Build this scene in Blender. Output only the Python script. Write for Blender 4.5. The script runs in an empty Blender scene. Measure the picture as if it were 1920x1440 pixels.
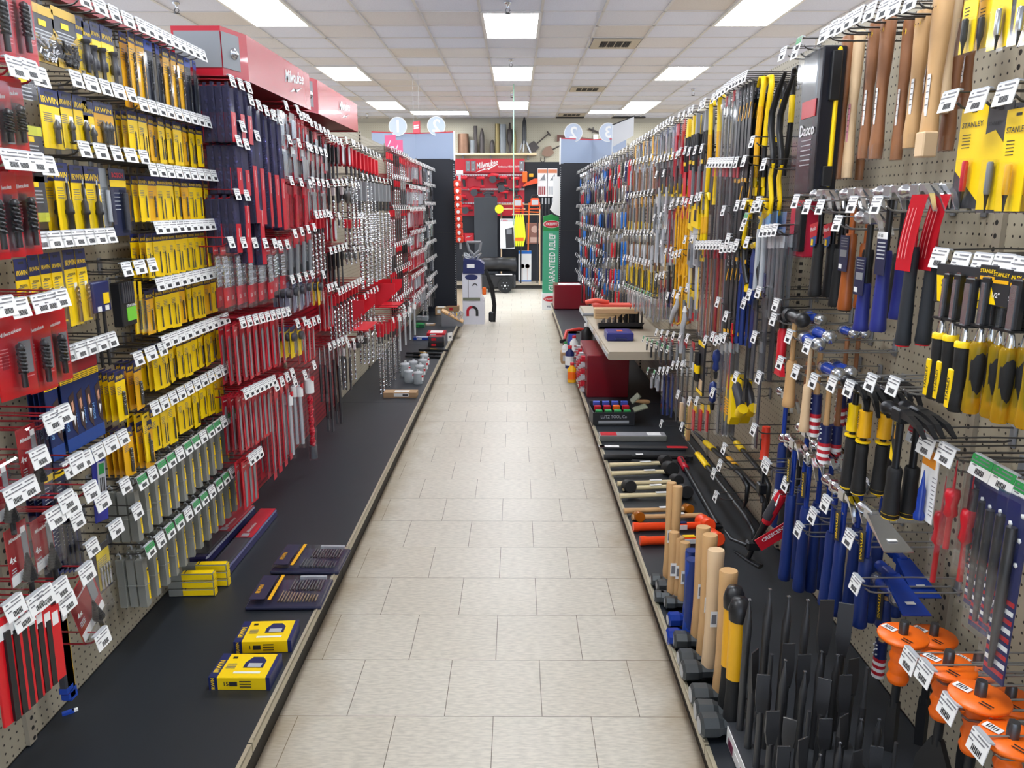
import bpy, bmesh, math, random
from mathutils import Vector, Matrix, Euler
S = bpy.context.scene
C = S.collection
PI = math.pi
rnd = random.Random(7)

# ------------------------------------------------------------ camera, world, exposure
F = 1442.0
CAM_H = 1.553
cam_data = bpy.data.cameras.new('camera')
cam_data.sensor_width = 36.0
cam_data.lens = F / 1920 * 36
cam_data.clip_start = 0.05
cam = bpy.data.objects.new('camera', cam_data)
cam.location = (0, 0, CAM_H)
cam.rotation_euler = (math.radians(90 - 13.08), 0, math.radians(0.31))
C.objects.link(cam)
S.camera = cam
CR = cam.rotation_euler.to_matrix()

S.view_settings.view_transform = 'Standard'
S.view_settings.look = 'None'
S.view_settings.gamma = 1
S.view_settings.exposure = 0.95
S.view_settings.use_curve_mapping = False
w = bpy.data.worlds.new('world'); S.world = w; w.use_nodes = True
w.node_tree.nodes['Background'].inputs[0].default_value = (0.72, 0.83, 1, 1)
w.node_tree.nodes['Background'].inputs[1].default_value = 1.3
LIGHT = 15.0       # strength of the ceiling panels

def ray(px, py):
    return CR @ Vector(((px - 960) / F, -(py - 720) / F, -1))
def onX(px, py, X):            # the point of the plane x = X seen at a pixel
    d = ray(px, py); t = X / d.x
    return Vector((X, d.y * t, CAM_H + d.z * t))
def onZ(px, py, Z):
    d = ray(px, py); t = (Z - CAM_H) / d.z
    return Vector((d.x * t, d.y * t, Z))
def onY(px, py, Y):
    d = ray(px, py); t = Y / d.y
    return Vector((d.x * t, Y, CAM_H + d.z * t))

# ------------------------------------------------------------ materials
def lin(c):
    return tuple(((v / 255) / 12.92 if v / 255 <= 0.04045 else ((v / 255 + 0.055) / 1.055) ** 2.4) for v in c)
MATS = {}
def mat(name, rgb=(128, 128, 128), rough=0.5, metal=0.0, emit=0.0, var=0.0, scale=20, bump=0.0, coat=0.0):
    if name in MATS: return MATS[name]
    m = bpy.data.materials.new(name); m.use_nodes = True
    nt = m.node_tree; b = nt.nodes['Principled BSDF']
    c = lin(rgb)
    b.inputs['Base Color'].default_value = (*c, 1)
    b.inputs['Roughness'].default_value = rough
    b.inputs['Metallic'].default_value = metal
    if coat: b.inputs['Coat Weight'].default_value = coat
    if emit:
        b.inputs['Emission Color'].default_value = (*c, 1)
        b.inputs['Emission Strength'].default_value = emit
    if var or bump:
        tc = nt.nodes.new('ShaderNodeTexCoord'); n = nt.nodes.new('ShaderNodeTexNoise')
        n.inputs['Scale'].default_value = scale; n.inputs['Detail'].default_value = 4
        nt.links.new(tc.outputs['Object'], n.inputs['Vector'])
        if var:
            r = nt.nodes.new('ShaderNodeMapRange')
            r.inputs[3].default_value = 1 - var; r.inputs[4].default_value = 1 + var
            mx = nt.nodes.new('ShaderNodeVectorMath'); mx.operation = 'SCALE'
            mx.inputs[0].default_value = c
            nt.links.new(n.outputs[0], r.inputs[0]); nt.links.new(r.outputs[0], mx.inputs['Scale'])
            nt.links.new(mx.outputs[0], b.inputs['Base Color'])
        if bump:
            bp = nt.nodes.new('ShaderNodeBump'); bp.inputs['Strength'].default_value = bump
            bp.inputs['Distance'].default_value = 0.002
            nt.links.new(n.outputs[0], bp.inputs['Height']); nt.links.new(bp.outputs[0], b.inputs['Normal'])
    MATS[name] = m
    return m
def clear(name, tint=(235, 240, 245), amount=0.82, rough=0.12):
    if name in MATS: return MATS[name]
    m = bpy.data.materials.new(name); m.use_nodes = True
    nt = m.node_tree; nt.nodes.remove(nt.nodes['Principled BSDF'])
    out = nt.nodes['Material Output']
    t = nt.nodes.new('ShaderNodeBsdfTransparent'); t.inputs[0].default_value = (*lin(tint), 1)
    if amount > 0.9:
        g = nt.nodes.new('ShaderNodeBsdfGlossy'); g.inputs['Color'].default_value = (0.9, 0.9, 0.9, 1)
    else:
        g = nt.nodes.new('ShaderNodeBsdfPrincipled'); g.inputs['Base Color'].default_value = (*lin(tint), 1)
    g.inputs['Roughness'].default_value = rough
    fr = nt.nodes.new('ShaderNodeLayerWeight'); fr.inputs[0].default_value = 0.5
    pw = nt.nodes.new('ShaderNodeMath'); pw.operation = 'POWER'; pw.inputs[1].default_value = 3.5
    ml = nt.nodes.new('ShaderNodeMath'); ml.operation = 'MULTIPLY'; ml.inputs[1].default_value = 0.35
    ad = nt.nodes.new('ShaderNodeMath'); ad.operation = 'ADD'; ad.inputs[1].default_value = 1 - amount; ad.use_clamp = True
    nt.links.new(fr.outputs['Facing'], pw.inputs[0]); nt.links.new(pw.outputs[0], ml.inputs[0]); nt.links.new(ml.outputs[0], ad.inputs[0])
    mx = nt.nodes.new('ShaderNodeMixShader')
    nt.links.new(ad.outputs[0], mx.inputs[0])
    nt.links.new(t.outputs[0], mx.inputs[1]); nt.links.new(g.outputs[0], mx.inputs[2])
    nt.links.new(mx.outputs[0], out.inputs[0])
    MATS[name] = m
    return m
def nodes_mat(name):
    m = bpy.data.materials.new(name); m.use_nodes = True
    MATS[name] = m
    return m, m.node_tree, m.node_tree.nodes['Principled BSDF']

# ------------------------------------------------------------ mesh builder
FONT = {}
def text_geo(s, shear=0.0):
    key = (s, shear)
    if key in FONT: return FONT[key]
    cu = bpy.data.curves.new('lettering', 'FONT'); cu.body = s; cu.size = 1; cu.shear = shear
    cu.offset = 0.018; cu.resolution_u = 2; cu.align_x = 'CENTER'; cu.align_y = 'CENTER'
    ob = bpy.data.objects.new('lettering', cu)
    C.objects.link(ob)
    dg = bpy.context.evaluated_depsgraph_get()
    me = bpy.data.meshes.new_from_object(ob.evaluated_get(dg))
    v = [tuple(p.co) for p in me.vertices]; f = [tuple(p.vertices) for p in me.polygons]
    bpy.data.objects.remove(ob); bpy.data.meshes.remove(me); bpy.data.curves.remove(cu)
    FONT[key] = (v, f)
    return FONT[key]

class MB:
    def __init__(s):
        s.v = []; s.f = []; s.mi = []; s.sm = []; s.mats = []; s.M = Matrix.Identity(4); s.me = None
    def m(s, mt):
        if mt not in s.mats: s.mats.append(mt)
        return s.mats.index(mt)
    def add(s, vs, fs, mt, smooth=False):
        o = len(s.v); k = s.m(mt); M = s.M
        for p in vs: s.v.append(tuple(M @ Vector(p)))
        for f in fs:
            s.f.append(tuple(o + i for i in f)); s.mi.append(k); s.sm.append(smooth)
        return s
    def box(s, c, d, mt, b=0.0):
        cx, cy, cz = c; hx, hy, hz = d[0] / 2, d[1] / 2, d[2] / 2
        if not b:
            vs = [(cx + i * hx, cy + j * hy, cz + k * hz) for i in (-1, 1) for j in (-1, 1) for k in (-1, 1)]
            fs = [(0, 1, 3, 2), (4, 6, 7, 5), (0, 4, 5, 1), (2, 3, 7, 6), (0, 2, 6, 4), (1, 5, 7, 3)]
            return s.add(vs, fs, mt)
        vs = []; idx = {}
        for i in (-1, 1):
            for j in (-1, 1):
                for k in (-1, 1):
                    for a in range(3):
                        h = [hx - b, hy - b, hz - b]; h[a] += b
                        idx[(i, j, k, a)] = len(vs)
                        vs.append((cx + i * h[0], cy + j * h[1], cz + k * h[2]))
        fs = []
        for a, (u, w_) in enumerate(((1, 2), (0, 2), (0, 1))):
            for sg in (-1, 1):
                q = []
                for (p, r) in ((-1, -1), (1, -1), (1, 1), (-1, 1)):
                    t = [0, 0, 0]; t[a] = sg; t[u] = p; t[w_] = r
                    q.append(idx[(*t, a)])
                fs.append(tuple(q))
        for a in range(3):
            u, w_ = [q for q in range(3) if q != a]
            for p in (-1, 1):
                for r in (-1, 1):
                    t0 = [0, 0, 0]; t0[u] = p; t0[w_] = r; t0[a] = -1
                    t1 = list(t0); t1[a] = 1
                    fs.append((idx[(*t0, u)], idx[(*t1, u)], idx[(*t1, w_)], idx[(*t0, w_)]))
        for i in (-1, 1):
            for j in (-1, 1):
                for k in (-1, 1):
                    fs.append((idx[(i, j, k, 0)], idx[(i, j, k, 1)], idx[(i, j, k, 2)]))
        return s.add(vs, fs, mt)
    def tube(s, pts, r, mt, n=8, caps=True, flat=1.0):
        pts = [Vector(p) for p in pts]; N = len(pts)
        rs = r if isinstance(r, (list, tuple)) else [r] * N
        vs = []; fs = []; ref = None
        for i, p in enumerate(pts):
            t = (pts[min(i + 1, N - 1)] - pts[max(i - 1, 0)]).normalized()
            if ref is None:
                ref = Vector((0, 0, 1)) if abs(t.z) < 0.9 else Vector((0, 1, 0))
            a = t.cross(ref)
            if a.length < 1e-4: a = t.cross(Vector((1, 0, 0)))
            a.normalize(); b = a.cross(t).normalized(); ref = b
            for k in range(n):
                th = 2 * PI * k / n
                vs.append(tuple(p + a * math.cos(th) * rs[i] + b * math.sin(th) * rs[i] * flat))
        for i in range(N - 1):
            for k in range(n):
                k2 = (k + 1) % n
                fs.append((i * n + k, i * n + k2, (i + 1) * n + k2, (i + 1) * n + k))
        s.add(vs, fs, mt, n > 4)
        if caps:
            o = len(vs) - n
            s.add(vs[:n], [tuple(range(n))[::-1]], mt); s.add(vs[o:], [tuple(range(n))], mt)
        return s
    def cyl(s, p0, p1, r, mt, n=10, r1=None):
        return s.tube([p0, p1], [r, r if r1 is None else r1], mt, n)
    def lathe(s, prof, mt, n=12, o=(0, 0, 0), axis='z', smooth=True, caps=True):
        vs = []; fs = []
        for (r, z) in prof:
            for k in range(n):
                th = 2 * PI * k / n; a = r * math.cos(th); b = r * math.sin(th)
                if axis == 'z': p = (a, b, z)
                elif axis == 'x': p = (z, a, b)
                else: p = (a, z, b)
                vs.append((p[0] + o[0], p[1] + o[1], p[2] + o[2]))
        for i in range(len(prof) - 1):
            for k in range(n):
                k2 = (k + 1) % n
                fs.append((i * n + k, i * n + k2, (i + 1) * n + k2, (i + 1) * n + k))
        s.add(vs, fs, mt, smooth)
        L = (len(prof) - 1) * n
        if not caps: return s
        if prof[0][0] > 1e-5: s.add(vs[:n], [tuple(range(n))[::-1]], mt)
        if prof[-1][0] > 1e-5: s.add(vs[L:], [tuple(range(n))], mt)
        return s
    def prism(s, out, y0, y1, mt, plane='xz'):
        n = len(out)
        def P(a, b, y):
            return {'xz': (a, y, b), 'xy': (a, b, y), 'yz': (y, a, b)}[plane]
        vs = [P(a, b, y0) for a, b in out] + [P(a, b, y1) for a, b in out]
        fs = [tuple(range(n)), tuple(range(2 * n - 1, n - 1, -1))]
        fs += [(i, i + n, (i + 1) % n + n, (i + 1) % n) for i in range(n)]
        return s.add(vs, fs, mt)
    def quad(s, a, b, c, d, mt):
        return s.add([a, b, c, d], [(0, 1, 2, 3)], mt)
    def twist(s, z0, z1, r, mt, turns=3, n=8, rings=None, o=(0, 0), core=0.45, tip=True, lobes=2):
        # a fluted spiral (drill bit, auger) running from z0 down or up to z1
        R = rings or max(8, int(turns * 7)); vs = []; fs = []
        for i in range(R + 1):
            u = i / R; z = z0 + (z1 - z0) * u; rr = r
            if tip and u > 0.94: rr = r * (1 - (u - 0.94) / 0.06 * 0.85)
            for k in range(n):
                th = 2 * PI * k / n
                q = rr * (core + (1 - core) * abs(math.cos(th * lobes / 2)))
                a = th + turns * 2 * PI * u
                vs.append((o[0] + q * math.cos(a), o[1] + q * math.sin(a), z))
        for i in range(R):
            for k in range(n):
                k2 = (k + 1) % n
                fs.append((i * n + k, i * n + k2, (i + 1) * n + k2, (i + 1) * n + k))
        s.add(vs, fs, mt, False)
        s.add(vs[:n], [tuple(range(n))], mt); s.add(vs[-n:], [tuple(range(n))], mt)
        return s
    def text(s, t, size, o, mt, face='-y', width=None, rot=0.0, shear=0.0, sx=1.0):
        v, f = text_geo(t, shear)
        xs = [p[0] for p in v]; wd = (max(xs) - min(xs)) or 1
        k = size; kx = (width / wd) if width else size * sx
        cr, sr = math.cos(rot), math.sin(rot); vs = []
        for p in v:
            a, b = p[0] * kx, p[1] * k
            a, b = a * cr - b * sr, a * sr + b * cr
            if face == '-y': q = (a, 0, b)
            elif face == '+y': q = (-a, 0, b)
            elif face == '+z': q = (a, b, 0)
            elif face == '+x': q = (0, a, b)
            elif face == '-x': q = (0, -a, b)
            vs.append((q[0] + o[0], q[1] + o[1], q[2] + o[2]))
        return s.add(vs, f, mt)
    def mesh(s, name='mesh'):
        if s.me: return s.me
        me = bpy.data.meshes.new(name); me.from_pydata(s.v, [], s.f)
        for mt in s.mats: me.materials.append(mt)
        me.polygons.foreach_set('material_index', s.mi)
        me.polygons.foreach_set('use_smooth', s.sm)
        b = bmesh.new(); b.from_mesh(me); bmesh.ops.recalc_face_normals(b, faces=b.faces); b.to_mesh(me); b.free()
        me.update(); s.me = me
        return me

def link(name, mb, parent=None, loc=(0, 0, 0), rot=(0, 0, 0), kind=None, label=None, cat=None, group=None):
    o = bpy.data.objects.new(name, mb.mesh(name) if mb else None); C.objects.link(o)
    o.location = loc; o.rotation_euler = rot
    if parent: o.parent = parent
    if kind: o['kind'] = kind
    if label: o['label'] = label
    if cat: o['category'] = cat
    if group: o['group'] = group
    return o

# a kind of thing: root mesh (or None for an Empty) and parts [(name, MB, index of parent in parts or -1, label or None)]
class Proto:
    def __init__(s, name, cat, root, parts=()):
        s.name, s.cat, s.root, s.parts = name, cat, root, list(parts)
QUEUE = []
def put(pr, loc, rot=0.0, label='', group=None, scale=1.0):
    r = rot if isinstance(rot, (tuple, list)) else (0, 0, rot)
    QUEUE.append((pr, Vector(loc), r, scale, label, group))
def flush():
    by = {}
    for q in QUEUE: by.setdefault(q[0].name, []).append(q)
    for name, qs in by.items():
        if len(qs) > 300: qs.sort(key=lambda q: (q[1] - cam.location).length)
        for pr, loc, r, sc, label, group in qs[:300]:
            o = bpy.data.objects.new(name, pr.root.mesh(name) if pr.root else None); C.objects.link(o)
            o.location = loc; o.rotation_euler = r
            o.scale = sc if isinstance(sc, (tuple, list)) else (sc, sc, sc)
            o['label'] = label; o['category'] = pr.cat
            if group: o['group'] = group
            made = []
            for p in pr.parts:
                c = bpy.data.objects.new(p[0], p[1].mesh(p[0])); C.objects.link(c)
                c.parent = o if p[2] < 0 else made[p[2]]
                if len(p) > 3 and p[3]: c['label'] = p[3]
                made.append(c)
        rest = qs[300:]
        if rest:
            mb = MB()
            for pr, loc, r, sc, label, group in rest:
                M = Matrix.LocRotScale(loc, Euler(r), Vector(sc) if isinstance(sc, (tuple, list)) else Vector((sc, sc, sc)))
                for q in ([pr.root] if pr.root else []) + [p[1] for p in pr.parts]:
                    o = len(mb.v); mb.v += [tuple(M @ Vector(p)) for p in q.v]
                    km = [mb.m(mt) for mt in q.mats]
                    mb.f += [tuple(i + o for i in f) for f in q.f]
                    mb.mi += [km[i] for i in q.mi]; mb.sm += q.sm
            link(name, mb, kind='stuff', label=STUFF.get(name, 'the many small %ss far down the aisle' % name.replace('_', ' ')), cat=rest[0][0].cat)
STUFF = {}
LW = PI / 2      # yaw of something that faces the aisle from the left wall
RW = -PI / 2     # ... from the right wall
XL, XR = -1.30, 1.10          # the pegboards
DECK = 0.15
DL, DR = -0.71, 0.51          # front edges of the base decks

# common materials
M_white = mat('white_paper', (238, 238, 236), 0.5)
M_ink = mat('black_ink', (40, 40, 44), 0.5)
M_gink = mat('grey_ink', (120, 120, 125), 0.5)
M_blk = mat('black_plastic', (28, 28, 30), 0.4)
M_blk2 = mat('black_rubber', (22, 22, 23), 0.65, bump=0.3, scale=200)
M_steel = mat('bright_steel', (200, 202, 205), 0.22, 0.9)
M_dsteel = mat('dark_steel', (92, 92, 94), 0.35, 0.8)
M_wire = mat('grey_wire', (88, 86, 84), 0.35, 0.7)
M_zinc = mat('zinc_wire', (165, 165, 165), 0.3, 0.8)
M_rwire = mat('red_wire', (150, 20, 34), 0.35)
M_red = mat('red_card', (205, 28, 44), 0.35)
M_red2 = mat('deep_red_card', (160, 16, 34), 0.4)
M_yel = mat('yellow_card', (255, 214, 4), 0.4)
M_yel2 = mat('amber_card', (240, 178, 20), 0.4)
M_navy = mat('navy_card', (28, 38, 92), 0.4)
M_green = mat('green_tag', (40, 150, 75), 0.5)
M_grey = mat('grey_plastic', (130, 132, 136), 0.4)
M_lgrey = mat('light_grey_plastic', (185, 188, 192), 0.4)
M_clear = clear('clear_plastic', (253, 254, 255), 0.94, 0.08)
M_blue = mat('blue_rubber', (20, 46, 112), 0.45, bump=0.25, scale=150)
M_orange = mat('orange_rubber', (250, 110, 10), 0.4)
# ============================================================ the setting
def floor_mat():
    m, nt, b = nodes_mat('vinyl_tile'); N = nt.nodes.new; L = nt.links.new
    tc = N('ShaderNodeTexCoord'); mp = N('ShaderNodeMapping')
    mp.inputs['Location'].default_value = (FX, FY, 0)
    L(tc.outputs['Object'], mp.inputs[0])
    br = N('ShaderNodeTexBrick'); br.offset = 0.5; br.squash = 1
    br.inputs['Scale'].default_value = 1
    br.inputs['Brick Width'].default_value = 0.3048; br.inputs['Row Height'].default_value = 0.3048
    br.inputs['Mortar Size'].default_value = 0.0012; br.inputs['Mortar Smooth'].default_value = 0.1
    br.inputs['Color1'].default_value = (*lin((212, 204, 188)), 1)
    br.inputs['Color2'].default_value = (*lin((216, 209, 194)), 1)
    br.inputs['Mortar'].default_value = (*lin((110, 100, 84)), 1)
    L(mp.outputs[0], br.inputs['Vector'])
    n = N('ShaderNodeTexNoise'); n.inputs['Scale'].default_value = 6; n.inputs['Detail'].default_value = 5; L(tc.outputs['Object'], n.inputs['Vector'])
    sc = N('ShaderNodeMapping'); sc.inputs['Scale'].default_value = (1, 4.5, 1); L(tc.outputs['Object'], sc.inputs[0])
    n2 = N('ShaderNodeTexNoise'); n2.inputs['Scale'].default_value = 30; n2.inputs['Detail'].default_value = 4; L(sc.outputs[0], n2.inputs['Vector'])
    r2 = N('ShaderNodeMapRange'); r2.inputs[1].default_value = 0.35; r2.inputs[2].default_value = 0.62; r2.inputs[3].default_value = 0.84; r2.inputs[4].default_value = 1.05
    L(n2.outputs[0], r2.inputs[0])
    r1 = N('ShaderNodeMapRange'); r1.inputs[3].default_value = 0.9; r1.inputs[4].default_value = 1.06
    n1 = N('ShaderNodeTexNoise'); n1.inputs['Scale'].default_value = 1.6; L(tc.outputs['Object'], n1.inputs['Vector']); L(n1.outputs[0], r1.inputs[0])
    mu = N('ShaderNodeMath'); mu.operation = 'MULTIPLY'; L(r1.outputs[0], mu.inputs[0]); L(r2.outputs[0], mu.inputs[1])
    vm = N('ShaderNodeVectorMath'); vm.operation = 'SCALE'; L(br.outputs[0], vm.inputs[0]); L(mu.outputs[0], vm.inputs['Scale'])
    # worn brown dirt along the plinths
    sx = N('ShaderNodeSeparateXYZ'); L(tc.outputs['Object'], sx.inputs[0])
    sb = N('ShaderNodeMath'); sb.operation = 'SUBTRACT'; sb.inputs[1].default_value = -0.1; L(sx.outputs[0], sb.inputs[0])
    ab = N('ShaderNodeMath'); ab.operation = 'ABSOLUTE'; L(sb.outputs[0], ab.inputs[0])
    nz = N('ShaderNodeMath'); nz.operation = 'MULTIPLY_ADD'; nz.inputs[1].default_value = 0.25; L(n.outputs[0], nz.inputs[0]); L(ab.outputs[0], nz.inputs[2])
    rr = N('ShaderNodeMapRange'); rr.inputs[1].default_value = 0.60; rr.inputs[2].default_value = 0.82; rr.inputs[3].default_value = 0; rr.inputs[4].default_value = 0.7
    L(nz.outputs[0], rr.inputs[0])
    mx = N('ShaderNodeMix'); mx.data_type = 'RGBA'; L(rr.outputs[0], mx.inputs[0]); L(vm.outputs[0], mx.inputs[6]); mx.inputs[7].default_value = (*lin((150, 124, 84)), 1)
    L(mx.outputs[2], b.inputs['Base Color'])
    rg = N('ShaderNodeMapRange'); rg.inputs[3].default_value = 0.27; rg.inputs[4].default_value = 0.28; L(n.outputs[0], rg.inputs[0]); b.inputs['Roughness'].default_value = 0.36; b.inputs['Specular IOR Level'].default_value = 0.35
    bp = N('ShaderNodeBump'); bp.inputs['Strength'].default_value = 0.02; bp.inputs['Distance'].default_value = 0.0005
    L(n.outputs[0], bp.inputs['Height']); return m
FX, FY = 0.07, -0.273 + 0.3048 * 40
def ceil_mat():
    m, nt, b = nodes_mat('ceiling_tile'); N = nt.nodes.new; L = nt.links.new
    tc = N('ShaderNodeTexCoord')
    def cell(off):
        mp = N('ShaderNodeMapping'); mp.inputs['Location'].default_value = off; mp.inputs['Scale'].default_value = (1 / 0.61,) * 3
        mp.vector_type = 'POINT'; L(tc.outputs['Object'], mp.inputs[0]); return mp
    mp = cell((GX, GY, 0.5))
    fl = N('ShaderNodeVectorMath'); fl.operation = 'FLOOR'; L(mp.outputs[0], fl.inputs[0])
    wn = N('ShaderNodeTexWhiteNoise'); wn.noise_dimensions = '3D'; L(fl.outputs[0], wn.inputs['Vector'])
    rp = N('ShaderNodeValToRGB'); rp.color_ramp.interpolation = 'CONSTANT'
    e = rp.color_ramp.elements
    e[0].color = (*lin((205, 208, 222)), 1); e[1].position = 0.5; e[1].color = (*lin((203, 204, 214)), 1)
    x = e.new(0.78); x.color = (*lin((204, 201, 203)), 1)
    x = e.new(0.92); x.color = (*lin((200, 194, 190)), 1)
    L(wn.outputs['Value'], rp.inputs[0])
    n = N('ShaderNodeTexNoise'); n.inputs['Scale'].default_value = 70; n.inputs['Detail'].default_value = 5; L(tc.outputs['Object'], n.inputs['Vector'])
    r = N('ShaderNodeMapRange'); r.inputs[1].default_value = 0.3; r.inputs[2].default_value = 0.7; r.inputs[3].default_value = 0.93; r.inputs[4].default_value = 1.04; L(n.outputs[0], r.inputs[0])
    vm = N('ShaderNodeVectorMath'); vm.operation = 'SCALE'; L(rp.outputs[0], vm.inputs[0]); L(r.outputs[0], vm.inputs['Scale'])
    L(vm.outputs[0], b.inputs['Base Color']); b.inputs['Roughness'].default_value = 0.95
    return m
CZ = 3.43
GX0, GY0 = -0.36, 8.26            # a crossing of the ceiling grid
GX, GY = (-GX0 % 0.61) / 0.61, (-GY0 % 0.61) / 0.61

def peg_mat(name, rgb, axis='y', pitch=0.0254, r=0.0032, hole=(38, 34, 30)):
    m, nt, b = nodes_mat(name); N = nt.nodes.new; L = nt.links.new
    tc = N('ShaderNodeTexCoord'); sx = N('ShaderNodeSeparateXYZ'); L(tc.outputs['Object'], sx.inputs[0])
    ds = []
    for i in ({'y': 1, 'x': 0}[axis], 2):
        d = N('ShaderNodeMath'); d.operation = 'DIVIDE'; d.inputs[1].default_value = pitch; L(sx.outputs[i], d.inputs[0])
        a = N('ShaderNodeMath'); a.operation = 'ADD'; a.inputs[1].default_value = 1000; L(d.outputs[0], a.inputs[0])
        f = N('ShaderNodeMath'); f.operation = 'FRACT'; L(a.outputs[0], f.inputs[0])
        q = N('ShaderNodeMath'); q.operation = 'SUBTRACT'; q.inputs[1].default_value = 0.5; L(f.outputs[0], q.inputs[0])
        p = N('ShaderNodeMath'); p.operation = 'MULTIPLY'; L(q.outputs[0], p.inputs[0]); L(q.outputs[0], p.inputs[1]); ds.append(p)
    s = N('ShaderNodeMath'); s.operation = 'ADD'; L(ds[0].outputs[0], s.inputs[0]); L(ds[1].outputs[0], s.inputs[1])
    t = N('ShaderNodeMath'); t.operation = 'LESS_THAN'; t.inputs[1].default_value = (r / pitch) ** 2; L(s.outputs[0], t.inputs[0])
    n = N('ShaderNodeTexNoise'); n.inputs['Scale'].default_value = 3; L(tc.outputs['Object'], n.inputs['Vector'])
    rr = N('ShaderNodeMapRange'); rr.inputs[3].default_value = 0.93; rr.inputs[4].default_value = 1.07; L(n.outputs[0], rr.inputs[0])
    vm = N('ShaderNodeVectorMath'); vm.operation = 'SCALE'; vm.inputs[0].default_value = lin(rgb); L(rr.outputs[0], vm.inputs['Scale'])
    mx = N('ShaderNodeMix'); mx.data_type = 'RGBA'; L(t.outputs[0], mx.inputs[0]); L(vm.outputs[0], mx.inputs[6]); mx.inputs[7].default_value = (*lin(hole), 1)
    L(mx.outputs[2], b.inputs['Base Color']); b.inputs['Roughness'].default_value = 0.55
    return m
def slat_mat(name, rgb, groove, pitch=0.028):
    m, nt, b = nodes_mat(name); N = nt.nodes.new; L = nt.links.new
    tc = N('ShaderNodeTexCoord'); sx = N('ShaderNodeSeparateXYZ'); L(tc.outputs['Object'], sx.inputs[0])
    d = N('ShaderNodeMath'); d.operation = 'DIVIDE'; d.inputs[1].default_value = pitch; L(sx.outputs[2], d.inputs[0])
    f = N('ShaderNodeMath'); f.operation = 'FRACT'; L(d.outputs[0], f.inputs[0])
    t = N('ShaderNodeMath'); t.operation = 'LESS_THAN'; t.inputs[1].default_value = 0.35; L(f.outputs[0], t.inputs[0])
    mx = N('ShaderNodeMix'); mx.data_type = 'RGBA'; L(t.outputs[0], mx.inputs[0]); mx.inputs[6].default_value = (*lin(rgb), 1); mx.inputs[7].default_value = (*lin(groove), 1)
    L(mx.outputs[2], b.inputs['Base Color']); b.inputs['Roughness'].default_value = 0.35
    bp = N('ShaderNodeBump'); bp.inputs['Strength'].default_value = 0.6; bp.inputs['Distance'].default_value = 0.004; bp.invert = True
    L(t.outputs[0], bp.inputs['Height']); L(bp.outputs[0], b.inputs['Normal'])
    return m
M_peg = peg_mat('beige_pegboard', (170, 161, 140))
M_pegw = peg_mat('pale_wall_pegboard', (172, 165, 145), axis='x', pitch=0.05, r=0.006, hole=(150, 142, 120))
M_slat = slat_mat('red_slat_panel', (150, 14, 32), (96, 8, 22))
M_ceil = ceil_mat()
M_deckm = mat('black_deck_paint', (33, 37, 43), 0.45, var=0.14, scale=5, bump=0.1)
M_kick = mat('brown_black_plinth', (44, 40, 36), 0.6, var=0.2, scale=8)
M_chan = mat('bright_channel', (196, 186, 160), 0.35, 0.4)
M_wallp = mat('cream_wall_paint', (170, 163, 146), 0.8, var=0.03, scale=2)
M_grid = mat('white_grid_metal', (196, 193, 192), 0.6)
M_beige = mat('beige_metal', (182, 170, 150), 0.45)

YB = 17.9
def slab(name, c, d, m, kind='structure'):
    return link(name, MB().box(c, d, m), kind=kind)
slab('floor', (0, 7, -0.05), (16, 23, 0.1), floor_mat())
slab('wall_back', (0, YB + 0.1, 1.72), (16, 0.2, 3.44), M_wallp)

def D_at(k): return GY0 + 0.61 * k          # row k of the ceiling grid
panels = []   # (x0, row0, wide?) of every fixture
lampcols = {-2.80: [-5, -1, 5, 11], -0.36: [-12, -6, 0, 5, 11], 2.08: [-12, -5, -1, 5, 11], -5.24: [-12, -6, 0, 6, 12], 4.52: [-12, -6, 0, 6, 12]}
lampcols[-2.80].append(-12)
for x0, rows in lampcols.items():
    for k in rows: panels.append((x0, x0 + 0.61, D_at(k), D_at(k + 2)))
panels.append((-2.19, -0.97, D_at(13.45), D_at(14.45)))
panels.append((1.47, 2.69, D_at(13.15), D_at(14.15)))
link('ceiling', MB().box((0, 7, CZ + 0.1), (16, 23, 0.2), M_ceil), kind='structure')
g = MB()
k = -13
x = GX0 - 0.61 * 12
while x < 8:
    g.box((x, 6.9, CZ - 0.004), (0.028, 22, 0.012), M_grid); x += 0.61
k = -20
while D_at(k) < YB:
    g.box((0, D_at(k), CZ - 0.0045), (16, 0.024, 0.011), M_grid); k += 1
link('trim_1', g, kind='structure')
M_lamp = mat('lit_diffuser', (244, 249, 255), 0.6, emit=LIGHT)
M_lampframe = mat('fixture_frame', (215, 213, 210), 0.5)
names = {(-0.36, 0): 'large lit ceiling panel over the middle of the aisle, nearest of three in line',
         (-0.36, 5): 'lit ceiling panel over the aisle, second of three in line',
         (-0.36, 11): 'lit ceiling panel over the aisle, farthest of three in line'}
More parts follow.
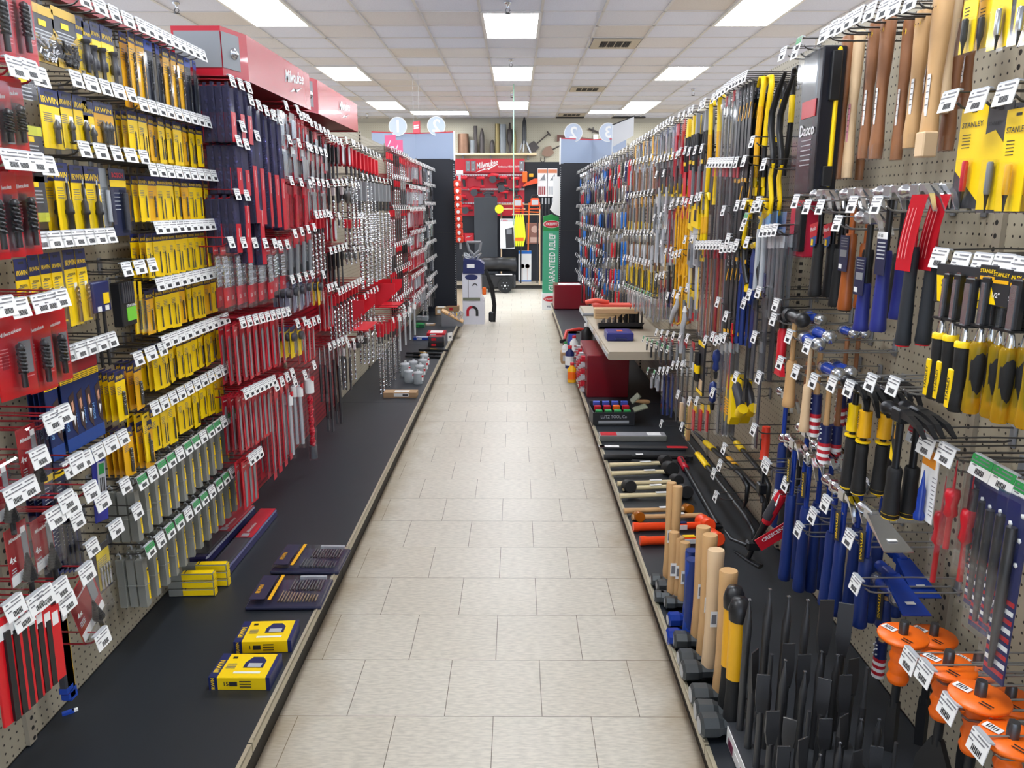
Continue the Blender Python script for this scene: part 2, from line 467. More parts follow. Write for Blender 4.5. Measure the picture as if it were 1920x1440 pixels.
for (x0, x1, y0, y1) in panels:
    cx, cy = (x0 + x1) / 2, (y0 + y1) / 2
    fr = MB()
    z = CZ - 0.012
    for (a, b_, c_, d_) in ((x0, x0 + .03, y0, y1), (x1 - .03, x1, y0, y1), (x0 + .03, x1 - .03, y0, y0 + .03), (x0 + .03, x1 - .03, y1 - .03, y1)):
        fr.box(((a + b_) / 2 - cx, (c_ + d_) / 2 - cy, 0.002), (b_ - a, d_ - c_, 0.018), M_lampframe)
    df = MB().box((0, 0, 0.004), (x1 - x0 - .06, y1 - y0 - .06, 0.008), M_lamp)
    if y0 > 7 or (abs(x0) > 1 and y0 > 6.5):
        r = {0: 'nearest', 5: 'second', 11: 'farthest'}
        k = round((y0 - GY0) / 0.61)
        side = 'over the middle of the aisle' if x0 == -0.36 else ('left of the aisle' if x0 < 0 else 'right of the aisle')
        if x1 - x0 > 1: lb = 'wide crosswise lit ceiling panel near the back wall, %s' % side
        elif abs(x0) > 4: lb = None
        else: lb = 'white lit rectangular ceiling panel %s, %s in its line' % (side, 'nearest' if k < 4 else 'second' if k < 9 else 'farthest')
    else: lb = None
    if not lb:
        lb = 'lit ceiling panel above the neighbouring aisles'; grp = 'ceiling lights over the rest of the shop'
    else: grp = None
    o = link('ceiling_light', fr, loc=(cx, cy, z), label=lb, cat='light', group=grp)
    link('diffuser', df, parent=o)
# air vents
M_vent = mat('vent_dark', (34, 32, 30), 0.7); M_ventf = mat('vent_frame', (176, 165, 146), 0.6)
for (x0, k, lb) in ((0.86, 2, 'square ceiling air vent with dark grille nearest over the right'), (0.86, 8, 'second ceiling air vent with dark grille farther back'), (0.86, 14, 'smallest far ceiling air vent before the back wall')):
    cx, cy = x0 + .305, D_at(k) + .305
    f = MB()
    for (sx_, sy_, dx, dy) in ((.55, .1, 0, -.225), (.55, .1, 0, .225), (.09, .35, -.23, 0), (.09, .35, .23, 0)):
        f.box((sx_ * 0 + dx, dy, 0), (sx_, sy_, 0.012), M_ventf)
    gr = MB().box((0, 0, 0.003), (.37, .35, 0.004), M_vent)
    for i in range(13): gr.box((-.18 + i * .03, 0, -0.002), (.006, .35, .008), M_ventf if i % 3 == 0 else M_vent)
    o = link('ceiling_vent', f, loc=(cx, cy, CZ - 0.016), label=lb, cat='vent')
    link('grille', gr, parent=o)
for (x0, x1) in ((0.86, 1.47), (2.08, 2.8)):
    link('ceiling_vent', MB().box((0, 0, 0), (x1 - x0, .2, .012), M_vent).box((0, .11, 0), (x1 - x0, .02, .016), M_ventf), loc=((x0 + x1) / 2, YB - .25, CZ - 0.016),
         label='dark slot vent where ceiling meets back wall, %s one' % ('left' if x0 < 1 else 'right'), cat='vent')
# sprinklers
def sprinkler():
    a = MB().lathe([(0.035, 0), (0.03, -0.012), (0.012, -0.016), (0.012, -0.05)], M_steel, 12)
    b_ = MB().tube([(0.012, 0, -0.05), (0.022, 0, -0.07), (0.006, 0, -0.09)], 0.004, M_dsteel, 6).tube([(-0.012, 0, -0.05), (-0.022, 0, -0.07), (-0.006, 0, -0.09)], 0.004, M_dsteel, 6)
    b_.lathe([(0.03, -0.092), (0.03, -0.096), (0.004, -0.1)], M_dsteel, 12)
    return Proto('fire_sprinkler', 'sprinkler', a, [('deflector', b_, -1)])
SPR = sprinkler()
for px, py, t in ((952, 5, 'before the nearest middle light'), (958, 112, 'before the second middle light'), (960, 172, 'before the third middle light'),
                  (688, 212, 'low at the left near the back wall'), (330, 5, 'at the top left above the yellow packages'), (1300, 168, 'on the right between the lit panels')):
    p = onZ(px, py, CZ - 0.01); put(SPR, (p.x, p.y, CZ - 0.01), 0, 'small metal fire sprinkler on the ceiling ' + t)

# ---------------------------------------------------------------- gondolas
M_std = peg_mat('slotted_upright', (158, 148, 130), pitch=0.03, r=0.0062, hole=(34, 32, 30))
joints = [-0.66, 0.56, 1.78, 3.0, 4.22, 5.44, 6.66, 7.88, 9.10, 10.32]
def gondola(side):
    X = XL if side < 0 else XR; E = DL if side < 0 else DR
    js = joints + ([11.3] if side > 0 else [])
    nm = 'left' if side < 0 else 'right'
    def new(n_, lb, cat):
        r = bpy.data.objects.new(n_, None); C.objects.link(r); r.location = (X, 0.5, 0); r['label'] = lb; r['category'] = cat; return r
    back = new('pegboard_partition', {'left': 'left aisle wall of pegboard panels, red slats farther on', 'right': 'right aisle wall of beige pegboard behind hammers and hand tools'}[nm], 'display wall')
    base = new('base_shelf', 'long low black shelf with bright price channel along the %s wall' % nm, 'shelf')
    inv = Matrix.Translation((-X, -0.5, 0))
    def P(name, mb, label=None):
        o = link(name, mb, parent=back if name in ('pegboard_panel', 'slotted_upright', 'spine') else base); o.matrix_parent_inverse = inv
        if label: o['label'] = label
        return o
    inward = -side
    for i in range(len(js) - 1):
        a, b_ = js[i], js[i + 1]
        panel = M_peg; lbl = None
        if side < 0 and 3 <= i <= 4: panel = M_slat; lbl = 'red slatted back panel'
        if side < 0 and i == 7: panel = M_slat; lbl = 'red slatted back panel'
        m_ = MB().box((X + side * 0.006, (a + b_) / 2, 1.14), (0.012, b_ - a - 0.004, 1.97), panel)
        P('pegboard_panel', m_, lbl)
        ch = MB().box((E + side * 0.0, (a + b_) / 2, DECK - 0.012), (0.012, b_ - a - 0.006, 0.03), M_chan)
        ch.box((E - side * 0.004, (a + b_) / 2, DECK + 0.004), (0.004, b_ - a - 0.03, 0.008), M_chan)
        c_ = P('price_channel', ch)
        P('kick_plate', MB().box((E + side * 0.035, (a + b_) / 2, 0.062), (0.012, b_ - a - 0.004, 0.124), M_kick))
    dj = [-0.66, 5.44, 7.88, js[-1]]
    for a, b_ in zip(dj, dj[1:]): P('base_deck', MB().box(((X + E) / 2, (a + b_) / 2, DECK - 0.01), (abs(E - X), b_ - a - 0.003, 0.02), M_deckm))
    for j in js:
        P('slotted_upright', MB().box((X - side * 0.006, j, 1.15), (0.012, 0.03, 1.99), M_std))
    P('spine', MB().box((X + side * 0.04, (js[0] + js[-1]) / 2, 1.07), (0.05, js[-1] - js[0], 2.12), M_beige))
gondola(-1); gondola(1)
# ============================================================ kinds of merchandise
# local frame of everything on a wall: x right, z up, the face looks along -y, the peg hole is at the origin
def tag_mb(hdr=None, w=0.055, h=0.04):
    t = MB().box((0, 0, -h / 2), (w, 0.0016, h), M_white).box((0, 0.004, 0.001), (w * 0.9, 0.01, 0.003), M_lgrey)
    if hdr: t.box((0, -0.0011, -h * 0.22), (w, 0.001, h * 0.44), hdr)
    for i, (xx, ww) in enumerate(((-.02, .006), (.008, .03))):
        t.box((xx, -0.0014, -h * 0.12), (ww, 0.0008, 0.0025), M_gink)
    t.box((-0.004, -0.0014, -h * 0.3), (w * 0.8, 0.0008, 0.0022), M_gink)
    for i in range(7): t.box((-0.010 + i * 0.004, -0.0014, -h * 0.74), (0.0014 + 0.0008 * (i % 2), 0.0008, 0.011), M_ink)
    t.box((-0.018, -0.0014, -h * 0.5), (0.012, 0.0008, 0.0022), M_gink)
    return t
def hook(L=0.15, wire=None, hdr=None, tagw=0.055, plate=True, double=False, r=0.0021, tag=True, upper=True):
    wire = wire or M_wire
    m = MB()
    if plate:
        m.box((0, -0.003, 0.012), (0.022, 0.006, 0.05), M_grey if wire is not M_rwire else M_rwire, 0.002)
    for dx in ((-0.016, 0.016) if double else (0,)):
        m.tube([(dx, 0, 0.004), (dx, -0.02, 0), (dx, -L + 0.03, 0), (dx, -L + 0.012, 0.003), (dx, -L, 0.012)], r * 1.25, wire, 5)
    if double: m.tube([(-0.016, -0.008, 0), (0.016, -0.008, 0)], r * 1.3, wire, 5)
    if upper: m.tube([(0, 0, 0.032), (0, -L * 0.5, 0.034), (0, -L - 0.012, 0.032)], r, wire, 5)
    parts = []
    if tag:
        t = MB(); t.M = Matrix.Translation((0, -L - 0.014, 0.034)) @ Matrix.Rotation(math.radians(-12), 4, 'X')
        src = tag_mb(hdr, tagw)
        for i, f in enumerate(src.f): pass
        t.v = [tuple(t.M @ Vector(p)) for p in src.v]; t.f = src.f; t.mi = src.mi; t.sm = src.sm; t.mats = src.mats
        parts = [('price_tag', t, -1)]
    return Proto('prong_hook' if double else 'red_peg_hook' if wire is M_rwire else 'peg_hook', 'display hook', m, parts)
H15 = hook(); H15g = hook(hdr=M_green); H15b = hook(tagw=0.07)
HR = hook(0.235, M_rwire, tagw=0.055); HR2 = hook(0.26, M_rwire, tagw=0.06); HRn = hook(0.2, M_rwire, tag=False)
H25 = hook(0.24, M_zinc, double=True, tagw=0.05); H25g = hook(0.2, M_wire, hdr=M_green, tagw=0.065); H25r = hook(0.2, M_wire, hdr=M_red, tagw=0.065)
H20 = hook(0.235, M_wire, tagw=0.05); H20n = hook(0.2, M_wire, tag=False); H20g = hook(0.235, M_wire, hdr=M_green, tagw=0.045)
H20b = hook(0.22, M_wire, tagw=0.06)
HTAGN = hook(0.15, tag=False)

def bit(m, x, z0, z1, r, y=-0.005, mt=None, shank=0.35, turns=4):
    # a twist drill: shank at the bottom, flutes at the top
    mt = mt or M_dsteel
    zs = z0 + (z1 - z0) * shank
    m.cyl((x, y, z0), (x, y, zs), r * 0.9, mt, 7)
    m.twist(zs, z1, r, mt, turns, 6, o=(x, y), core=0.55)
    return m
def blister(x0, x1, z0, z1, d=0.012, y=-0.001):
    return MB().prism([(x0, z0), (x1, z0), (x1, z1), (x0, z1)], y, y - d, M_clear)
def card(w, h, body, head, hh, brand, ink=None, n=1, r=0.003, bl=0.45, name='carded_drill_bit', cat='drill bit', mt=None, bd=0.012, textsize=None, lines=True, blist=True):
    m = MB().box((0, 0, -h / 2 + 0.012), (w, 0.0016, h), body)
    if head: m.box((0, -0.0004, 0.012 - hh / 2), (w, 0.0018, hh), head)
    m.box((0, -0.0012, 0.002), (w * 0.4, 0.001, 0.006), M_blk)
    if brand: m.text(brand, textsize or min(hh * 0.55, w * 0.3), (0, -0.0016, 0.012 - hh * 0.68), ink or M_yel, width=w * 0.82)
    if lines:
        for i in range(5):
            m.box((-w * 0.18 + 0.02 * w * (i % 2), -0.0012, -hh - 0.006 - i * h * 0.035), (w * 0.4, 0.0008, 0.0016), M_gink)
    if n == 0: return Proto(name, cat, m, [])
    b = MB(); z0 = 0.012 - h + h * 0.06; z1 = z0 + h * bl * 1.35
    for i in range(n):
        x = (i - (n - 1) / 2) * min(0.018, w / (n + 0.5)) + (w * 0.12 if n == 1 else 0)
        bit(b, x, z0 + 0.004, z1 - 0.012 - 0.006 * i, r, mt=mt)
    ps = [('drill_bit', b, -1)]
    if blist: ps.append(('blister', blister(-w * 0.05 if n == 1 else -w * .35, w * .35, z0, z1, bd), -1))
    return Proto(name, cat, m, ps)

def tube_case(h=0.16, w=0.026):
    # clear square tube with grey insert and yellow edge label
    m = MB().box((0, 0, -h / 2 - 0.012), (w, w * 0.9, h), clear('smoked_case', (190, 190, 182), 0.55, 0.2))
    m.box((0, 0, -h * 0.62), (w + 0.003, w * 0.9 + 0.003, 0.004), clear('smoked_case'))
    hk = MB().tube([(0, 0, -0.014), (0, 0, -0.002), (0, 0.006, 0.006), (0, 0.012, 0.0)], 0.003, M_lgrey, 5)
    ins = MB().box((-w * .08, 0, -h * 0.55), (w * 0.55, w * 0.55, h * 0.84), mat('insert_grey', (96, 96, 92), 0.6))
    lb = MB().box((w * 0.36, -w * 0.47, -h * 0.62), (w * 0.3, 0.0012, h * 0.66), M_yel)
    lb.box((w * 0.36, -w * 0.5, -h * 0.33), (w * 0.26, 0.001, 0.006), M_ink)
    lb.text('IRWIN', w * 0.26, (w * 0.36, -w * 0.5, -h * 0.7), M_ink, rot=PI / 2)
    return Proto('clear_bit_tube', 'drill bit', m, [('hanger', hk, -1), ('bit_insert', ins, -1), ('side_label', lb, -1)])
def rowpos(side, px0, py0, px1, py1, n, out):
    X = XL + out if side < 0 else XR - out
    a = onX(px0, py0, X); b = onX(px1, py1, X); z = (a.z + b.z) / 2
    for k in range(n):
        u = k / (n - 1) if n > 1 else 0.5
        yield Vector((X, a.y + (b.y - a.y) * u, a.z + (b.z - a.z) * u))
def run(side, px0, py0, px1, py1, n, depth, pr, label, hk=None, out=0.22, step=0.028, jit=0.1, hooklabel=None, group=True, tilt=0.0):
    """n hooks between two points of the photo's front row, each carrying `depth` copies"""
    yaw = LW if side < 0 else RW
    prs = pr if isinstance(pr, (list, tuple)) else [pr]
    for k, p in enumerate(rowpos(side, px0, py0, px1, py1, n, out)):
        if hk: put(hk, (XL if side < 0 else XR, p.y, p.z + 0.0), (0, 0, yaw), hooklabel or ' '.join(('tagged hook holding the ' + label).split()[:16]), 'hooks of ' + label)
        q = prs[k % len(prs)]
        for j in range(depth):
            put(q, (p.x - (-side) * j * step * 1.0, p.y + rnd.uniform(-.004, .004), p.z - rnd.uniform(0, .004)), (0, tilt + rnd.uniform(-.02, .02), yaw + rnd.uniform(-jit, jit)), label, label if group else None)
# ============================================================ left wall, beige bay with yellow cards
def lhang(pr, Y, Z, out, label, group=None, jit=0.0, scale=1.0, tilt=0.0):
    put(pr, (XL + out, Y, Z), (0, tilt, LW + jit), label, group, scale)
C1 = card(0.048, 0.14, M_yel, M_navy, 0.026, 'IRWIN', r=0.0026, n=1, blist=False)
C2 = card(0.056, 0.145, M_yel, M_navy, 0.026, 'IRWIN', r=0.002, n=2, blist=False)
C3 = card(0.05, 0.14, M_yel2, M_navy, 0.028, 'IRWIN', r=0.0034, n=1, blist=False)
CT = card(0.042, 0.215, M_yel2, M_navy, 0.03, 'IRWIN', r=0.0045, n=1, bl=0.55)
CTb = card(0.044, 0.22, mat('black_card', (30, 32, 44), 0.35), mat('blue_card', (36, 70, 170), 0.4), 0.03, None, r=0.004, n=1, bl=0.55)
CP = card(0.05, 0.155, M_yel, M_yel, 0.02, None, r=0.0035, n=1, blist=False)
TUBE = tube_case()
rowname = ['top', 'second', 'third', 'fourth', 'fifth', 'sixth', 'seventh']
rows = [(2.08, 2.50, 2.97, 9, [CT, CT, CTb, CTb, CT]), (1.85, 2.46, 2.96, 9, [C1, C2, C3, C2]), (1.66, 2.48, 2.98, 9, [C1, C3, C2, C1]),
        (1.483, 2.48, 2.97, 10, [C2, C1]), (1.307, 2.45, 2.97, 10, [C3, C1, C1, C2]), (1.122, 2.45, 2.98, 10, [C1, C2, C1]), (0.932, 2.33, 2.98, 11, [CP, C1, C2])]
for i, (Z, y0, y1, n, kinds) in enumerate(rows):
    for k in range(n):
        Y = y0 + (y1 - y0) * k / (n - 1)
        lhang(H15, Y, Z - 0.014, 0, 'grey peg hook with white price tag in the tight hook row over yellow bit cards', 'peg hooks over the yellow cards')
        pr = kinds[k % len(kinds)]
        what = 'tall yellow or black' if i == 0 else 'short yellow'
        for j in range(3 if i else 2):
            lhang(pr, Y + rnd.uniform(-.004, .004), Z - 0.03, 0.132 - 0.022 * j - rnd.uniform(0, .006),
                  '%s carded drill bit in the %s dense hook row' % (what, rowname[i]),
                  'carded bits of the %s dense row' % rowname[i], rnd.uniform(-.16, .16))
for (Z, y0, y1, n) in ((0.735, 2.2, 3.0, 13), (0.512, 2.2, 2.98, 12)):
    nm = 'upper' if Z > .6 else 'lower'
    for k in range(n):
        Y = y0 + (y1 - y0) * k / (n - 1)
        lhang(H15g if k % 3 != 1 else H15, Y, Z - 0.014, 0, 'peg hook with green or white price tag over the clear bit tubes, %s row' % nm, 'hooks over the %s row of clear tubes' % nm)
        for j in range(3):
            lhang(TUBE, Y + rnd.uniform(-.003, .003), Z - 0.03 + .012, 0.132 - 0.03 * j, 'clear square bit tube with yellow edge label in the %s tube row' % nm,
                  'clear bit tubes, %s row' % nm, rnd.uniform(-.1, .1) + (0.25 if (k == 5 and nm == 'lower') else 0), 1.0, 0)
# ---- sparse half, hooks every six inches
def lp(px, py, out):
    p = onX(px, py, XL + out); return p.y, p.z
SP = [(2.078, 2.185, 2.42, 4), (1.868, 2.1, 2.39, 5), (1.695, 2.1, 2.43, 5), (1.47, 1.86, 2.18, 7), (1.371, 2.25, 2.41, 3), (1.185, 1.91, 2.12, 5), (1.104, 2.26, 2.42, 3), (0.90, 1.85, 2.12, 5), (0.76, 1.85, 2.1, 3), (0.66, 1.9, 2.15, 3)]
for Z, y0, y1, n in SP:
    for k in range(n):
        lhang(H15b if k % 2 else H15, y0 + (y1 - y0) * k / (n - 1), Z - .014, 0, 'grey peg hook with white price tag among the larger yellow packs', 'peg hooks among the larger yellow packs')
# carded packs: px left, px right, py top, py bottom (their box in the photo), kind
def lbox(x0, x1, yt, yb, out=0.13):
    a = onX((x0 + x1) / 2, yt, XL + out); b = onX((x0 + x1) / 2, yb, XL + out)
    l = onX(x0, (yt + yb) / 2, XL + out).y; r = onX(x1, (yt + yb) / 2, XL + out).y
    return a.y, a.z, a.z - b.z, r - l
M_dgrey = mat('charcoal_card', (62, 62, 68), 0.4)
M_tan = mat('gold_band', (214, 176, 74), 0.4)
def bitsset_card(w, h, metal=True):
    m = MB().box((0, 0, -h / 2 + .012), (w, .002, h), M_dgrey).box((0, -.001, .012 - .012), (w, .002, .022), M_tan).box((0, -.001, .012 - h + .012), (w, .002, .022), M_tan)
    m.prism([(-w / 2, -h * .3), (-w / 2, -h * .42), (0, -h * .72), (w / 2, -h * .42), (w / 2, -h * .3), (0, -h * .58)], -.0012, -.002, M_tan)
    m.box((0, -.0016, -.03), (w * .3, .001, .014), M_yel)
    for i in range(4): m.box((0, -.0016, -.048 - i * .008), (w * (.75 - .1 * (i % 2)), .001, .003), M_lgrey)
    b = MB()
    r_ = random.Random(5)
    for i in range(26):
        x = r_.uniform(-w * .32, w * .32); z = -h * .5 - r_.uniform(0, h * .33); y = -.006 - r_.uniform(0, .008); a = r_.uniform(0, 3)
        b.cyl((x - .009 * math.cos(a), y, z - .009 * math.sin(a)), (x + .009 * math.cos(a), y, z + .009 * math.sin(a)), .0035, M_steel if metal else M_blk, 6)
    return Proto('bagged_bit_set', 'driver bits', m, [('screwdriver_bit', b, -1), ('plastic_bag', MB().prism([(-w * .42, -h * .84), (w * .42, -h * .84), (w * .4, -h * .4), (-w * .4, -h * .4)], -.002, -.02, M_clear), -1)])
y, z, h, w_ = lbox(50, 96, 8, 115); lhang(bitsset_card(w_, h), y, z - .012, .13, 'charcoal and gold card with shiny bits in a clear bag, top row left')
y, z, h, w_ = lbox(94, 138, 18, 128); lhang(bitsset_card(w_, h, False), y, z - .012, .13, 'charcoal and gold card with black bits in a clear bag, beside the shiny ones')
def countersink_card(w, h, body=M_yel, n=1, chuck=False, hole=False):
    m = card(w, h, body, M_navy, min(.045, h * .28), 'IRWIN', n=0).root
    b = MB()
    for i in range(n):
        x = (i - (n - 1) / 2) * .02 + (w * .1 if n == 1 else 0); z = -h * .62
        if chuck:
            b.lathe([(.002, z + .075), (.004, z + .07), (.004, z + .03), (.009, z + .024), (.0095, z + .006), (.012, z), (.012, z - .006), (.007, z - .01), (.007, z - .05), (.008, z - .06)], M_blk, 8, (x, -.009, 0))
            b.lathe([(.0035, z + .085), (.0035, z + .03)], M_steel, 7, (x, -.009, 0))
        else:
            b.lathe([(.001, z + .03), (.009, z + .016), (.01, z + .008), (.006, z + .004), (.006, z - .03)], M_dsteel, 8, (x, -.008, 0))
            b.lathe([(.0065, z + .003), (.0065, z - .03)], M_blk, 8, (x, -.008, 0))
    m.box((w * .3, -.0014, -.056), (w * .28, .001, .018), M_white)
    return Proto('carded_countersink', 'drill bit', m, [('countersink', b, -1), ('blister', blister(-w * .3, w * .38, -h * .93, -h * .42, .018), -1)])
def hole_mandrel(w, h, body=M_yel):
    m = card(w, h, body, M_navy, .045, 'IRWIN', n=0).root
    b = MB(); z = -h * .55
    b.lathe([(.012, z + .03), (.012, z + .022), (.009, z + .02), (.009, z - .005), (.013, z - .01), (.013, z - .03), (.006, z - .034), (.006, z - .055)], M_dgrey, 8, (w * .12, -.012, 0))
    return Proto('carded_saw_arbor', 'drill arbor', m, [('arbor', b, -1), ('blister', blister(-w * .3, w * .4, -h * .93, -h * .45, .02), -1)])
for (x0, x1, yt, yb, mk, lb) in (
    (140, 150, 30, 128, hole_mandrel, 'first in the top row'), (152, 166, 42, 140, hole_mandrel, 'second in the top row'),
    (166, 184, 42, 148, hole_mandrel, 'third in the top row'), (186, 208, 50, 154, hole_mandrel, 'last in the top row before the tall bit cards')):
    y, z, h, w_ = lbox(x0, x1, yt, yb); lhang(mk(max(w_, .045), h), y, z - .012, .13, 'yellow carded black saw arbor, ' + lb)
for (x0, x1, yt, yb, n, body, lb) in (
    (70, 108, 167, 277, 1, M_yel, 'leftmost of the second row, tag in front'), (106, 131, 172, 277, 1, M_yel, 'narrow, second of the second row'),
    (134, 160, 180, 275, 1, M_yel, 'third of the second row'), (152, 172, 190, 285, 1, M_yel, 'fourth of the second row'), (173, 209, 193, 268, 3, M_yel2, 'with three bits on an amber card')):
    y, z, h, w_ = lbox(x0, x1, yt, yb); lhang(countersink_card(w_, h, body, n), y, z - .012, .13, 'yellow carded countersink ' + lb)
for (x0, x1, yt, yb, lb) in ((97, 124, 305, 437, 'leftmost in the third row'), (128, 155, 310, 436, 'middle of the third row'), (153, 183, 312, 436, 'beside the grey clamshell in the third row')):
    y, z, h, w_ = lbox(x0, x1, yt, yb)
    for j in range(2): lhang(countersink_card(w_, h, M_yel, 1, True), y + .003 * j, z - .012, .13 - .03 * j, 'long yellow card with black chuck, %s, %s' % (lb, 'front' if j == 0 else 'rear'))
def clamshell(w, h, body, acc=None, txt=None, d=.02, content=M_dgrey, name='clamshell_pack', cat='tool pack'):
    m = MB().box((0, 0, -h / 2 + .012), (w, .002, h), body)
    if acc: m.box((0, -.0012, -h * .16), (w, .001, h * .1), acc)
    if txt: m.text(txt, w * .2, (0, -.002, -h * .04), M_red, width=w * .7)
    for i in range(5): m.box((-w * .15, -.0014, -h * .3 - i * h * .06), (w * .35, .001, .002), M_lgrey)
    b = MB(); b.cyl((w * .2, -.01, -h * .85), (w * .2, -.01, -h * .3), w * .09, content, 8)
    return Proto(name, cat, m, [('tool', b, -1), ('blister', blister(0, w * .4, -h * .9, -h * .25, d), -1)])
y, z, h, w_ = lbox(180, 204, 315, 425); lhang(clamshell(w_, h, clear('frosted', (200, 205, 210), .5, .3), content=M_lgrey), y, z - .012, .12, 'grey translucent clamshell between the yellow chuck cards and navy pack')
y, z, h, w_ = lbox(202, 232, 316, 443); lhang(clamshell(w_, h, mat('dark_navy_card', (24, 32, 66), .35), M_yel, 'BOSCH'), y, z - .012, .13, 'dark navy carded blade pack with yellow band in third row')
def spade_card(w, h, n=1, r=.006):
    m = card(w, h, M_yel if n else M_yel2, M_navy, .05, 'IRWIN', n=0).root
    m.text('SPEEDBOR', .008, (0, -.0014, -.052), M_ink, width=w * .6)
    m.box((w * .2, -.0014, -.085), (w * .2, .001, .02), M_white)
    b = MB(); bit(b, w * .12, -h * .9, -h * .42, r, -.008, mat('bronze_steel', (150, 130, 105), .3, .8), .45, 2.2)
    return Proto('carded_auger_bit', 'drill bit', m, [('drill_bit', b, -1), ('blister', blister(-w * .1, w * .36, -h * .93, -h * .38, .016), -1)])
for (x0, x1, yt, yb, lb) in ((22, 50, 485, 600, 'leftmost, half behind red packs'), (48, 70, 478, 600, 'second, half behind red packs'), (70, 92, 475, 610, 'third from the left'), (90, 112, 473, 608, 'fourth from the left'), (114, 141, 468, 614, 'fifth and lowest, in front'), (138, 158, 466, 605, 'rightmost')):
    y, z, h, w_ = lbox(x0, x1, yt, yb); lhang(spade_card(w_, h), y, z - .012, .13, 'large yellow card with fluted bit in the fourth row, ' + lb, None, .05)
# navy pack of two black spades, black and green pack, long clear bit
m = MB().box((0, 0, -.03), (.09, .03, .085), M_navy, .003).box((.02, -.016, -.035), (.03, .002, .03), M_yel)
for dx in (-.02, .02): m.box((dx, -.016, -.062), (.02, .001, .014), M_white)
s = MB()
for dx in (-.018, .02): s.box((dx, -.004, -.15), (.012, .006, .16), M_blk, .002)
y, z = lp(178, 530, .12); put(Proto('spade_bit_pack', 'drill bit', m, [('spade_bit', s, -1)]), (XL + .12, y, z - .01), (0, 0, LW), 'navy pack holding two long black spade bits below the fifth row')
m = MB().box((0, 0, -.055), (.085, .03, .13), M_blk, .003).box((.012, -.0155, -.085), (.055, .002, .04), mat('lime_label', (120, 205, 60), .4)).text('XTRA DRILL', .01, (.01, -.017, -.06), M_white)
bl = MB(); [bl.box((-.03 + i * .012, -.017, -.02), (.008, .004, .06), M_dgrey) for i in range(6)]
y, z = lp(228, 535, .13); put(Proto('driver_bit_set', 'driver bits', m, [('driver_bit', bl, -1)]), (XL + .13, y, z), (0, 0, LW), 'black boxed bit set with lime green label beside the navy spade bit pack')
for q, px in enumerate((252, 262)):
    y, z = lp(px, 535, .13); lhang(clamshell(.03, .16, M_yel, None, None, content=M_dsteel), y, z, .13, 'narrow clear pack with yellow insert right of the lime label set, %s' % ('nearer' if q == 0 else 'farther'), None, .2, 1, .08)
# navy photo cards (row below), stacks
def navy_photo(w, h):
    m = MB().box((0, 0, -h / 2 + .012), (w, .0018, h), mat('navy_photo', (26, 44, 92), .3))
    m.box((0, -.001, -.012), (w, .0012, .03), M_red2).box((0, -.0012, -.038), (w, .0012, .018), M_yel)
    for i in range(3): m.box((0, -.002, -.034 - i * .005), (w * .8, .0006, .0015), M_ink)
    m.prism([(w * .0, -h * .35), (w * .45, -h * .3), (w * .45, -h * .8), (w * .1, -h * .7)], -.0012, -.0018, mat('photo_brown', (66, 50, 46), .3))
    m.prism([(w * .15, -h * .42), (w * .3, -h * .4), (w * .35, -h * .5), (w * .2, -h * .53)], -.0018, -.0024, mat('skin_print', (205, 150, 120), .4))
    m.prism([(w * .2, -h * .56), (w * .4, -h * .58), (w * .25, -h * .68)], -.0018, -.0024, M_white)
    m.text('BOSCH', .014, (-w * .3, -.0022, -h * .62), mat('pale_blue', (120, 170, 220), .4), rot=PI / 2)
    m.box((0, -.001, -h + .03), (w, .0012, .035), mat('blue_strip', (36, 70, 140), .4))
    return Proto('carded_blade_set', 'saw blades', m, [])
NP = navy_photo(.052, .24)
for k, px in enumerate((88, 118, 134, 150, 168)):
    y, z = lp(px, 690 - (px - 88) * .35, .13)
    for j in range(4): lhang(NP, y + .002 * j, z - .01, .13 - .016 * j, 'navy card with yellow band and hand photo, under the nearest red drills', 'navy photo cards under the red drills', rnd.uniform(-.05, .05))
# amber cards
AM = card(.055, .15, M_yel2, M_navy, .03, 'IRWIN', n=1, r=.006, blist=False); YM = card(.055, .15, M_yel, M_navy, .03, 'IRWIN', n=1, r=.006, blist=False)
for (px, py, pr, nm) in ((222, 695, YM, 'upper pair, nearer'), (255, 678, AM, 'upper pair, farther'), (236, 803, AM, 'lower pair, nearer'), (274, 790, AM, 'lower pair, farther')):
    y, z = lp(px, py, .13)
    for j in range(4): lhang(pr, y + .003 * j, z - .012, .13 - .02 * j, 'amber bit card of the stack left of the dense rows, %s' % nm, 'amber cards, ' + nm, rnd.uniform(-.08, .08))
# navy packs low, blue blade pack, yellow pin set
for (px, py, n, lb) in ((85, 880, 3, 'low left with yellow band'), (108, 870, 3, 'right of the low left ones')):
    y, z = lp(px, py, .12)
    for j in range(n): lhang(clamshell(.06, .16, mat('navy_blister', (32, 42, 84), .3), M_yel, None), y, z, .12 - .02 * j, 'navy clamshell with yellow band, ' + lb, 'navy clamshells ' + lb)
m = MB().box((0, 0, -.09), (.05, .006, .21), mat('royal_blue', (40, 48, 150), .35), .002).box((.006, -.0035, -.09), (.03, .001, .13), M_lgrey).box((.006, -.004, -.045), (.02, .001, .03), M_green)
for i in range(3): m.box((0.0 + i * .007, -.0045, -.1), (.004, .001, .06), M_dsteel)
y, z = lp(176, 850, .13); put(Proto('jigsaw_blade_pack', 'saw blades', m, []), (XL + .14, y, z), (0, .08, LW - .2), 'royal blue blade holder leaning in front of the clear bit tubes')
m = MB().box((0, 0, -.06), (.085, .003, .14), M_dgrey, .001).box((.006, -.002, -.065), (.065, .002, .11), mat('mustard', (215, 190, 60), .4))
for i in range(5): m.box((0, -.0034, -.03 - i * .006), (.045, .0006, .0018), M_gink)
s = MB()
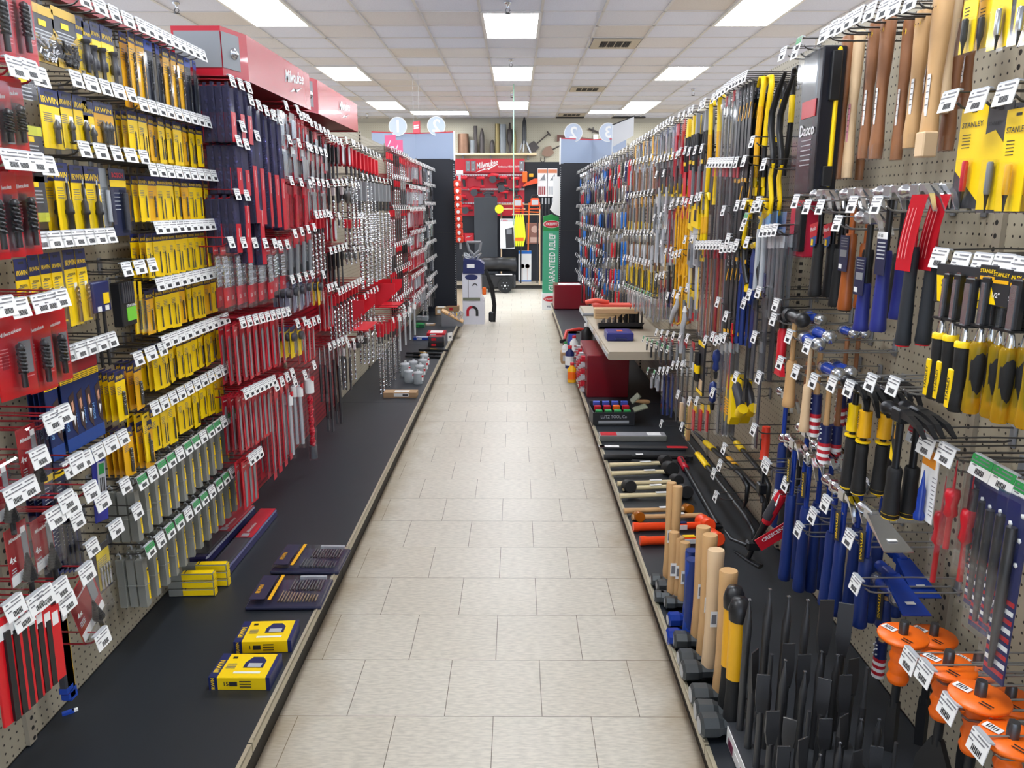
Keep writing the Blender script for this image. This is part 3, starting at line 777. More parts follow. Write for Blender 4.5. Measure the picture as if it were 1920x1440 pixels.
for i in range(4): s.lathe([(.004, -.05), (.0045, -.065), (.003, -.068), (.004, -.075), (.004, -.115)], M_steel, 7, (-.02 + i * .014, -.008, 0))
y, z = lp(186, 1020, .13); put(Proto('screw_extractor_set', 'bit set', m, [('extractor_bit', s, -1), ('blister', blister(-.035, .035, -.125, -.035, .014), -1)]), (XL + .13, y, z - .012), (0, 0, LW), 'grey framed yellow card of four steel extractors left of the lowest tubes')
for k in range(5):
    y, z = lp(95 + k * 9, 950, .12); lhang(clamshell(.045, .19, mat('deep_blue', (30, 48, 110), .3), None, None), y, z, .12, 'deep blue narrow clamshell low behind the step drills', 'deep blue clamshells low on the wall')
link('trim_2', MB().box((XL + .02, 2.35, 2.125), (.03, 1.25, .035), M_rwire), kind='structure')

# ============================================================ near left: red packs on long red hooks
M_mredn = mat('crimson_card', (190, 14, 36), .35)
M_rc = mat('bright_red_card', (214, 16, 30), .35)
def big_drill(w, h, r=.011, n=1, grey=True, L=None):
    m = MB().box((0, .001, -h / 2 + .014), (w, .002, h), M_rc)
    m.box((w * .27, -.0006, -.075), (w * .32, .002, .07), M_grey)
    m.text('Milwaukee', .012, (-w * .08, -.0012, -.018), M_white, width=w * .62, shear=.3, rot=.12)
    for i in range(6): m.box((-w * .3, -.0008, -.05 - i * .007), (w * .25, .0008, .0018), mat('pink_ink', (240, 150, 150), .5))
    m.box((-w * .28, -.0008, -h * .45), (w * .16, .0008, .03), M_red2)
    for i in range(4): m.box((w * .33, -.0008, -h * .55 - i * .008), (w * .2, .0008, .002), mat('pink_ink'))
    b = MB()
    b.twist(-.05, -h * .62, r, M_blk, 3.5, 8, o=(0, -.014), core=.7, tip=False)
    b.lathe([(r, -.05), (r * .8, -.044), (.001, -.04)], M_blk, 8, (0, -.014, 0))
    b.cyl((0, -.014, -h * .62), (0, -.014, -h + .035), r * .62, M_blk, 8)
    cl = MB().prism([(-w * .5, .014), (w * .5, .014), (w * .5, .014 - h), (-w * .5, .014 - h)], -.001, -.003, M_clear)
    cl.prism([(-r * 2, -.03), (r * 2, -.03), (r * 2, -h + .03), (-r * 2, -h + .03)], -.003, -.03, M_clear)
    return Proto('packaged_drill', 'drill bit', m, [('drill_bit', b, -1), ('blister', cl, -1)])
def step_drill(w, h, num='4x'):
    m = MB().box((0, .001, -h / 2 + .014), (w, .002, h), M_mredn).box((0, -.0004, -h + .026), (w * .96, .002, .022), M_white)
    m.text('Milwaukee', .012, (-w * .1, -.0012, -.012), M_white, width=w * .6, shear=.3)
    m.text(num, .022, (-w * .33, -.0012, -.055), M_white)
    m.box((w * .3, -.0006, -.045), (w * .24, .002, .07), M_grey).box((w * .28, -.0012, -.004), (w * .2, .002, .012), M_white)
    for i in range(3): m.box((-w * .33, -.0012, -.075 - i * .006), (w * .2, .0008, .002), M_lgrey)
    pr = []; z = -.05
    for i in range(10):
        r = .003 + i * .0013; pr += [(r, z), (r, z - .0058)]; z -= .006
    pr += [(.008, z), (.0055, z - .006), (.0055, z - .03)]
    b = MB().lathe(pr, M_blk, 12, (0, -.016, 0), smooth=False)
    cl = MB().box((0, -.012, -h / 2 + .014), (w * 1.16, .024, h * 1.06), M_clear, .004)
    return Proto('packaged_step_drill', 'drill bit', m, [('step_drill', b, -1), ('clamshell', cl, -1)])
def rbox(x0, x1, yt, yb, X):
    a = onX((x0 + x1) / 2, yt, X); b = onX((x0 + x1) / 2, yb, X)
    return a.y, a.z, a.z - b.z, abs(onX(x1, (yt + yb) / 2, X).y - onX(x0, (yt + yb) / 2, X).y)
NX = -1.06
for (x0, x1, yt, yb, lb) in ((-40, 5, -60, 110, 'at the very top left corner'), (2, 48, -50, 112, 'top row, in front of the charcoal bit card'), (-60, -18, 145, 300, 'second row, mostly cut by the frame'), (-20, 8, 150, 285, 'second row at the left frame edge'), (4, 33, 145, 285, 'second row beside the dark countersink card'),
    (-40, -8, 322, 490, 'third row far left'), (-8, 21, 322, 485, 'third row at the frame edge'), (20, 57, 320, 480, 'third row, rightmost, with bold black flutes'),
    (-14, 50, 595, 752, 'fourth row, leftmost with a wide card'), (42, 88, 590, 740, 'fourth row, middle'), (78, 118, 582, 722, 'fourth row, rightmost')):
    y, z, h, w_ = rbox(x0, x1, yt, yb, NX)
    put(big_drill(max(w_, .06), h, .010), (NX, y, z - .014), (0, 0, LW - .12), 'red package with black twist drill, ' + lb)
    put(big_drill(max(w_, .06), h, .010), (NX - .03, y + .012, z - .012), (0, 0, LW - .1), 'rear red drill package, behind the one ' + lb)
for (x0, x1, yt, yb, nm, lb) in ((2, 53, 985, 1100, '4x', 'larger one at lower left'), (52, 98, 968, 1070, '4x', 'upper one beside the navy packs'),
    (-30, 12, 870, 985, '5x', 'cut by the left frame edge'), (28, 66, 800, 935, '4x', 'half hidden behind a white tag'), (50, 78, 1150, 1290, '4x', 'low, in front of the long red sleeves'), (118, 180, 1090, 1205, '5x', 'hanging tilted on its own over the pegboard')):
    y, z, h, w_ = rbox(x0, x1, yt, yb, NX)
    put(step_drill(max(w_ * .95, .07), h), (NX, y, z - .014), (0, (-.33 if x0 == 118 else 0), LW + .05), 'red clamshell with black cone step drill, ' + lb)
# red hooks with their tags
for (px, py) in ((15, 128), (42, 132), (60, 145), (5, 300), (25, 302), (55, 305), (75, 312), (22, 578), (62, 570), (80, 566), (100, 560), (-5, 575), (12, 930), (38, 915), (60, 858), (85, 795), (105, 778), (132, 868), (158, 922), (112, 940), (85, 790), (90, 970), (120, 948), (12, 1140), (28, 1160), (55, 1130), (70, 1120), (112, 1130), (150, 1075), (180, 1198), (100, 1105)):
    p = onX(px, py, XL + .26)
    put(HR2, (XL, p.y, p.z - .014), (0, 0, LW), 'red display hook with white price tag at the near left packs', 'red hooks at the near left')
# long red sleeves with blades down to the deck
def sleeve(h, w=.05):
    m = MB().box((0, 0, -h / 2), (w, .006, h), M_rc, .001).box((0, -.0036, -.03), (w * .8, .001, .03), M_white)
    b = MB().box((-.006, -.006, -h * .56), (w * .2, .006, h * .86), M_blk)
    return Proto('long_blade_sleeve', 'saw blades', m, [('saw_blade', b, -1, 'dark grey blade showing through')])
for k in range(6):
    px = 6 + k * 16; p = onX(px, 1180 - k * 3, -1.0 - .0 * k); q = onX(px + 10, 1395 - k * 16, -1.0)
    put(sleeve(p.z - q.z, .07), (-1.03, p.y + .05, p.z), (0, .04, LW - .15), 'tall narrow bright red sleeve with dark blade, bottom left corner', 'tall red sleeves in the bottom left corner')
m = MB().box((0, 0, 0), (.26, .05, .03), M_white, .002).text('STEELHAWG', .02, (0.0, -.026, 0), M_red2)
p = onX(55, 1392, -.99); put(Proto('shelf_tray', 'tray', m, [('divider', MB().box((0, .03, .0), (.26, .01, .02), M_blk), -1)]), (-.99, p.y, DECK + .015), (0, 0, LW), 'white label rail at the foot of the tall red sleeves')
for k, (px, yt, yb, mt, lb) in enumerate(((93, 1010, 1330, M_blk, 'black'), (100, 1090, 1328, mat('violet_case', (70, 50, 110), .3), 'violet'), (107, 1110, 1326, M_yel2, 'amber ended'), (84, 990, 1330, M_dgrey, 'dark grey'))):
    a = onX(px, yt, -1.22); b = onX(px + 10, yb, -1.22)
    m = MB().box((0, 0, -(a.z - b.z) / 2), (.028, .02, a.z - b.z), mt, .003).box((0, -.011, -.05), (.02, .002, .06), M_white)
    e = MB().box((0, 0, -(a.z - b.z) + .008), (.03, .022, .016), mat('cobalt', (30, 70, 170), .4))
    put(Proto('long_narrow_case', 'blade case', m, [('end_cap', e, -1)]), (-1.22, a.y, a.z), (0, .02, LW), 'tall narrow %s case hanging beside the red sleeves near the deck' % lb)
m = MB().box((0, 0, .004), (.03, .012, .008), mat('cobalt')).box((.018, 0, .005), (.014, .01, .006), M_white)
p = onZ(128, 1338, DECK); put(Proto('plastic_scrap', 'scrap', m, []), (p.x, p.y, DECK), (0, 0, .6), 'small blue and white plastic scrap on the black deck at left')
def dark_card(w, h, band, lb, px, py):
    m = MB().box((0, 0, -h / 2), (w, .002, h), M_dgrey).box((0, -.001, -h + .012 if band == 'low' else -.01), (w, .002, .022), mat('lime_band', (205, 205, 60), .4)).box((0, -.0015, -.03), (w * .3, .001, .012), M_yel)
    for i in range(4): m.box((0, -.0015, -.045 - i * .009), (w * .6, .001, .003), M_lgrey)
    p = onX(px, py, XL + .13); put(Proto('carded_bit_holder', 'driver bits', m, [('blister', blister(-w * .3, w * .3, -h * .9, -h * .55, .02), -1)]), (XL + .13, p.y, p.z), (0, 0, LW), lb)
dark_card(.1, .13, 'top', 'charcoal card with lime top band beside the second row of red drills', 52, 236)
dark_card(.08, .12, 'low', 'charcoal card with lime bottom band beside the third row red drill', 62, 322)
dark_card(.1, .07, 'top', 'wide yellow topped card under the topmost red tags', 38, 125)
# ============================================================ left wall beyond the beige bay
M_violet = clear('violet_clear', (132, 130, 166), 0.84, 0.1)
M_mred = mat('pack_red', (196, 22, 44), .3)
def violet_case(h, w=.045, red=.55):
    m = MB().box((0, -.012, -h / 2), (w, .028, h), M_violet, .003)
    c = MB().box((0, -.0275, -h * (1 - red / 2)), (w * .9, .002, h * red * .98), M_mred).box((0, .001, -h * .25), (w * .8, .002, h * .45), mat('dark_navy', (28, 26, 52), .4))
    c.text('Milwaukee', .012, (0, -.0015, -h * .62), M_white, width=h * red * .3, rot=PI / 2, shear=.3); c.v = [(x, y - .028 if abs(y + .0015) < 1e-5 else y, z) for x, y, z in c.v]
    b = MB().twist(-h * .9, -h * .15, w * .24, M_steel, 5, 6, o=(0, -.014), core=.5); b.cyl((0, -.014, -h * .15), (0, -.014, -.02), .004, M_steel, 6)
    hg = MB().box((0, -.01, .006), (.012, .01, .018), M_violet)
    return Proto('violet_clamshell_bit', 'auger bit', m, [('red_card', c, -1), ('auger_bit', b, -1), ('hanger', hg, -1)])
def red_card(h, w=.045, mt=None, blade=True, top=True, name='blade_sleeve'):
    m = MB().box((0, 0, -h / 2 + .01), (w, .002, h), mt or M_mred)
    if top: m.text('Milwaukee', .01, (0, -.0016, -.012), M_white, width=w * .7, shear=.3)
    ps = []
    if blade:
        b = MB().prism([(-w * .2, -h * .9), (w * .1, -h * .9), (w * .22, -h * .2), (w * .05, -h * .14), (-w * .2, -h * .2)], -.002, -.004, M_grey); ps = [('saw_blade', b, -1)]
    return Proto(name, 'saw blade', m, ps)
def ten_pack(h=.24, w=.06):
    m = MB().box((0, 0, -h * .78), (w, .003, h * .3), M_mred).box((0, 0, -h * .06), (w * .8, .002, h * .12), M_mred)
    m.text('10', .024, (0, -.0025, -h * .8), M_white)
    m.text('Milwaukee', .009, (0, -.002, -h * .06), M_white, width=w * .6)
    b = MB()
    for dx in (-.014, .002, .016): b.twist(-h * .62, -h * .14, .006, M_steel, 4, 6, o=(dx, -.004), core=.5)
    c = MB().box((0, -.006, -h / 2), (w, .014, h), M_clear)
    return Proto('ten_piece_drill_pack', 'drill bit', m, [('drill_bit', b, -1), ('clamshell', c, -1)])
def bag_pack(h, w, c1, c2=None, item=M_steel, n=3, name='blister_pack'):
    m = MB().box((0, 0, -h * .14), (w, .003, h * .28), c1)
    if c2: m.box((0, 0, -h * .85), (w, .003, h * .28), c2)
    b = MB()
    for i in range(n): b.cyl(((i - (n - 1) / 2) * w / (n + .3), -.006, -h * .92), ((i - (n - 1) / 2) * w / (n + .3), -.006, -h * .2), w / (n + 1) * .34, item, 6)
    c = MB().box((0, -.005, -h * .5), (w, .014, h * .96), M_clear)
    return Proto(name, 'tool pack', m, [('tool', b, -1), ('blister', c, -1)])
def sds_bit(h, r=.008, collar=M_red, head=M_steel, spiral=True, sh=.18):
    m = MB()
    if spiral: m.twist(-h, -h * sh * 1.6, r, head, max(3, h * 22), 6, core=.5)
    else: m.tube([(0, 0, -h), (0, 0, -h * .93), (0, 0, -h * .9), (0, 0, -h * sh)], [r * .3, r * 1.3, r * .9, r * .8], head, 7)
    m.cyl((0, 0, -h * sh * 1.6), (0, 0, -.01), r * .75, M_dsteel, 7)
    c = MB().box((0, 0, -h * sh * .5 - .01), (r * 2.6, r * 2.4, h * sh), collar, .002)
    return Proto('masonry_bit', 'drill bit', m, [('hang_collar', c, -1)])
def hole_saw(r=.03, h=.045):
    m = MB().lathe([(.004, .002), (r * .9, 0), (r, -.004), (r, -h), (r * .93, -h), (r * .93, -.008)], M_dsteel, 16)
    m.cyl((0, 0, .01), (0, 0, -h - .02), .004, M_steel, 6)
    return Proto('hole_saw', 'hole saw', m, [])
def disc(r=.045):
    m = MB().lathe([(.01, -.0015), (r, -.001), (r, .001), (.01, .0015)], M_dsteel, 20, (0, 0, -r), 'y')
    return Proto('saw_disc', 'disc', m, [])
def bar_tool(h, w=.012, tip='flat', c=M_dsteel, sh=M_steel):
    m = MB().tube([(0, 0, 0), (0, 0, -h * .3), (0, 0, -h * .34), (0, 0, -h * .85)], [w * .4, w * .4, w * .55, w * .5], c, 6)
    m.prism([(-w * .5, -h * .85), (w * .5, -h * .85), (w * (1.0 if tip == 'flat' else .05), -h), (-w * (1.0 if tip == 'flat' else .05), -h)], -w * .3, w * .3, c)
    return Proto('steel_chisel', 'chisel', m, [('shank', MB().cyl((0, 0, .01), (0, 0, -h * .28), w * .46, sh, 7), -1)])
def clear_tube(h, r=.016, striped=True):
    m = MB().lathe([(r, -h), (r, -.03), (r * .9, -.015), (r * .5, 0)], M_clear, 14)
    i = MB()
    if striped: i.twist(-h * .86, -h * .28, r * .7, M_mred, 2.5, 8, core=.3); i.cyl((0, 0, -h * .98), (0, 0, -h * .84), r * .9, mat('tube_end_grey', (90, 92, 96), .5), 12)  # plain grey cylinder at the lower end of the striped contents
    else: i.cyl((0, 0, -h * .95), (0, 0, -h * .1), r * .55, M_lgrey, 10)
    l = MB().cyl((0, 0, -h * .26), (0, 0, -h * .12), r * 1.02, M_white, 14).box((0, -r * .8, -h * .11), (r * 1.2, r * .6, .02), M_red)
    return Proto('clear_tube_pack', 'tube pack', m, [('contents', i, -1), ('wrap_label', l, -1)])
def hex_roll(w=.05, h=.13):
    m = MB()
    o = [(-w / 2, -.02), (-w * .3, 0), (w * .3, 0), (w / 2, -.02), (w / 2, -h + .02), (w * .3, -h), (-w * .3, -h), (-w / 2, -h + .02)]
    m.prism(o, -.006, .006, M_red2).prism([(x * .8, z * .86 - h * .07) for x, z in o], -.0075, -.006, M_lgrey)
    return Proto('rounded_blister_pack', 'blade pack', m, [])
def pin_pack(w=.05, h=.15, body=M_yel):
    m = MB().box((0, 0, -h / 2), (w, .002, h), body).box((0, -.0008, -.012), (w, .002, .024), M_navy)
    b = MB().lathe([(w * .42, -.004), (w * .42, -.02), (w * .3, -.024)], M_dgrey, 14, (0, 0, -h * .33), 'y'); b.cyl((0, -.012, -h * .4), (0, -.012, -h * .85), .005, M_steel, 6)
    return Proto('carded_hole_saw', 'hole saw', m, [('hole_saw', b, -1), ('blister', MB().box((0, -.012, -h * .5), (w * .94, .026, h * .9), M_clear), -1)])
# headers over the two red bays
def header(Y0, L, lb):
    m = MB(); z0, z1 = 2.035, 2.21
    out = [(XL, 0), (-1.115, 0), (-1.07, .16), (-1.07, L), (XL, L)]
    vs = [(x, y, z0) for x, y in out] + [(x, y, z1) for x, y in out]
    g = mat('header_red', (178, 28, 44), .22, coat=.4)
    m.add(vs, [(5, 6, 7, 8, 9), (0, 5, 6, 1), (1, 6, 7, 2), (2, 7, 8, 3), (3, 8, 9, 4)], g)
    m.add([(x, y, z0 + .01) for x, y in out], [(0, 1, 2, 3, 4)], mat('underside_shade_red', (120, 20, 32), .5))  # shade beneath the header painted in as a darker red
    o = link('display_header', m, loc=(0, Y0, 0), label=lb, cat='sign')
    pl = MB()
    zz0, zz1 = z0 + .028, z1 - .018
    pl.add([(XL + .01, -.003, zz0), (-1.116, -.003, zz0), (-1.116, -.003, zz1), (XL + .01, -.003, zz1)], [(0, 1, 2, 3)], M_grey)
    d = Vector((.045, .16, 0)).normalized(); nn = Vector((d.y, -d.x, 0)) * .003
    a = Vector((-1.115, 0, 0)) + nn; q = a + d * .11
    pl.add([(a.x, a.y, zz0), (q.x, q.y, zz0), (q.x, q.y, zz1), (a.x, a.y, zz1)], [(0, 1, 2, 3)], M_grey)
    c = link('end_plate', pl, parent=o)
    c2 = a + d * .07
    bo = MB(); bo.M = Matrix.Translation((c2.x, c2.y, (z0 + z1) / 2)) @ Matrix.Rotation(math.atan2(d.y, d.x), 4, 'Z')
    bo.lathe([(.022, 0), (.022, -.004), (.013, -.005), (.013, -.014), (.003, -.016)], M_steel, 12, axis='y')
    link('bolt', bo, parent=c)
    t = MB(); t.M = Matrix.Translation((-1.068, .82, 2.15)) @ Matrix.Rotation(LW, 4, 'Z')
    t.text('Milwaukee', .075, (0, 0, .0), M_white, width=.32, shear=.35, rot=.1)
    t.prism([(-.09, -.075), (-.02, -.05), (-.01, -.06), (.12, -.03), (.03, -.062), (.02, -.05), (-.03, -.066)], -.001, .001, M_white)
    link('lettering', t, parent=o)
header(3.11, 1.11, 'red glossy header box with grey end plate and bolt, nearer of two'); header(4.225, 1.22, 'red glossy header box on the left wall, farther of two')

# the runs: side, first and last front hook as seen in the photo, hooks, depth
V20 = violet_case(.2); V18 = violet_case(.18); V47 = violet_case(.46, .05, .5); V50 = violet_case(.5, .05, .45)
RC23 = red_card(.235); RC23s = red_card(.235, .045, M_red2); RC42 = red_card(.42, .045); RC20 = red_card(.2, .05, M_red)
TP = ten_pack(); TPs = ten_pack(.2, .07)
BP1 = bag_pack(.17, .06, M_white, M_mred, M_steel, 3); BP2 = bag_pack(.2, .05, M_mred, M_mred, M_steel, 2); BP3 = bag_pack(.22, .055, M_mred, None, M_mred, 2); BP4 = bag_pack(.22, .06, M_mred, M_blk, M_grey, 1)
SR = sds_bit(.3, .008, M_red); SRl = sds_bit(.62, .011, M_red); SRx = sds_bit(.75, .016, M_grey); SB = sds_bit(.24, .006, M_blk, M_dsteel, False, .4); SW = sds_bit(.26, .007, mat('wht_collar', (225, 215, 215), .4), M_steel)
CHs = bar_tool(.3, .016); CHl = bar_tool(.5, .018); CHd = bar_tool(.5, .018, 'pt', M_dsteel)
HX = hex_roll(); PP = pin_pack(); PPg = pin_pack(.05, .15, mat('violet_grey', (120, 118, 140), .3))
CTS = clear_tube(.5, .024); CTW = clear_tube(.36, .016, False)
HRl = hook(.37, M_rwire)
HS = hole_saw(.028, .04); DC = disc(.05); DCs = disc(.03)
R_ = lambda *a, **k: run(-1, *a, **k)
def rbar(lbl): return lbl
R_(420, 160, 452, 172, 3, 5, V20, 'dark violet clamshell auger bit in the top row under the nearer header', HR)
R_(456, 195, 512, 232, 5, 2, V47, 'long violet clamshell auger bit with red card, tall row of the red bay', HR)
R_(432, 272, 447, 278, 2, 4, V18, 'short violet clamshell auger bit below the top row of the red bay', HR)
R_(440, 245, 468, 262, 2, 2, V50, 'longest violet clamshell bit reaching to the middle of the red bay', HR)
R_(430, 372, 448, 374, 2, 4, V20, 'shadowed violet clamshell bit behind the longest ones', HR)
R_(418, 462, 502, 463, 5, 2, TP, 'red ten piece pack of silver drills in the middle of the red bay', HR)
R_(512, 466, 526, 464, 2, 3, TPs, 'red ten piece pack with silver spiral tips at the right of its row', HR)
R_(440, 612, 528, 590, 9, 3, [RC23, RC23s, RC23], 'red blade sleeve in the upper row of red sleeves', HR)
R_(447, 745, 500, 720, 7, 3, [RC23s, RC23], 'red blade sleeve in the lower row of red sleeves', HR)
R_(505, 730, 536, 705, 4, 3, [RC42], 'long red blade sleeve hanging near the black deck', HR)
R_(541, 722, 560, 708, 2, 2, CTW, 'white and clear tube pack beside the long red sleeves', HR)
R_(578, 690, 578, 690, 1, 1, CTS, 'tall clear tube with red and silver spiral standing out alone', HR, group=False)
R_(457, 868, 474, 855, 3, 2, RC20, 'red carded spatula blade lowest on the red bay', HR)
R_(524, 205, 546, 212, 2, 3, BP1, 'white topped blister pack right of the tall violet cases', HR)
R_(551, 222, 566, 228, 3, 3, RC20, 'thin red card under the header beside the white packs', HR)
R_(572, 236, 606, 256, 5, 3, [BP2, SB], 'red and black packs under the farther header', HR)
R_(530, 268, 566, 280, 3, 2, BP1, 'clear pack with silver tool, second row of the farther red bay', HR)
R_(572, 283, 600, 292, 4, 3, BP2, 'small red and silver pack in the second row', HR)
R_(534, 345, 570, 350, 3, 3, BP3, 'slanting pink clear pack in the third row', HR, tilt=.12)
R_(576, 345, 604, 350, 4, 3, [RC20, BP1], 'red and silver packs in the third row near the black bits', HR)
R_(541, 444, 578, 432, 4, 3, BP4, 'pink blister pack with black window in the fourth row', HR, tilt=.12)
R_(582, 408, 604, 405, 4, 2, SR, 'red spiral bits in the fourth row', HR)
R_(536, 530, 574, 520, 4, 3, PPg, 'grey violet carded hole saw in the fifth row', HR)
R_(596, 520, 596, 520, 1, 2, PP, 'yellow carded hole saw with round blister, upper', HR)
R_(546, 612, 560, 608, 2, 3, PP, 'yellow carded hole saw with round blister, lower pair', HR)
R_(568, 612, 586, 604, 3, 2, RC20, 'bright red packs beside the lower yellow hole saws', HR)
R_(608, 262, 630, 272, 4, 3, SB, 'black rubber gripped bits under the end of the farther header', HR)
R_(640, 268, 652, 272, 2, 5, HX, 'rounded dark red blister packs stacked deep, upper', HR)
R_(616, 348, 640, 346, 4, 3, [SB, SW], 'black bits with pink labels left of the beige bay', HR)
R_(610, 408, 626, 410, 2, 5, HX, 'rounded dark red blister packs stacked deep, lower', HR)
R_(610, 475, 640, 466, 5, 3, SB, 'bundle of black shafts in the middle row', HR)
R_(606, 545, 620, 540, 3, 2, RC23, 'slim red sleeves over the steel chisels', HR)
R_(626, 552, 668, 530, 8, 2, SR, 'silver spiral masonry bits in a close row', HR)
R_(608, 655, 640, 640, 5, 2, [CHs, CHl], 'dark steel chisels hanging near the deck', HR)
R_(644, 650, 664, 640, 3, 2, [SW, CHs], 'grey steel tools beside the dark chisels', HR)
R_(670, 640, 682, 632, 2, 2, HS, 'dark cylindrical hole saws low on the beige bay', HR)
R_(656, 274, 705, 298, 8, 2, SRl, 'long silver auger with red collar in the tall row', H20)
R_(672, 335, 726, 345, 8, 1, SRx, 'extra long spiral auger hanging down the beige bay', H20)
R_(651, 350, 664, 352, 3, 3, DC, 'grey round discs on a black wire', H20)
R_(655, 408, 672, 408, 3, 2, SR, 'red topped grey bits below the discs', H20)
R_(656, 472, 690, 468, 5, 5, DCs, 'stack of small silver discs lying on hooks', H20)
R_(676, 560, 700, 545, 5, 2, SR, 'silver spiral bits around the red bins', H20)
R_(688, 605, 712, 600, 4, 3, SR, 'silver spiral augers bundled low before the tubes', H20)
R_(716, 604, 746, 592, 4, 2, sds_bit(.55, .009, M_red), 'red collared masonry bits hanging low in front', HRl, out=.3)
R_(748, 580, 776, 560, 4, 1, CTW, 'white tube packs hanging over the clear jars', HRl, out=.34)
# red bins on the wall
for (x0, x1, yt, lb) in ((661, 693, 557, 'nearer'), (697, 747, 527, 'farther')):
    p = onX(x1, yt, -1.0); m = MB()
    out_ = [(0, 0), (.3, 0), (.3, -.2), (.14, -.2), (0, -.07)]
    m.prism([(a, b) for a, b in out_], -.2, -.195, M_red).prism([(a, b) for a, b in out_], .2, .205, M_red)
    m.box((.296, 0, -.1), (.006, .4, .2), M_red).box((.14, 0, -.2), (.3, .4, .006), M_red)
    put(Proto('red_display_bin', 'bin', m, []), (XL + .3, p.y, p.z), (0, 0, PI), 'red metal display bin with sloping side on the left wall, ' + lb)
# far red bay and the last beige bay
cols = [M_mred, M_red2, M_red]
far = [red_card(.2, .05), bag_pack(.16, .05, M_mred, None, M_lgrey, 2), hex_roll(.05, .17), ten_pack(.18, .05), bag_pack(.15, .05, M_mred, M_white, M_mred, 2)]
zrow = [1.98, 1.72, 1.5, 1.27, 1.05, .83, .62]
for i, Z in enumerate(zrow):
    pr = [far[i % 5], far[(i * 2 + 1) % 5]]
    for k in range(12):
        Y = 7.8 + 1.25 * k / 11
        put(HR, (XL, Y, Z), (0, 0, LW), 'red hook with tag in the far red bay', 'hooks of the far red bay')
        for j in range(2): put(pr[(k // 4) % 2], (-1.08 - .05 * j, Y, Z - .005), (0, 0, LW + rnd.uniform(-.2, .2)), 'small red pack in the far red bay, hook row %s from the top' % ['one', 'two', 'three', 'four', 'five', 'six', 'seven'][i], 'red packs far bay row %d' % i)
gfar = [SB, bag_pack(.16, .05, M_grey, None, M_dgrey, 2), bag_pack(.18, .05, mat('dk_navy', (34, 40, 66), .4), None, M_grey, 2), SW, bag_pack(.17, .05, M_lgrey, M_dgrey, M_steel, 2), bar_tool(.2, .016)]
for i, Z in enumerate([1.98, 1.78, 1.56, 1.33, 1.1, .9, .68, .5]):
    for k in range(11):
        Y = 9.12 + 1.1 * k / 10
        put(H20, (XL, Y, Z), (0, 0, LW), 'hook with white tag in the last bay before the left black end panel', 'hooks of the last left bay')
        for j in range(2): put(gfar[(i * 2 + k // 2) % 6], (-1.09 - .05 * j, Y, Z - .005), (0, 0, LW + rnd.uniform(-.3, .3)), 'small grey or black tool in the last bay before the left black end panel', 'small tools of the last left bay')
for i, Z in enumerate([2.0, 1.78, 1.52, 1.2, .98, .72]):
    for k in range(9):
        Y = 6.75 + 1.0 * k / 8
        put(HR if i % 2 else H20, (XL, Y, Z), (0, 0, LW), 'hook with tag between the augers and the far red bay', 'hooks between augers and far red bay')
        put([SR, SB, sds_bit(.3, .012, M_blk), CHs][(i + k // 3) % 4] if (i + k // 3) % 4 != 2 else SR, (-1.09, Y, Z), (0, 0, LW), 'dark or silver bit between the augers and the far red bay', 'bits between augers and far red bay')
# ============================================================ right wall, hammers and chisels
M_wood = mat('ash_wood', (205, 162, 110), .5, var=.16, scale=14)
M_wood2 = mat('dark_hickory', (148, 98, 62), .5, var=.3, scale=18)
M_wood3 = mat('pale_wood', (222, 190, 150), .5, var=.1, scale=12)
M_leather = mat('orange_leather', (158, 84, 36), .35, var=.12, scale=30)
M_chrome = mat('chrome', (215, 217, 220), .12, 1)
M_bluep = mat('blue_enamel', (28, 60, 150), .2)
M_hcard = mat('hang_card_navy', (20, 30, 66), .4)
M_gunmetal = mat('gunmetal', (46, 47, 50), .35, .6)
M_flagb = mat('flag_blue', (24, 34, 84), .4); M_flagr = mat('flag_red', (190, 28, 44), .4)
def handle(m, L, mt, w=.017, flat=.8, prof=None, z0=0.0, n=10):
    prof = prof or [(0, .75), (.2, .7), (.45, .72), (.7, 1.0), (.9, 1.08), (.985, 1.1), (1, .95)]
    m.tube([(0, 0, z0 - L * u) for u, _ in prof], [w * r for _, r in prof], mt, n, flat=flat)
def head_claw(m, mt, s=1.0, long=False):
    m.lathe([(.0145 * s, -.058 * s), (.0155 * s, -.055 * s), (.0155 * s, -.04 * s), (.011 * s, -.034 * s), (.011 * s, -.018 * s)], mt, 14, (0, 0, .018), 'x')
    m.box((-.001, 0, .018), (.036 * s, .024 * s, .028 * s), mt, .004)
    k = 1.35 if long else 1.0
    for sy in (-1, 1):
        pts = [(.012, sy * .004, .024), (.04 * k, sy * .0075, .024), (.07 * k, sy * .0105, .008 if not long else .018), (.092 * k, sy * .012, -.022 if not long else .002)]
        vs = []; fs = []
        for i, (x, y, z) in enumerate(pts):
            wdt = (.0075, .0065, .006, .0045)[i]; t = (.009, .0065, .0045, .0015)[i]
            vs += [(x, y - wdt, z + t), (x, y + wdt, z + t), (x, y + wdt, z - t), (x, y - wdt, z - t)]
        for i in range(3):
            for q in range(4): fs.append((i * 4 + q, i * 4 + (q + 1) % 4, i * 4 + 4 + (q + 1) % 4, i * 4 + 4 + q))
        fs += [(0, 1, 2, 3), (15, 14, 13, 12)]
        m.add(vs, fs, mt)
def head_ball(m, mt, c=M_bluep, s=1.0):
    m.lathe([(.015 * s, -.055 * s), (.017 * s, -.052 * s), (.017 * s, -.03 * s)], mt, 14, (0, 0, .018), 'x')
    m.lathe([(.0172 * s, -.036 * s), (.012 * s, -.024 * s), (.015 * s, 0), (.012 * s, .02 * s), (.012 * s, .028 * s)], c, 14, (0, 0, .018), 'x')
    m.lathe([(.011 * s, .026 * s), (.016 * s, .034 * s), (.018 * s, .045 * s), (.014 * s, .058 * s), (.001, .062 * s)], mt, 14, (0, 0, .018), 'x')
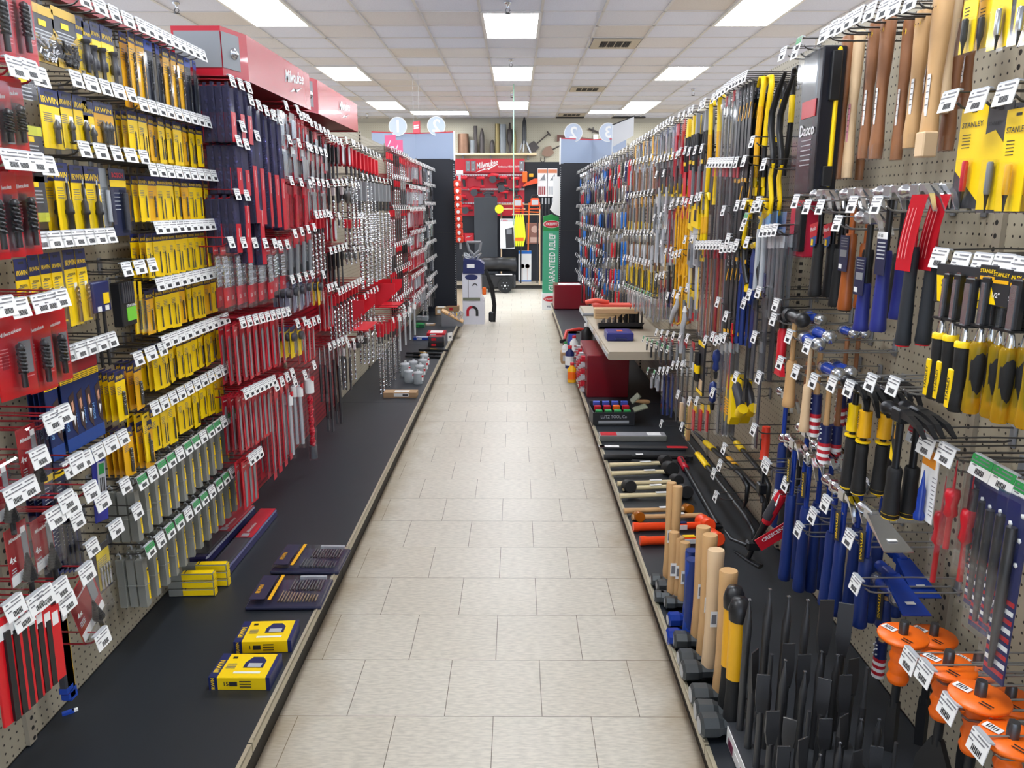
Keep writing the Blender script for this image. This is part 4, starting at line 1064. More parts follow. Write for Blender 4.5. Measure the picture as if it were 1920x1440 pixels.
def hammer(kind, L, grip, gripfrac=.55, neck=None, headmt=M_steel, w=.0185, extra=None, cap=None, card=None, hname='claw_hammer', s=1.15, flag=False, topc=None):
    m = MB(); neck = neck or grip
    handle(m, L, neck, w * .72)
    ps = []
    h = MB()
    if kind == 'claw': head_claw(h, headmt, s)
    elif kind == 'rip': head_claw(h, headmt, s, True)
    elif kind == 'ball': head_ball(h, headmt, extra or M_bluep, s)
    elif kind == 'hatchet':
        h.lathe([(.015, -.05), (.015, -.03), (.01, -.02)], headmt, 12, (0, 0, .018), 'x'); h.box((0, 0, .018), (.04, .022, .03), headmt, .003)
        h.add([(.015, -.018, .028), (.015, .018, .028), (.015, .018, .012), (.015, -.018, .012), (.15, -.034, -.012), (.15, .034, -.012), (.15, .034, -.015), (.15, -.034, -.015)],
              [(0, 1, 2, 3), (4, 7, 6, 5), (0, 4, 5, 1), (1, 5, 6, 2), (2, 6, 7, 3), (3, 7, 4, 0)], headmt)
        h.box((.105, 0, -.0), (.03, .022, .001), M_white)
    ps.append(('hammer_head', h, -1))
    if not flag:
        g = MB(); z0 = -L * (1 - gripfrac)
        handle(g, L * gripfrac + .004, grip, w, .85, [(0, .85), (.06, 1.0), (.3, .95), (.6, 1.05), (.85, 1.12), (.97, 1.25), (1, 1.1)], z0)
        if cap: g.tube([(0, 0, -L + .006), (0, 0, -L - .007)], [w * 1.2, w * 1.05], cap, 10, flat=.85)
        ps.append(('grip', g, -1))
    else:
        g = MB(); z0 = -L * .55
        g.tube([(0, 0, z0), (0, 0, z0 - L * .2)], [w * 1.05, w * 1.12], M_flagb, 10, flat=.85)
        for k in range(6): g.tube([(0, 0, z0 - L * (.2 + .04 * k)), (0, 0, z0 - L * (.24 + .04 * k))], [w * 1.12, w * 1.15], M_flagr if k % 2 == 0 else M_white, 10, flat=.85)
        for k in range(8): g.box((w * .5 * math.sin(k * 2.4), -w * .9, z0 - L * (.02 + .022 * k)), (.003, .004, .003), M_white)
        ps.append(('flag_grip', g, -1))
    if topc: 
        t = MB().tube([(0, 0, -.03), (0, 0, -L * .4)], [w * 1.0, w * 1.05], topc, 8, flat=.9); t.text('STANLEY', .011, (0, -w, -L * .22), M_ink, rot=-PI / 2)
        t.tube([(0, 0, -L * .44), (0, 0, -L * .46)], w * 1.12, M_yel, 10, flat=.9); ps.append(('yellow_sleeve', t, -1))
    if card == 'navy':
        c = MB().box((.01, -.02, -L * .48), (.055, .0015, .095), M_hcard).box((.01, -.021, -L * .48), (.04, .001, .018), M_grey).box((-.004, -.021, -L * .48 - .035), (.018, .001, .012), M_white)
        for k in range(4): c.box((.01, -.021, -L * .48 + .04 - k * .007), (.04, .001, .002), M_grey)
        ps.append(('hang_card', c, -1))
    if card == 'navy_white':
        c = MB().box((.02, -.02, -L * .4), (.05, .0015, .1), M_hcard).box((.02, -.021, -L * .4 + .042), (.05, .001, .016), M_white).text('16 oz', .011, (.012, -.022, -L * .4 + .042), M_ink)
        for k in range(5): c.box((.02, -.021, -L * .4 + .025 - k * .009), (.038, .001, .003), M_lgrey)
        ps.append(('hang_card', c, -1))
    if card == 'redblue':
        c = MB().prism([(-.03, .03), (.03, .04), (.025, 0), (-.02, -.01)], -.02, -.0185, M_red).prism([(-.02, -.01), (.025, 0), (.02, -.03), (-.01, -.035)], -.02, -.0185, mat('teal_card', (20, 80, 150), .4)).box((.0, -.021, -.02), (.014, .001, .018), M_yel).text('Plumb', .016, (.0, -.021, .018), M_white, rot=.2)
        c.v = [(x, y, z - L * .36) for x, y, z in c.v]; ps.append(('hang_card', c, -1))
    if card == 'red_sleeve':
        c = MB(); n = 7; vs = []; fs = []
        for i in range(n):
            u = i / (n - 1); xx = .05 * (1 - u) ** 1.5 * 1.2 - .01; z = .01 - u * L * .52
            vs += [(xx - .028, -.017 - .01 * (1 - u), z), (xx + .03, -.012 - .01 * (1 - u), z)]
        fs = [(2 * i, 2 * i + 1, 2 * i + 3, 2 * i + 2) for i in range(n - 1)]
        c.add(vs, fs, M_red); 
        for q in range(3):
            vv = [(a + (.01 + .014 * q), b - .002, z) for (a, b, z) in vs[::2]]; c.add([p for v in vv[1:-1] for p in (v, (v[0] + .003, v[1], v[2]))], [(2 * i, 2 * i + 1, 2 * i + 3, 2 * i + 2) for i in range(n - 3)], mat('pink_ink', (240, 150, 150), .5))
        ps.append(('red_sleeve_card', c, -1))
    if card == 'yellow_label':
        c = MB(); c.prism([(-.012, -.03), (.02, -.02), (.024, -.1), (-.002, -.11)], -.018, -.0165, M_ink).text('ESTWING', .016, (.006, -.019, -.065), M_yel, rot=-PI / 2 + .1); ps.append(('hang_card', c, -1))
    return Proto(hname, 'hammer', m, ps)
HEADZ = {}
def rham(px, pyb, X, Z, label, kind='claw', tw=0.0, lean=0.0, **k):
    b = onX(px, pyb, X); L = Z - b.z
    put(hammer(kind, L, **k), (X, b.y, Z), (lean, 0, RW + tw), label)
Ze = 1.565
rham(1527, 552, .90, Ze, 'black textured grip claw hammer with red blue card, leftmost of the upper hammers', grip=M_blk2, neck=M_gunmetal, card='redblue')
rham(1552, 554, .95, Ze, 'black grip claw hammer with red blue card, second from the left in the upper row', grip=M_blk2, neck=M_gunmetal, card='redblue', headmt=M_steel)
rham(1565, 572, .96, Ze, 'black textured grip hammer half hidden behind the brown handled one', grip=M_blk2, neck=M_gunmetal)
rham(1583, 578, .90, Ze, 'claw hammer with brown orange handle, black butt and navy card', grip=M_leather, cap=M_blk, card='navy', gripfrac=.7, neck=M_leather)
rham(1612, 575, 1.0, Ze - .04, 'brown handled hammer behind the blue handled hammers', grip=M_leather, cap=M_blk, gripfrac=.7)
rham(1613, 617, .89, Ze - .06, 'lower hung claw hammer with blue grip, black neck and navy card', grip=mat('blue_grip', (36, 46, 130), .45), neck=M_blk, card='navy', gripfrac=.45)
rham(1645, 618, .88, Ze, 'claw hammer with blue grip and white topped navy card', grip=mat('blue_grip'), neck=M_blk, card='navy_white', gripfrac=.62)
rham(1680, 595, .97, Ze, 'blue grip claw hammer behind the white topped navy card', grip=mat('blue_grip'), neck=M_blk, gripfrac=.5)
rham(1692, 643, .87, Ze, 'black grip hammer with red butt and curved red sleeve, nearer the left', grip=mat('slate_rubber', (38, 42, 48), .6), neck=M_red, cap=M_red, card='red_sleeve', gripfrac=.68, w=.016)
rham(1730, 641, .90, Ze, 'black grip hammer with red butt and curved red sleeve, rightmost of the upper row', grip=mat('slate_rubber'), neck=M_red, cap=M_red, card='red_sleeve', gripfrac=.68, w=.016)
for (px, py, X) in ((1600, 362, .98), (1640, 360, 1.0), (1700, 356, 1.0)):
    p = onX(px, py, X); put(hammer('claw', .3, M_blk2, neck=M_gunmetal), (X, p.y, Ze), (0, 0, RW), 'chrome headed claw hammer at the back of the upper row, head showing above the hooks', 'back hammers of the upper row')
for (px, py, lb) in ((1503, 368, 1), (1525, 378, 2), (1550, 378, 3), (1612, 372, 4), (1658, 372, 5), (1583, 408, 6)):
    p = onX(px, py, XR - .24); put(H25, (XR, p.y, p.z - .03), (0, 0, RW), 'double prong hook with price tag at the upper hammers', 'double hooks of the upper hammers')
# ball peen and flag hammers
Zf = 1.165
WG = dict(hname='ball_peen_hammer')
rham(1478, 760, .87, Zf + .03, 'tall wooden handled hammer with black head and yellow neck tape', 'ball', grip=M_wood, neck=M_wood, headmt=M_blk, extra=M_blk, w=.019, s=1.3, hname='wooden_mallet_hammer')
rham(1507, 806, .87, Zf - .02, 'pale wooden handled ball peen hammer, lowest handle before the flags', 'ball', grip=M_wood3, neck=M_wood3, w=.015, **WG)
rham(1524, 818, .9, Zf + .0, 'ball peen hammer with stars and stripes grip, leftmost', 'ball', grip=M_wood, neck=M_wood, flag=True, **WG)
rham(1542, 868, .9, Zf - .09, 'ball peen hammer with stars and stripes grip, lowest one left', 'ball', grip=M_wood, neck=M_wood, flag=True, **WG)
rham(1562, 872, .94, Zf - .09, 'ball peen hammer with stars and stripes grip, lowest one right', 'ball', grip=M_wood2, neck=M_wood2, flag=True, **WG)
rham(1572, 806, .97, Zf + .01, 'short ball peen hammer with flag grip, second from the right', 'ball', grip=M_wood2, neck=M_wood2, flag=True, s=.85, w=.015, **WG)
rham(1592, 806, 1.0, Zf + .01, 'short ball peen hammer with flag grip, rightmost', 'ball', grip=M_wood2, neck=M_wood2, flag=True, s=.85, w=.015, **WG)
rham(1512, 765, .98, Zf + .01, 'brown handled ball peen hammer behind the pale one', 'ball', grip=M_wood2, neck=M_wood2, **WG)
for (px, py) in ((1460, 590), (1490, 622), (1525, 640), (1473, 672), (1503, 688), (1537, 705), (1573, 710)):
    p = onX(px, py, XR - .24); put(H25, (XR, p.y, p.z - .03), (0, 0, RW), 'double prong hook with price tag at the ball peen hammers', 'double hooks of the ball peen hammers')
# stanley row
Zg = 1.08
SY = dict(grip=M_blk2, neck=M_gunmetal, headmt=M_gunmetal, gripfrac=.52, cap=M_yel)
rham(1588, 908, .88, Zg, 'black grip hammer with broad yellow upper handle, leftmost of the black heads', 'claw', topc=M_yel, w=.018, **SY)
rham(1608, 920, .88, Zg, 'yellow and black handled hammer, second of the black heads', 'claw', topc=M_yel2, w=.018, **SY)
rham(1645, 920, .92, Zg, 'yellow and black handled hammer, third of the black heads', 'claw', topc=M_yel2, w=.018, **SY)
rham(1668, 905, .99, Zg, 'black handled hammer behind the yellow and black ones', 'claw', w=.017, **SY)
rham(1668, 965, .84, Zg + .01, 'all black handled framing hammer with yellow ring, hanging lowest', 'rip', w=.019, **SY)
rham(1700, 963, .88, Zg + .01, 'all black handled framing hammer with yellow ring, rightmost', 'rip', w=.019, **SY)
for (px, py) in ((1605, 718), (1647, 706), (1690, 712)):
    p = onX(px, py, XR - .24); put(H25, (XR, p.y, p.z - .03), (0, 0, RW), 'double prong hook with price tag at the black headed hammers', 'double hooks of the black headed hammers')
c = MB().box((0, 0, 0), (.045, .0016, .11), M_ink).text('STANLEY', .012, (0, -.0015, .035), M_yel, width=.038).box((0, -.0012, .015), (.025, .001, .03), M_yel2).prism([(-.022, -.05), (-.022, -.01), (.0, -.055)], -.0012, -.002, M_yel)
p = onX(1682, 825, .86); put(Proto('hanging_tool_card', 'tag', c, []), (.86, p.y, p.z), (0, 0, RW), 'black and yellow card hanging among the black handled hammers')
# estwing hammers
Zj = .80
EB = dict(grip=M_blue, neck=M_bluep, headmt=M_chrome, gripfrac=.66)
for (px, pyb, X, dz, kd, lb, cd) in (
    (1470, 1083, .86, .02, 'claw', 'leftmost of the row with chrome claws', 'yellow_label'), (1455, 985, .93, .10, 'claw', 'short looking one at the far left', None),
    (1490, 1080, .93, .03, 'claw', 'second from the left, set back', None), (1497, 1104, .88, .0, 'claw', 'third from the left with yellow label', 'yellow_label'),
    (1518, 1104, .92, .02, 'rip', 'fourth from the left', None), (1537, 1100, .97, .02, 'rip', 'fifth from the left, set back', None),
    (1546, 1132, .88, -.02, 'claw', 'sixth with a steel ring on its neck', None), (1563, 1148, .87, -.01, 'claw', 'seventh with yellow label', 'yellow_label'),
    (1590, 1146, .93, .03, 'rip', 'eighth from the left, behind the grey blades', None), (1610, 1170, .88, -.01, 'hatchet', 'with long grey hatchet blade, front', 'yellow_label'),
    (1630, 1160, .98, .0, 'hatchet', 'with long grey hatchet blade, back', None)):
    k = dict(EB)
    if kd == 'hatchet': k['headmt'] = M_steel
    rham(px, pyb, X, Zj + dz, 'blue rubber handled hammer, ' + lb, kd, card=cd, **k)
for (px, pyb, X, lb) in ((1655, 1172, .95, 'front'), (1675, 1150, 1.02, 'back')):
    rham(px, pyb, X, .62, 'hammer with wide flat blue hatchet blade, ' + lb, 'hatchet', grip=M_blue, neck=M_bluep, headmt=M_bluep, gripfrac=.6, card='yellow_label')
rham(1645, 1268, .95, .58, 'wooden handled hammer with stars and stripes grip under the blue hatchets', 'ball', grip=M_wood, neck=M_wood, flag=True, w=.016, **WG)
for (px, py) in ((1447, 868), (1483, 900), (1465, 925), (1535, 958), (1508, 985), (1560, 935), (1605, 1000), (1618, 1085)):
    p = onX(px, py, XR - .24); put(H25, (XR, p.y, p.z - .03), (0, 0, RW), 'double prong hook with price tag at the blue handled hammers', 'double hooks of the blue handled hammers')
for (px, py, lb) in ((1520, 810, 'left'), (1540, 830, 'right')):
    p = onX(px - 40, py + 30, .93); put(hammer('rip', .28, M_blk2, neck=M_gunmetal, headmt=M_chrome), (.93, p.y, p.z), (0, 0, RW), 'polished rip claw hammer with short dark handle over the blue hammers, ' + lb)
# hammer handles on the top row
def rep_handle(L, mt, w=.016, lab=M_white, band=None):
    m = MB(); m.tube([(0, 0, 0), (0, 0, -.01), (.0, 0, -L * .25), (-.002, 0, -L * .5), (-.001, 0, -L * .7), (0, 0, -L * .88), (0, 0, -L)],
        [w * 1.1, w * 1.3, w * 1.2, w * .95, w * 1.0, w * 1.2, w * 1.1], mt, 12, flat=.75)
    l = MB().box((.004, -w * .74, -L * .62), (w * .55, .001, L * .26), lab)
    for i in range(5): l.box((.004, -w * .74 - .0008, -L * (.52 + .04 * i)), (w * .4, .0006, .0014), M_ink)
    o = MB().lathe([(.001, 0), (.011, 0), (.011, .0015)], M_yel, 12, (0, -w * .86, -.03), 'y'); o.box((0, -w * .9, -.03), (.012, .001, .003), M_ink)
    b = MB().box((0, 0, -L * .95), (w * 2.2, w * 1.6, L * .12), M_clear, .003)
    if w == .021 and mt is M_wood: b.box((.012, -.01, -L * .93), (.036, .034, .055), M_wood3, .003)
    return Proto('hammer_handle', 'tool handle', m, [('bar_label', l, -1), ('round_sticker', o, -1, 'yellow oval sticker'), ('plastic_wrap', b, -1)])
for (px, yt, yb, X, mt, w, lb) in ((1592, 68, 335, .98, M_wood2, .019, 'first, dark brown, beside the tall black case'), (1613, 58, 332, 1.0, M_wood3, .017, 'second, pale cream wood'), (1643, 42, 296, .96, M_wood2, .016, 'third, dark grain'),
    (1668, 32, 296, .95, M_wood2, .019, 'fourth, reddish brown and stout'), (1637, 60, 337, 1.05, M_wood2, .014, 'thin one behind the third'), (1708, 35, 298, .98, M_wood2, .016, 'fifth, slender and dark'), (1735, 20, 275, .97, M_wood, .019, 'sixth, mid brown'),
    (1756, 15, 225, 1.02, M_wood2, .015, 'seventh, set back'), (1772, -15, 290, .93, M_wood, .021, 'eighth, longest with a white end block'), (1790, -35, 210, .95, M_wood3, .021, 'ninth, pale and thick'), (1807, 0, 280, .98, M_wood2, .018, 'tenth, with wrapped end'), (1828, 10, 200, 1.02, M_wood2, .017, 'last, behind the yellow cards')):
    a = onX(px, yt, X); b = onX(px - 12, yb, X)
    put(rep_handle(a.z - b.z, mt, w, M_white if 'second' not in lb else mat('pink_label', (225, 150, 170), .4)), (X, (a.y), a.z), (0, 0, RW + rnd.uniform(-.15, .15)), 'loose wooden hammer handle on the top row, ' + lb)
for k, (px, py) in enumerate(((1455, 92), (1478, 88), (1493, 73), (1530, 55), (1548, 42), (1560, 38), (1575, 28), (1592, 18), (1615, 10), (1640, 5), (1660, 0), (1690, -12))):
    p = onX(px, py, XR - .26); put(H20g if k == 2 else H20b, (XR, p.y, p.z - .03), (0, 0, RW), 'dark hook with tag on the top row over the wooden handles', 'top row hooks over the wooden handles')
# tall black case and neighbours
def rcase(x0, x1, yt, yb, X, body, label, name='tall_clamshell', extra=None, d=.05):
    a = onX((x0 + x1) / 2, yt, X); b = onX((x0 + x1) / 2, yb, X); h = a.z - b.z
    w_ = abs(onX(x1, (yt + yb) / 2, X).y - onX(x0, (yt + yb) / 2, X).y)
    m = MB().box((0, d / 2, -h / 2), (w_, d, h), body, .004)
    ps = []
    if extra: ps = extra(w_, h)
    put(Proto(name, 'tool pack', m, ps), (X, a.y, a.z), (0, 0, RW), label)
def ex_dark(w_, h):
    l = MB().box((0, -.002, -h * .4), (w_ * .7, .002, h * .12), M_red).text('Dasco', w_ * .3, (0, -.003, -h * .55), M_white)
    for i in range(6): l.box((0, -.002, -h * (.62 + .035 * i)), (w_ * .5, .001, .003), M_lgrey)
    return [('printed_panel', l, -1), ('clear_shell', MB().box((0, -.006, -h / 2), (w_ * 1.05, .02, h * 1.03), M_clear, .004), -1)]
rcase(1508, 1545, 95, 362, .90, mat('case_black', (26, 27, 36), .25), 'tall black clamshell case with a small red panel, left of the wooden handles', extra=ex_dark, d=.07)
rcase(1560, 1574, 90, 350, .94, M_yel, 'narrow yellow and black pry tool between black case and wooden handles', 'pry_tool', extra=lambda w_, h: [('black_grip', MB().box((0, -.002, -h * .2), (w_ * 1.1, .03, h * .35), M_blk, .003).box((0, -.002, -h * .92), (w_ * 1.1, .03, h * .15), M_blk, .003), -1)], d=.012)
rcase(1484, 1512, 375, 482, .92, mat('pink_red', (205, 36, 66), .3), 'pink red clamshell with black tool under the tall black case', extra=lambda w_, h: [('tool', MB().box((w_ * .35, -.006, -h * .5), (w_ * .4, .02, h * .8), M_blk, .003), -1), ('shell', MB().box((0, -.008, -h / 2), (w_ * 1.2, .03, h * 1.04), M_clear, .004), -1)])
# yellow carded punches
def punch_card(w_, h, pc, dark=False, black=True, brand='STANLEY'):
    m = MB().box((0, 0, -h / 2 + .014), (w_, .002, h), M_yel if not dark else M_dgrey)
    if dark: m.prism([(-w_ * .5, -h * .2), (-w_ * .1, -h * .17), (w_ * .3, -h * .3), (w_ * .4, -h * .9), (-w_ * .5, -h * .9)], -.0012, -.002, M_yel)
    if black: m.prism([(-w_ / 2, -h * .55), (w_ / 2, -h * .86), (w_ / 2, .014 - h), (-w_ / 2, .014 - h)], -.0012, -.002, M_ink)
    m.text(brand, .014 if not dark else .009, (0 if not dark else -.01, -.003, -.022), M_ink, width=w_ * (.8 if not dark else .5)); m.box((0, -.0014, .004), (.014, .001, .005), M_ink)
    for i in range(5): m.box((-w_ * .2, -.0014, -.04 - i * .006), (w_ * .3, .0008, .0015), M_ink)
    b = MB().lathe([(.0045, -h * .46), (.0062, -h * .48), (.0062, -h * .74), (.005, -h * .76)], pc, 10, (.004, -.01, 0))
    b.lathe([(.005, -h * .76), (.0035, -h * .8), (.0012, -h * .93)], M_blk, 8, (.004, -.01, 0))
    return Proto('carded_nail_punch', 'punch', m, [('nail_punch', b, -1), ('blister', MB().prism([(-.008, -h * .44), (.016, -h * .44), (.016, -h * .94), (-.008, -h * .94)], -.002, -.02, M_clear), -1)])
for (x0, x1, yt, yb, X, pc, dk, bk, lb) in ((1806, 1852, 212, 405, .90, M_red, False, True, 'red punch'), (1856, 1900, 207, 414, .90, M_grey, True, False, 'grey punch'), (1890, 1935, 218, 412, .88, M_yel2, False, False, 'yellow punch, at the right edge'),
    (1815, 1838, -30, 108, .86, M_blk, False, False, 'slim black punch in the top right row'), (1845, 1868, -30, 100, .88, M_blk, False, False, 'second slim black punch in the top right row'), (1872, 1915, -60, 100, .85, M_steel, True, False, 'fat chrome punch at the top right'), (1918, 1950, -60, 90, .85, M_steel, True, False, 'chrome punch cut by the right frame edge')):
    a = onX((x0 + x1) / 2, yt, X); b = onX((x0 + x1) / 2, yb, X); w_ = abs(onX(x1, (yt + yb) / 2, X).y - onX(x0, (yt + yb) / 2, X).y)
    for j in range(3 if X > .87 and yt > 100 else 1): put(punch_card(max(w_, .045), a.z - b.z, pc, dk, bk), (X + .03 * j, a.y + .006 * j, a.z), (0, 0, RW + .05), 'yellow card holding a ' + lb + ('' if j == 0 else ', stacked behind'), None if j == 0 else 'yellow cards stacked behind ' + lb)
for (px, py) in ((1778, 175), (1832, 172), (1885, 158), (1760, 470), (1800, 478), (1840, 480), (1880, 482), (1915, 488)):
    p = onX(px, py, XR - .24); put(H20b, (XR, p.y, p.z - .03), (0, 0, RW), 'dark hook with wide white tag at the yellow carded punches and chisels', 'hooks of the punches and chisels')
# wood chisels
M_amber = clear('amber_acetate', (240, 205, 60), .72, .08)
def chisel(L, clearh=False, w_=.012):
    m = MB().prism([(-w_ / 2, -.0), (w_ / 2, 0), (w_ / 2, -L * .36), (-w_ / 2, -L * .36)], -.002, .002, M_chrome)
    m.lathe([(.004, -L * .36), (.0065, -L * .39), (.0095, -L * .47), (.0095, -L * .48)], M_chrome, 10)
    g = MB(); prof = [(.0105, -L * .47), (.0145, -L * .5), (.0135, -L * .6), (.0125, -L * .72), (.0145, -L * .9), (.015, -L * .985), (.012, -L)]
    if clearh: g.lathe(prof, M_amber, 12); g.lathe([(.009, -L * .52), (.0135, -L * .62), (.012, -L * .75), (.0095, -L * .88)], M_blk2, 8, (.004, 0, 0))
    else: g.lathe(prof, M_blk2, 12); g.lathe([(.0128, -L * .468), (.0155, -L * .48), (.0155, -L * .515)], M_yel, 12); g.box((-.006, -.0125, -L * .83), (.016, .006, L * .3), M_yel, .002).text('STANLEY', .011, (-.006, -.0162, -L * .83), M_ink, rot=PI / 2)
    gd = MB().box((.002, 0, -L * .18), (w_ + .008, .012, L * .34), M_blk, .002).box((0, -.005, -L * .2), (w_ * .8, .006, L * .3), M_steel).box((0, 0, -L * .355), (.034, .026, .004), M_blk)
    return Proto('wood_chisel', 'chisel', m, [('handle', g, -1), ('blade_guard', gd, -1)])
for (px, yb, X, cl, ww, lb) in ((1749, 747, .83, False, .01, 'first with black and yellow handle'), (1768, 754, .83, False, .013, 'second with black and yellow handle'), (1790, 771, .82, False, .02, 'third with black and yellow handle'), (1818, 774, .83, True, .014, 'first amber handled one'), (1838, 765, .9, True, .01, 'second amber, set back'),
    (1853, 782, .85, True, .013, 'third amber handled one'), (1872, 792, .84, True, .02, 'fourth amber handled one'), (1902, 793, .86, True, .02, 'fifth amber handled one'), (1920, 803, .83, True, .02, 'amber handled one at the right frame edge')):
    b = onX(px, yb, X); L = .25
    put(chisel(L, cl, ww), (X, b.y, b.z + L), (0, 0, RW), 'wood chisel hanging blade up, ' + lb)
a = onX(1765, 505, .84); b = onX(1930, 545, .84)
m = MB().box((0, 0, .005), (.15, .004, .075), M_ink, .001).prism([(-.07, .02), (.07, .02), (.07, -.03), (-.06, -.03)], -.003, -.004, M_yel).text('STANLEY', .02, (-.01, -.006, .006), M_ink)
put(Proto('chisel_display_card', 'card', m, []), (.84, (a.y * .72 + b.y * .28), a.z - .03), (0, 0, RW + .1), 'wide yellow and black header card above the first chisels')
for k, (px, py) in enumerate(((1852, 532), (1872, 540), (1888, 545), (1905, 548))):
    p = onX(px, py, .83); m = MB().box((0, 0, 0), (.042, .004, .065), M_ink, .001).text('STANLEY', .009, (0, -.003, .022), M_yel, width=.036).box((0, -.0025, .01), (.034, .001, .006), M_yel2).text('1/4"' if k == 0 else '1/2"', .012, (-.008, -.003, -.014), M_white).prism([(-.02, -.03), (-.02, 0), (-.005, -.03)], -.0025, -.003, M_yel)
    put(Proto('chisel_hang_card', 'card', m, []), (.83 + .005 * k, p.y, p.z), (0, 0, RW + .15), 'small black and yellow card above the amber chisels, number %s from the left' % ['one', 'two', 'three', 'four'][k])
# tags low right and what hangs there
for (px, py, hk, lb) in ((1707, 812, H25r, 'red and white tag'), (1743, 832, H20b, 'plain white tag, left'), (1780, 848, H20b, 'plain white tag, right'), (1828, 872, H25g, 'green and white tag, left of three'), (1868, 895, H25g, 'green and white tag, middle of three'), (1908, 925, H25g, 'green and white tag, rightmost')):
    p = onX(px, py, XR - .23); put(hk, (XR, p.y, p.z - .02), (0, 0, RW), 'grey hook with a ' + lb + ', below the chisels')
def rplace(pr, px, py, X, lb, rz=0.0): p = onX(px, py, X); put(pr, (X, p.y, p.z), (0, 0, RW + rz), lb)
m = MB().box((0, 0, -.075), (.062, .002, .15), M_white).box((-.004, -.0012, -.015), (.05, .002, .035), mat('orange_card', (235, 150, 40), .4))
for i in range(10): m.box((.022, -.0015, -.05 - i * .009), (.012, .001, .0015), M_gink)
b = MB().lathe([(.001, -.04), (.005, -.075), (.008, -.085), (.008, -.13), (.012, -.14), (.011, -.15)], M_bluep, 12, (-.002, -.01, 0))
rplace(Proto('carded_grease_gun_tip', 'tool card', m, [('blue_tool', b, -1)]), 1748, 848, .87, 'white and orange card with a long blue pointed tool')
def red_awl(h):
    m = MB().prism([(-.02, 0), (.02, 0), (.024, -h), (-.024, -h)], -.0, .014, M_clear); t = MB().lathe([(.001, -.01), (.003, -h * .35), (.013, -h * .36), (.015, -h * .42), (.011, -h * .52), (.014, -h * .62), (.006, -h * .66), (.006, -h)], M_red, 12, (0, .007, 0))
    return Proto('red_handled_tool', 'tool pack', m, [('tool', t, -1)])
rplace(red_awl(.2), 1790, 855, .88, 'clear pack with red headed tool beside the blue pointed tool'); rplace(red_awl(.24), 1822, 880, .9, 'clear pack with red handled awl under the first green tag'); rplace(red_awl(.26), 1770, 885, .93, 'dark red bulb handled tool in clear bag, behind')
put(HTAGN, (XR, onX(1770, 885, .93).y, onX(1770, 885, .93).z), (0, 0, RW), 'bare dark hook behind the blue pointed tool')
def flag_set(h, w_=.05):
    m = MB().box((0, 0, -h / 2), (w_, .003, h), M_navy)
    for k in range(9): m.box((0, -.0008, -h * .55 - k * h * .05), (w_ * .96, .003, h * .025), M_flagr if k % 2 == 0 else M_white)
    for k in range(6): m.lathe([(.0005, 0), (.005, 0), (.005, .001)], M_white, 5, ((-1) ** k * w_ * .25, -.003, -h * (.08 + .065 * k)), 'y')
    b = MB().tube([(.0, -.009, -h * .15), (0, -.009, -h * .6), (0, -.009, -h * .93)], [.009, .009, .004], M_dsteel, 8)
    return Proto('flag_printed_punch_pack', 'punch pack', m, [('steel_punch', b, -1), ('shell', MB().box((0, -.008, -h / 2), (w_ * 1.1, .02, h * 1.02), M_clear, .004), -1)])
for (px, py, X, h, lb) in ((1840, 890, .92, .2, 'small and leftmost'), (1858, 905, .9, .26, 'second from the left'), (1873, 915, .89, .29, 'third'), (1893, 925, .87, .27, 'fourth'), (1915, 935, .85, .34, 'tall one by the right frame edge')):
    rplace(flag_set(h), px, py, X, 'clear pack with stars and stripes and steel punch, ' + lb, .1)
# orange guarded cold chisels
def guarded(L=.3, wide=False):
    m = MB().lathe([(.009, .035), (.011, .03), (.011, 0)], M_dsteel, 6); m.cyl((0, 0, 0), (0, 0, -L * .6), .010, M_gunmetal, 6)
    m.prism([(-.010, -L * .55), (.010, -L * .55), (.012 if not wide else .035, -L * .75), (.014 if not wide else .04, -L * .97), (-.008 if not wide else -.04, -L), (-.012 if not wide else -.035, -L * .75)], -.007, .007, M_gunmetal)
    g = MB(); pr = [(.012, .006), (.05, .004), (.052, 0), (.05, -.005), (.02, -.008)]
    for i in range(4): pr += [(.019, -.012 - i * .026), (.023, -.022 - i * .026), (.019, -.034 - i * .026)]
    g.lathe(pr + [(.012, -.115)], M_orange, 24)
    l = MB().box((-.028, -.008, .0075), (.03, .018, .001), M_white)
    for i in range(5): l.box((-.036 + i * .004, -.008, .0085), (.0015, .012, .0006), M_ink)
    l.box((.024, -.018, .0072), (.022, .002, .001), M_ink).box((.024, -.026, .0072), (.022, .002, .001), M_ink)
    return Proto('guarded_cold_chisel', 'chisel', m, [('hand_guard', g, -1, 'orange ribbed hand guard with wide disc'), ('barcode_sticker', l, -1)])
for (px, py, X, wd, lb) in ((1693, 1192, .84, False, 'farthest, on the left'), (1750, 1194, .97, False, 'farthest row, nearer the pegboard'), (1777, 1250, .84, True, 'second row, front'), (1832, 1250, .97, False, 'second row, nearer the pegboard'),
    (1837, 1308, .84, True, 'third row, front'), (1893, 1314, .96, False, 'third row, by the right frame edge'), (1897, 1387, .84, False, 'nearest, at the lower right corner')):
    p = onX(px, py, X); put(guarded(.29, wd), (X, p.y, p.z), (0, 0, RW + .5), 'black cold chisel with round orange hand guard, ' + lb)
for (px, py) in ((1722, 1222), (1752, 1245), (1797, 1310), (1857, 1378)):
    p = onX(px, py, XR - .3); put(hook(.3, M_zinc, double=True, tagw=.05), (XR, p.y, p.z - .035), (0, 0, RW), 'double prong hook with tag under the orange guarded chisels', 'double hooks of the orange guarded chisels')
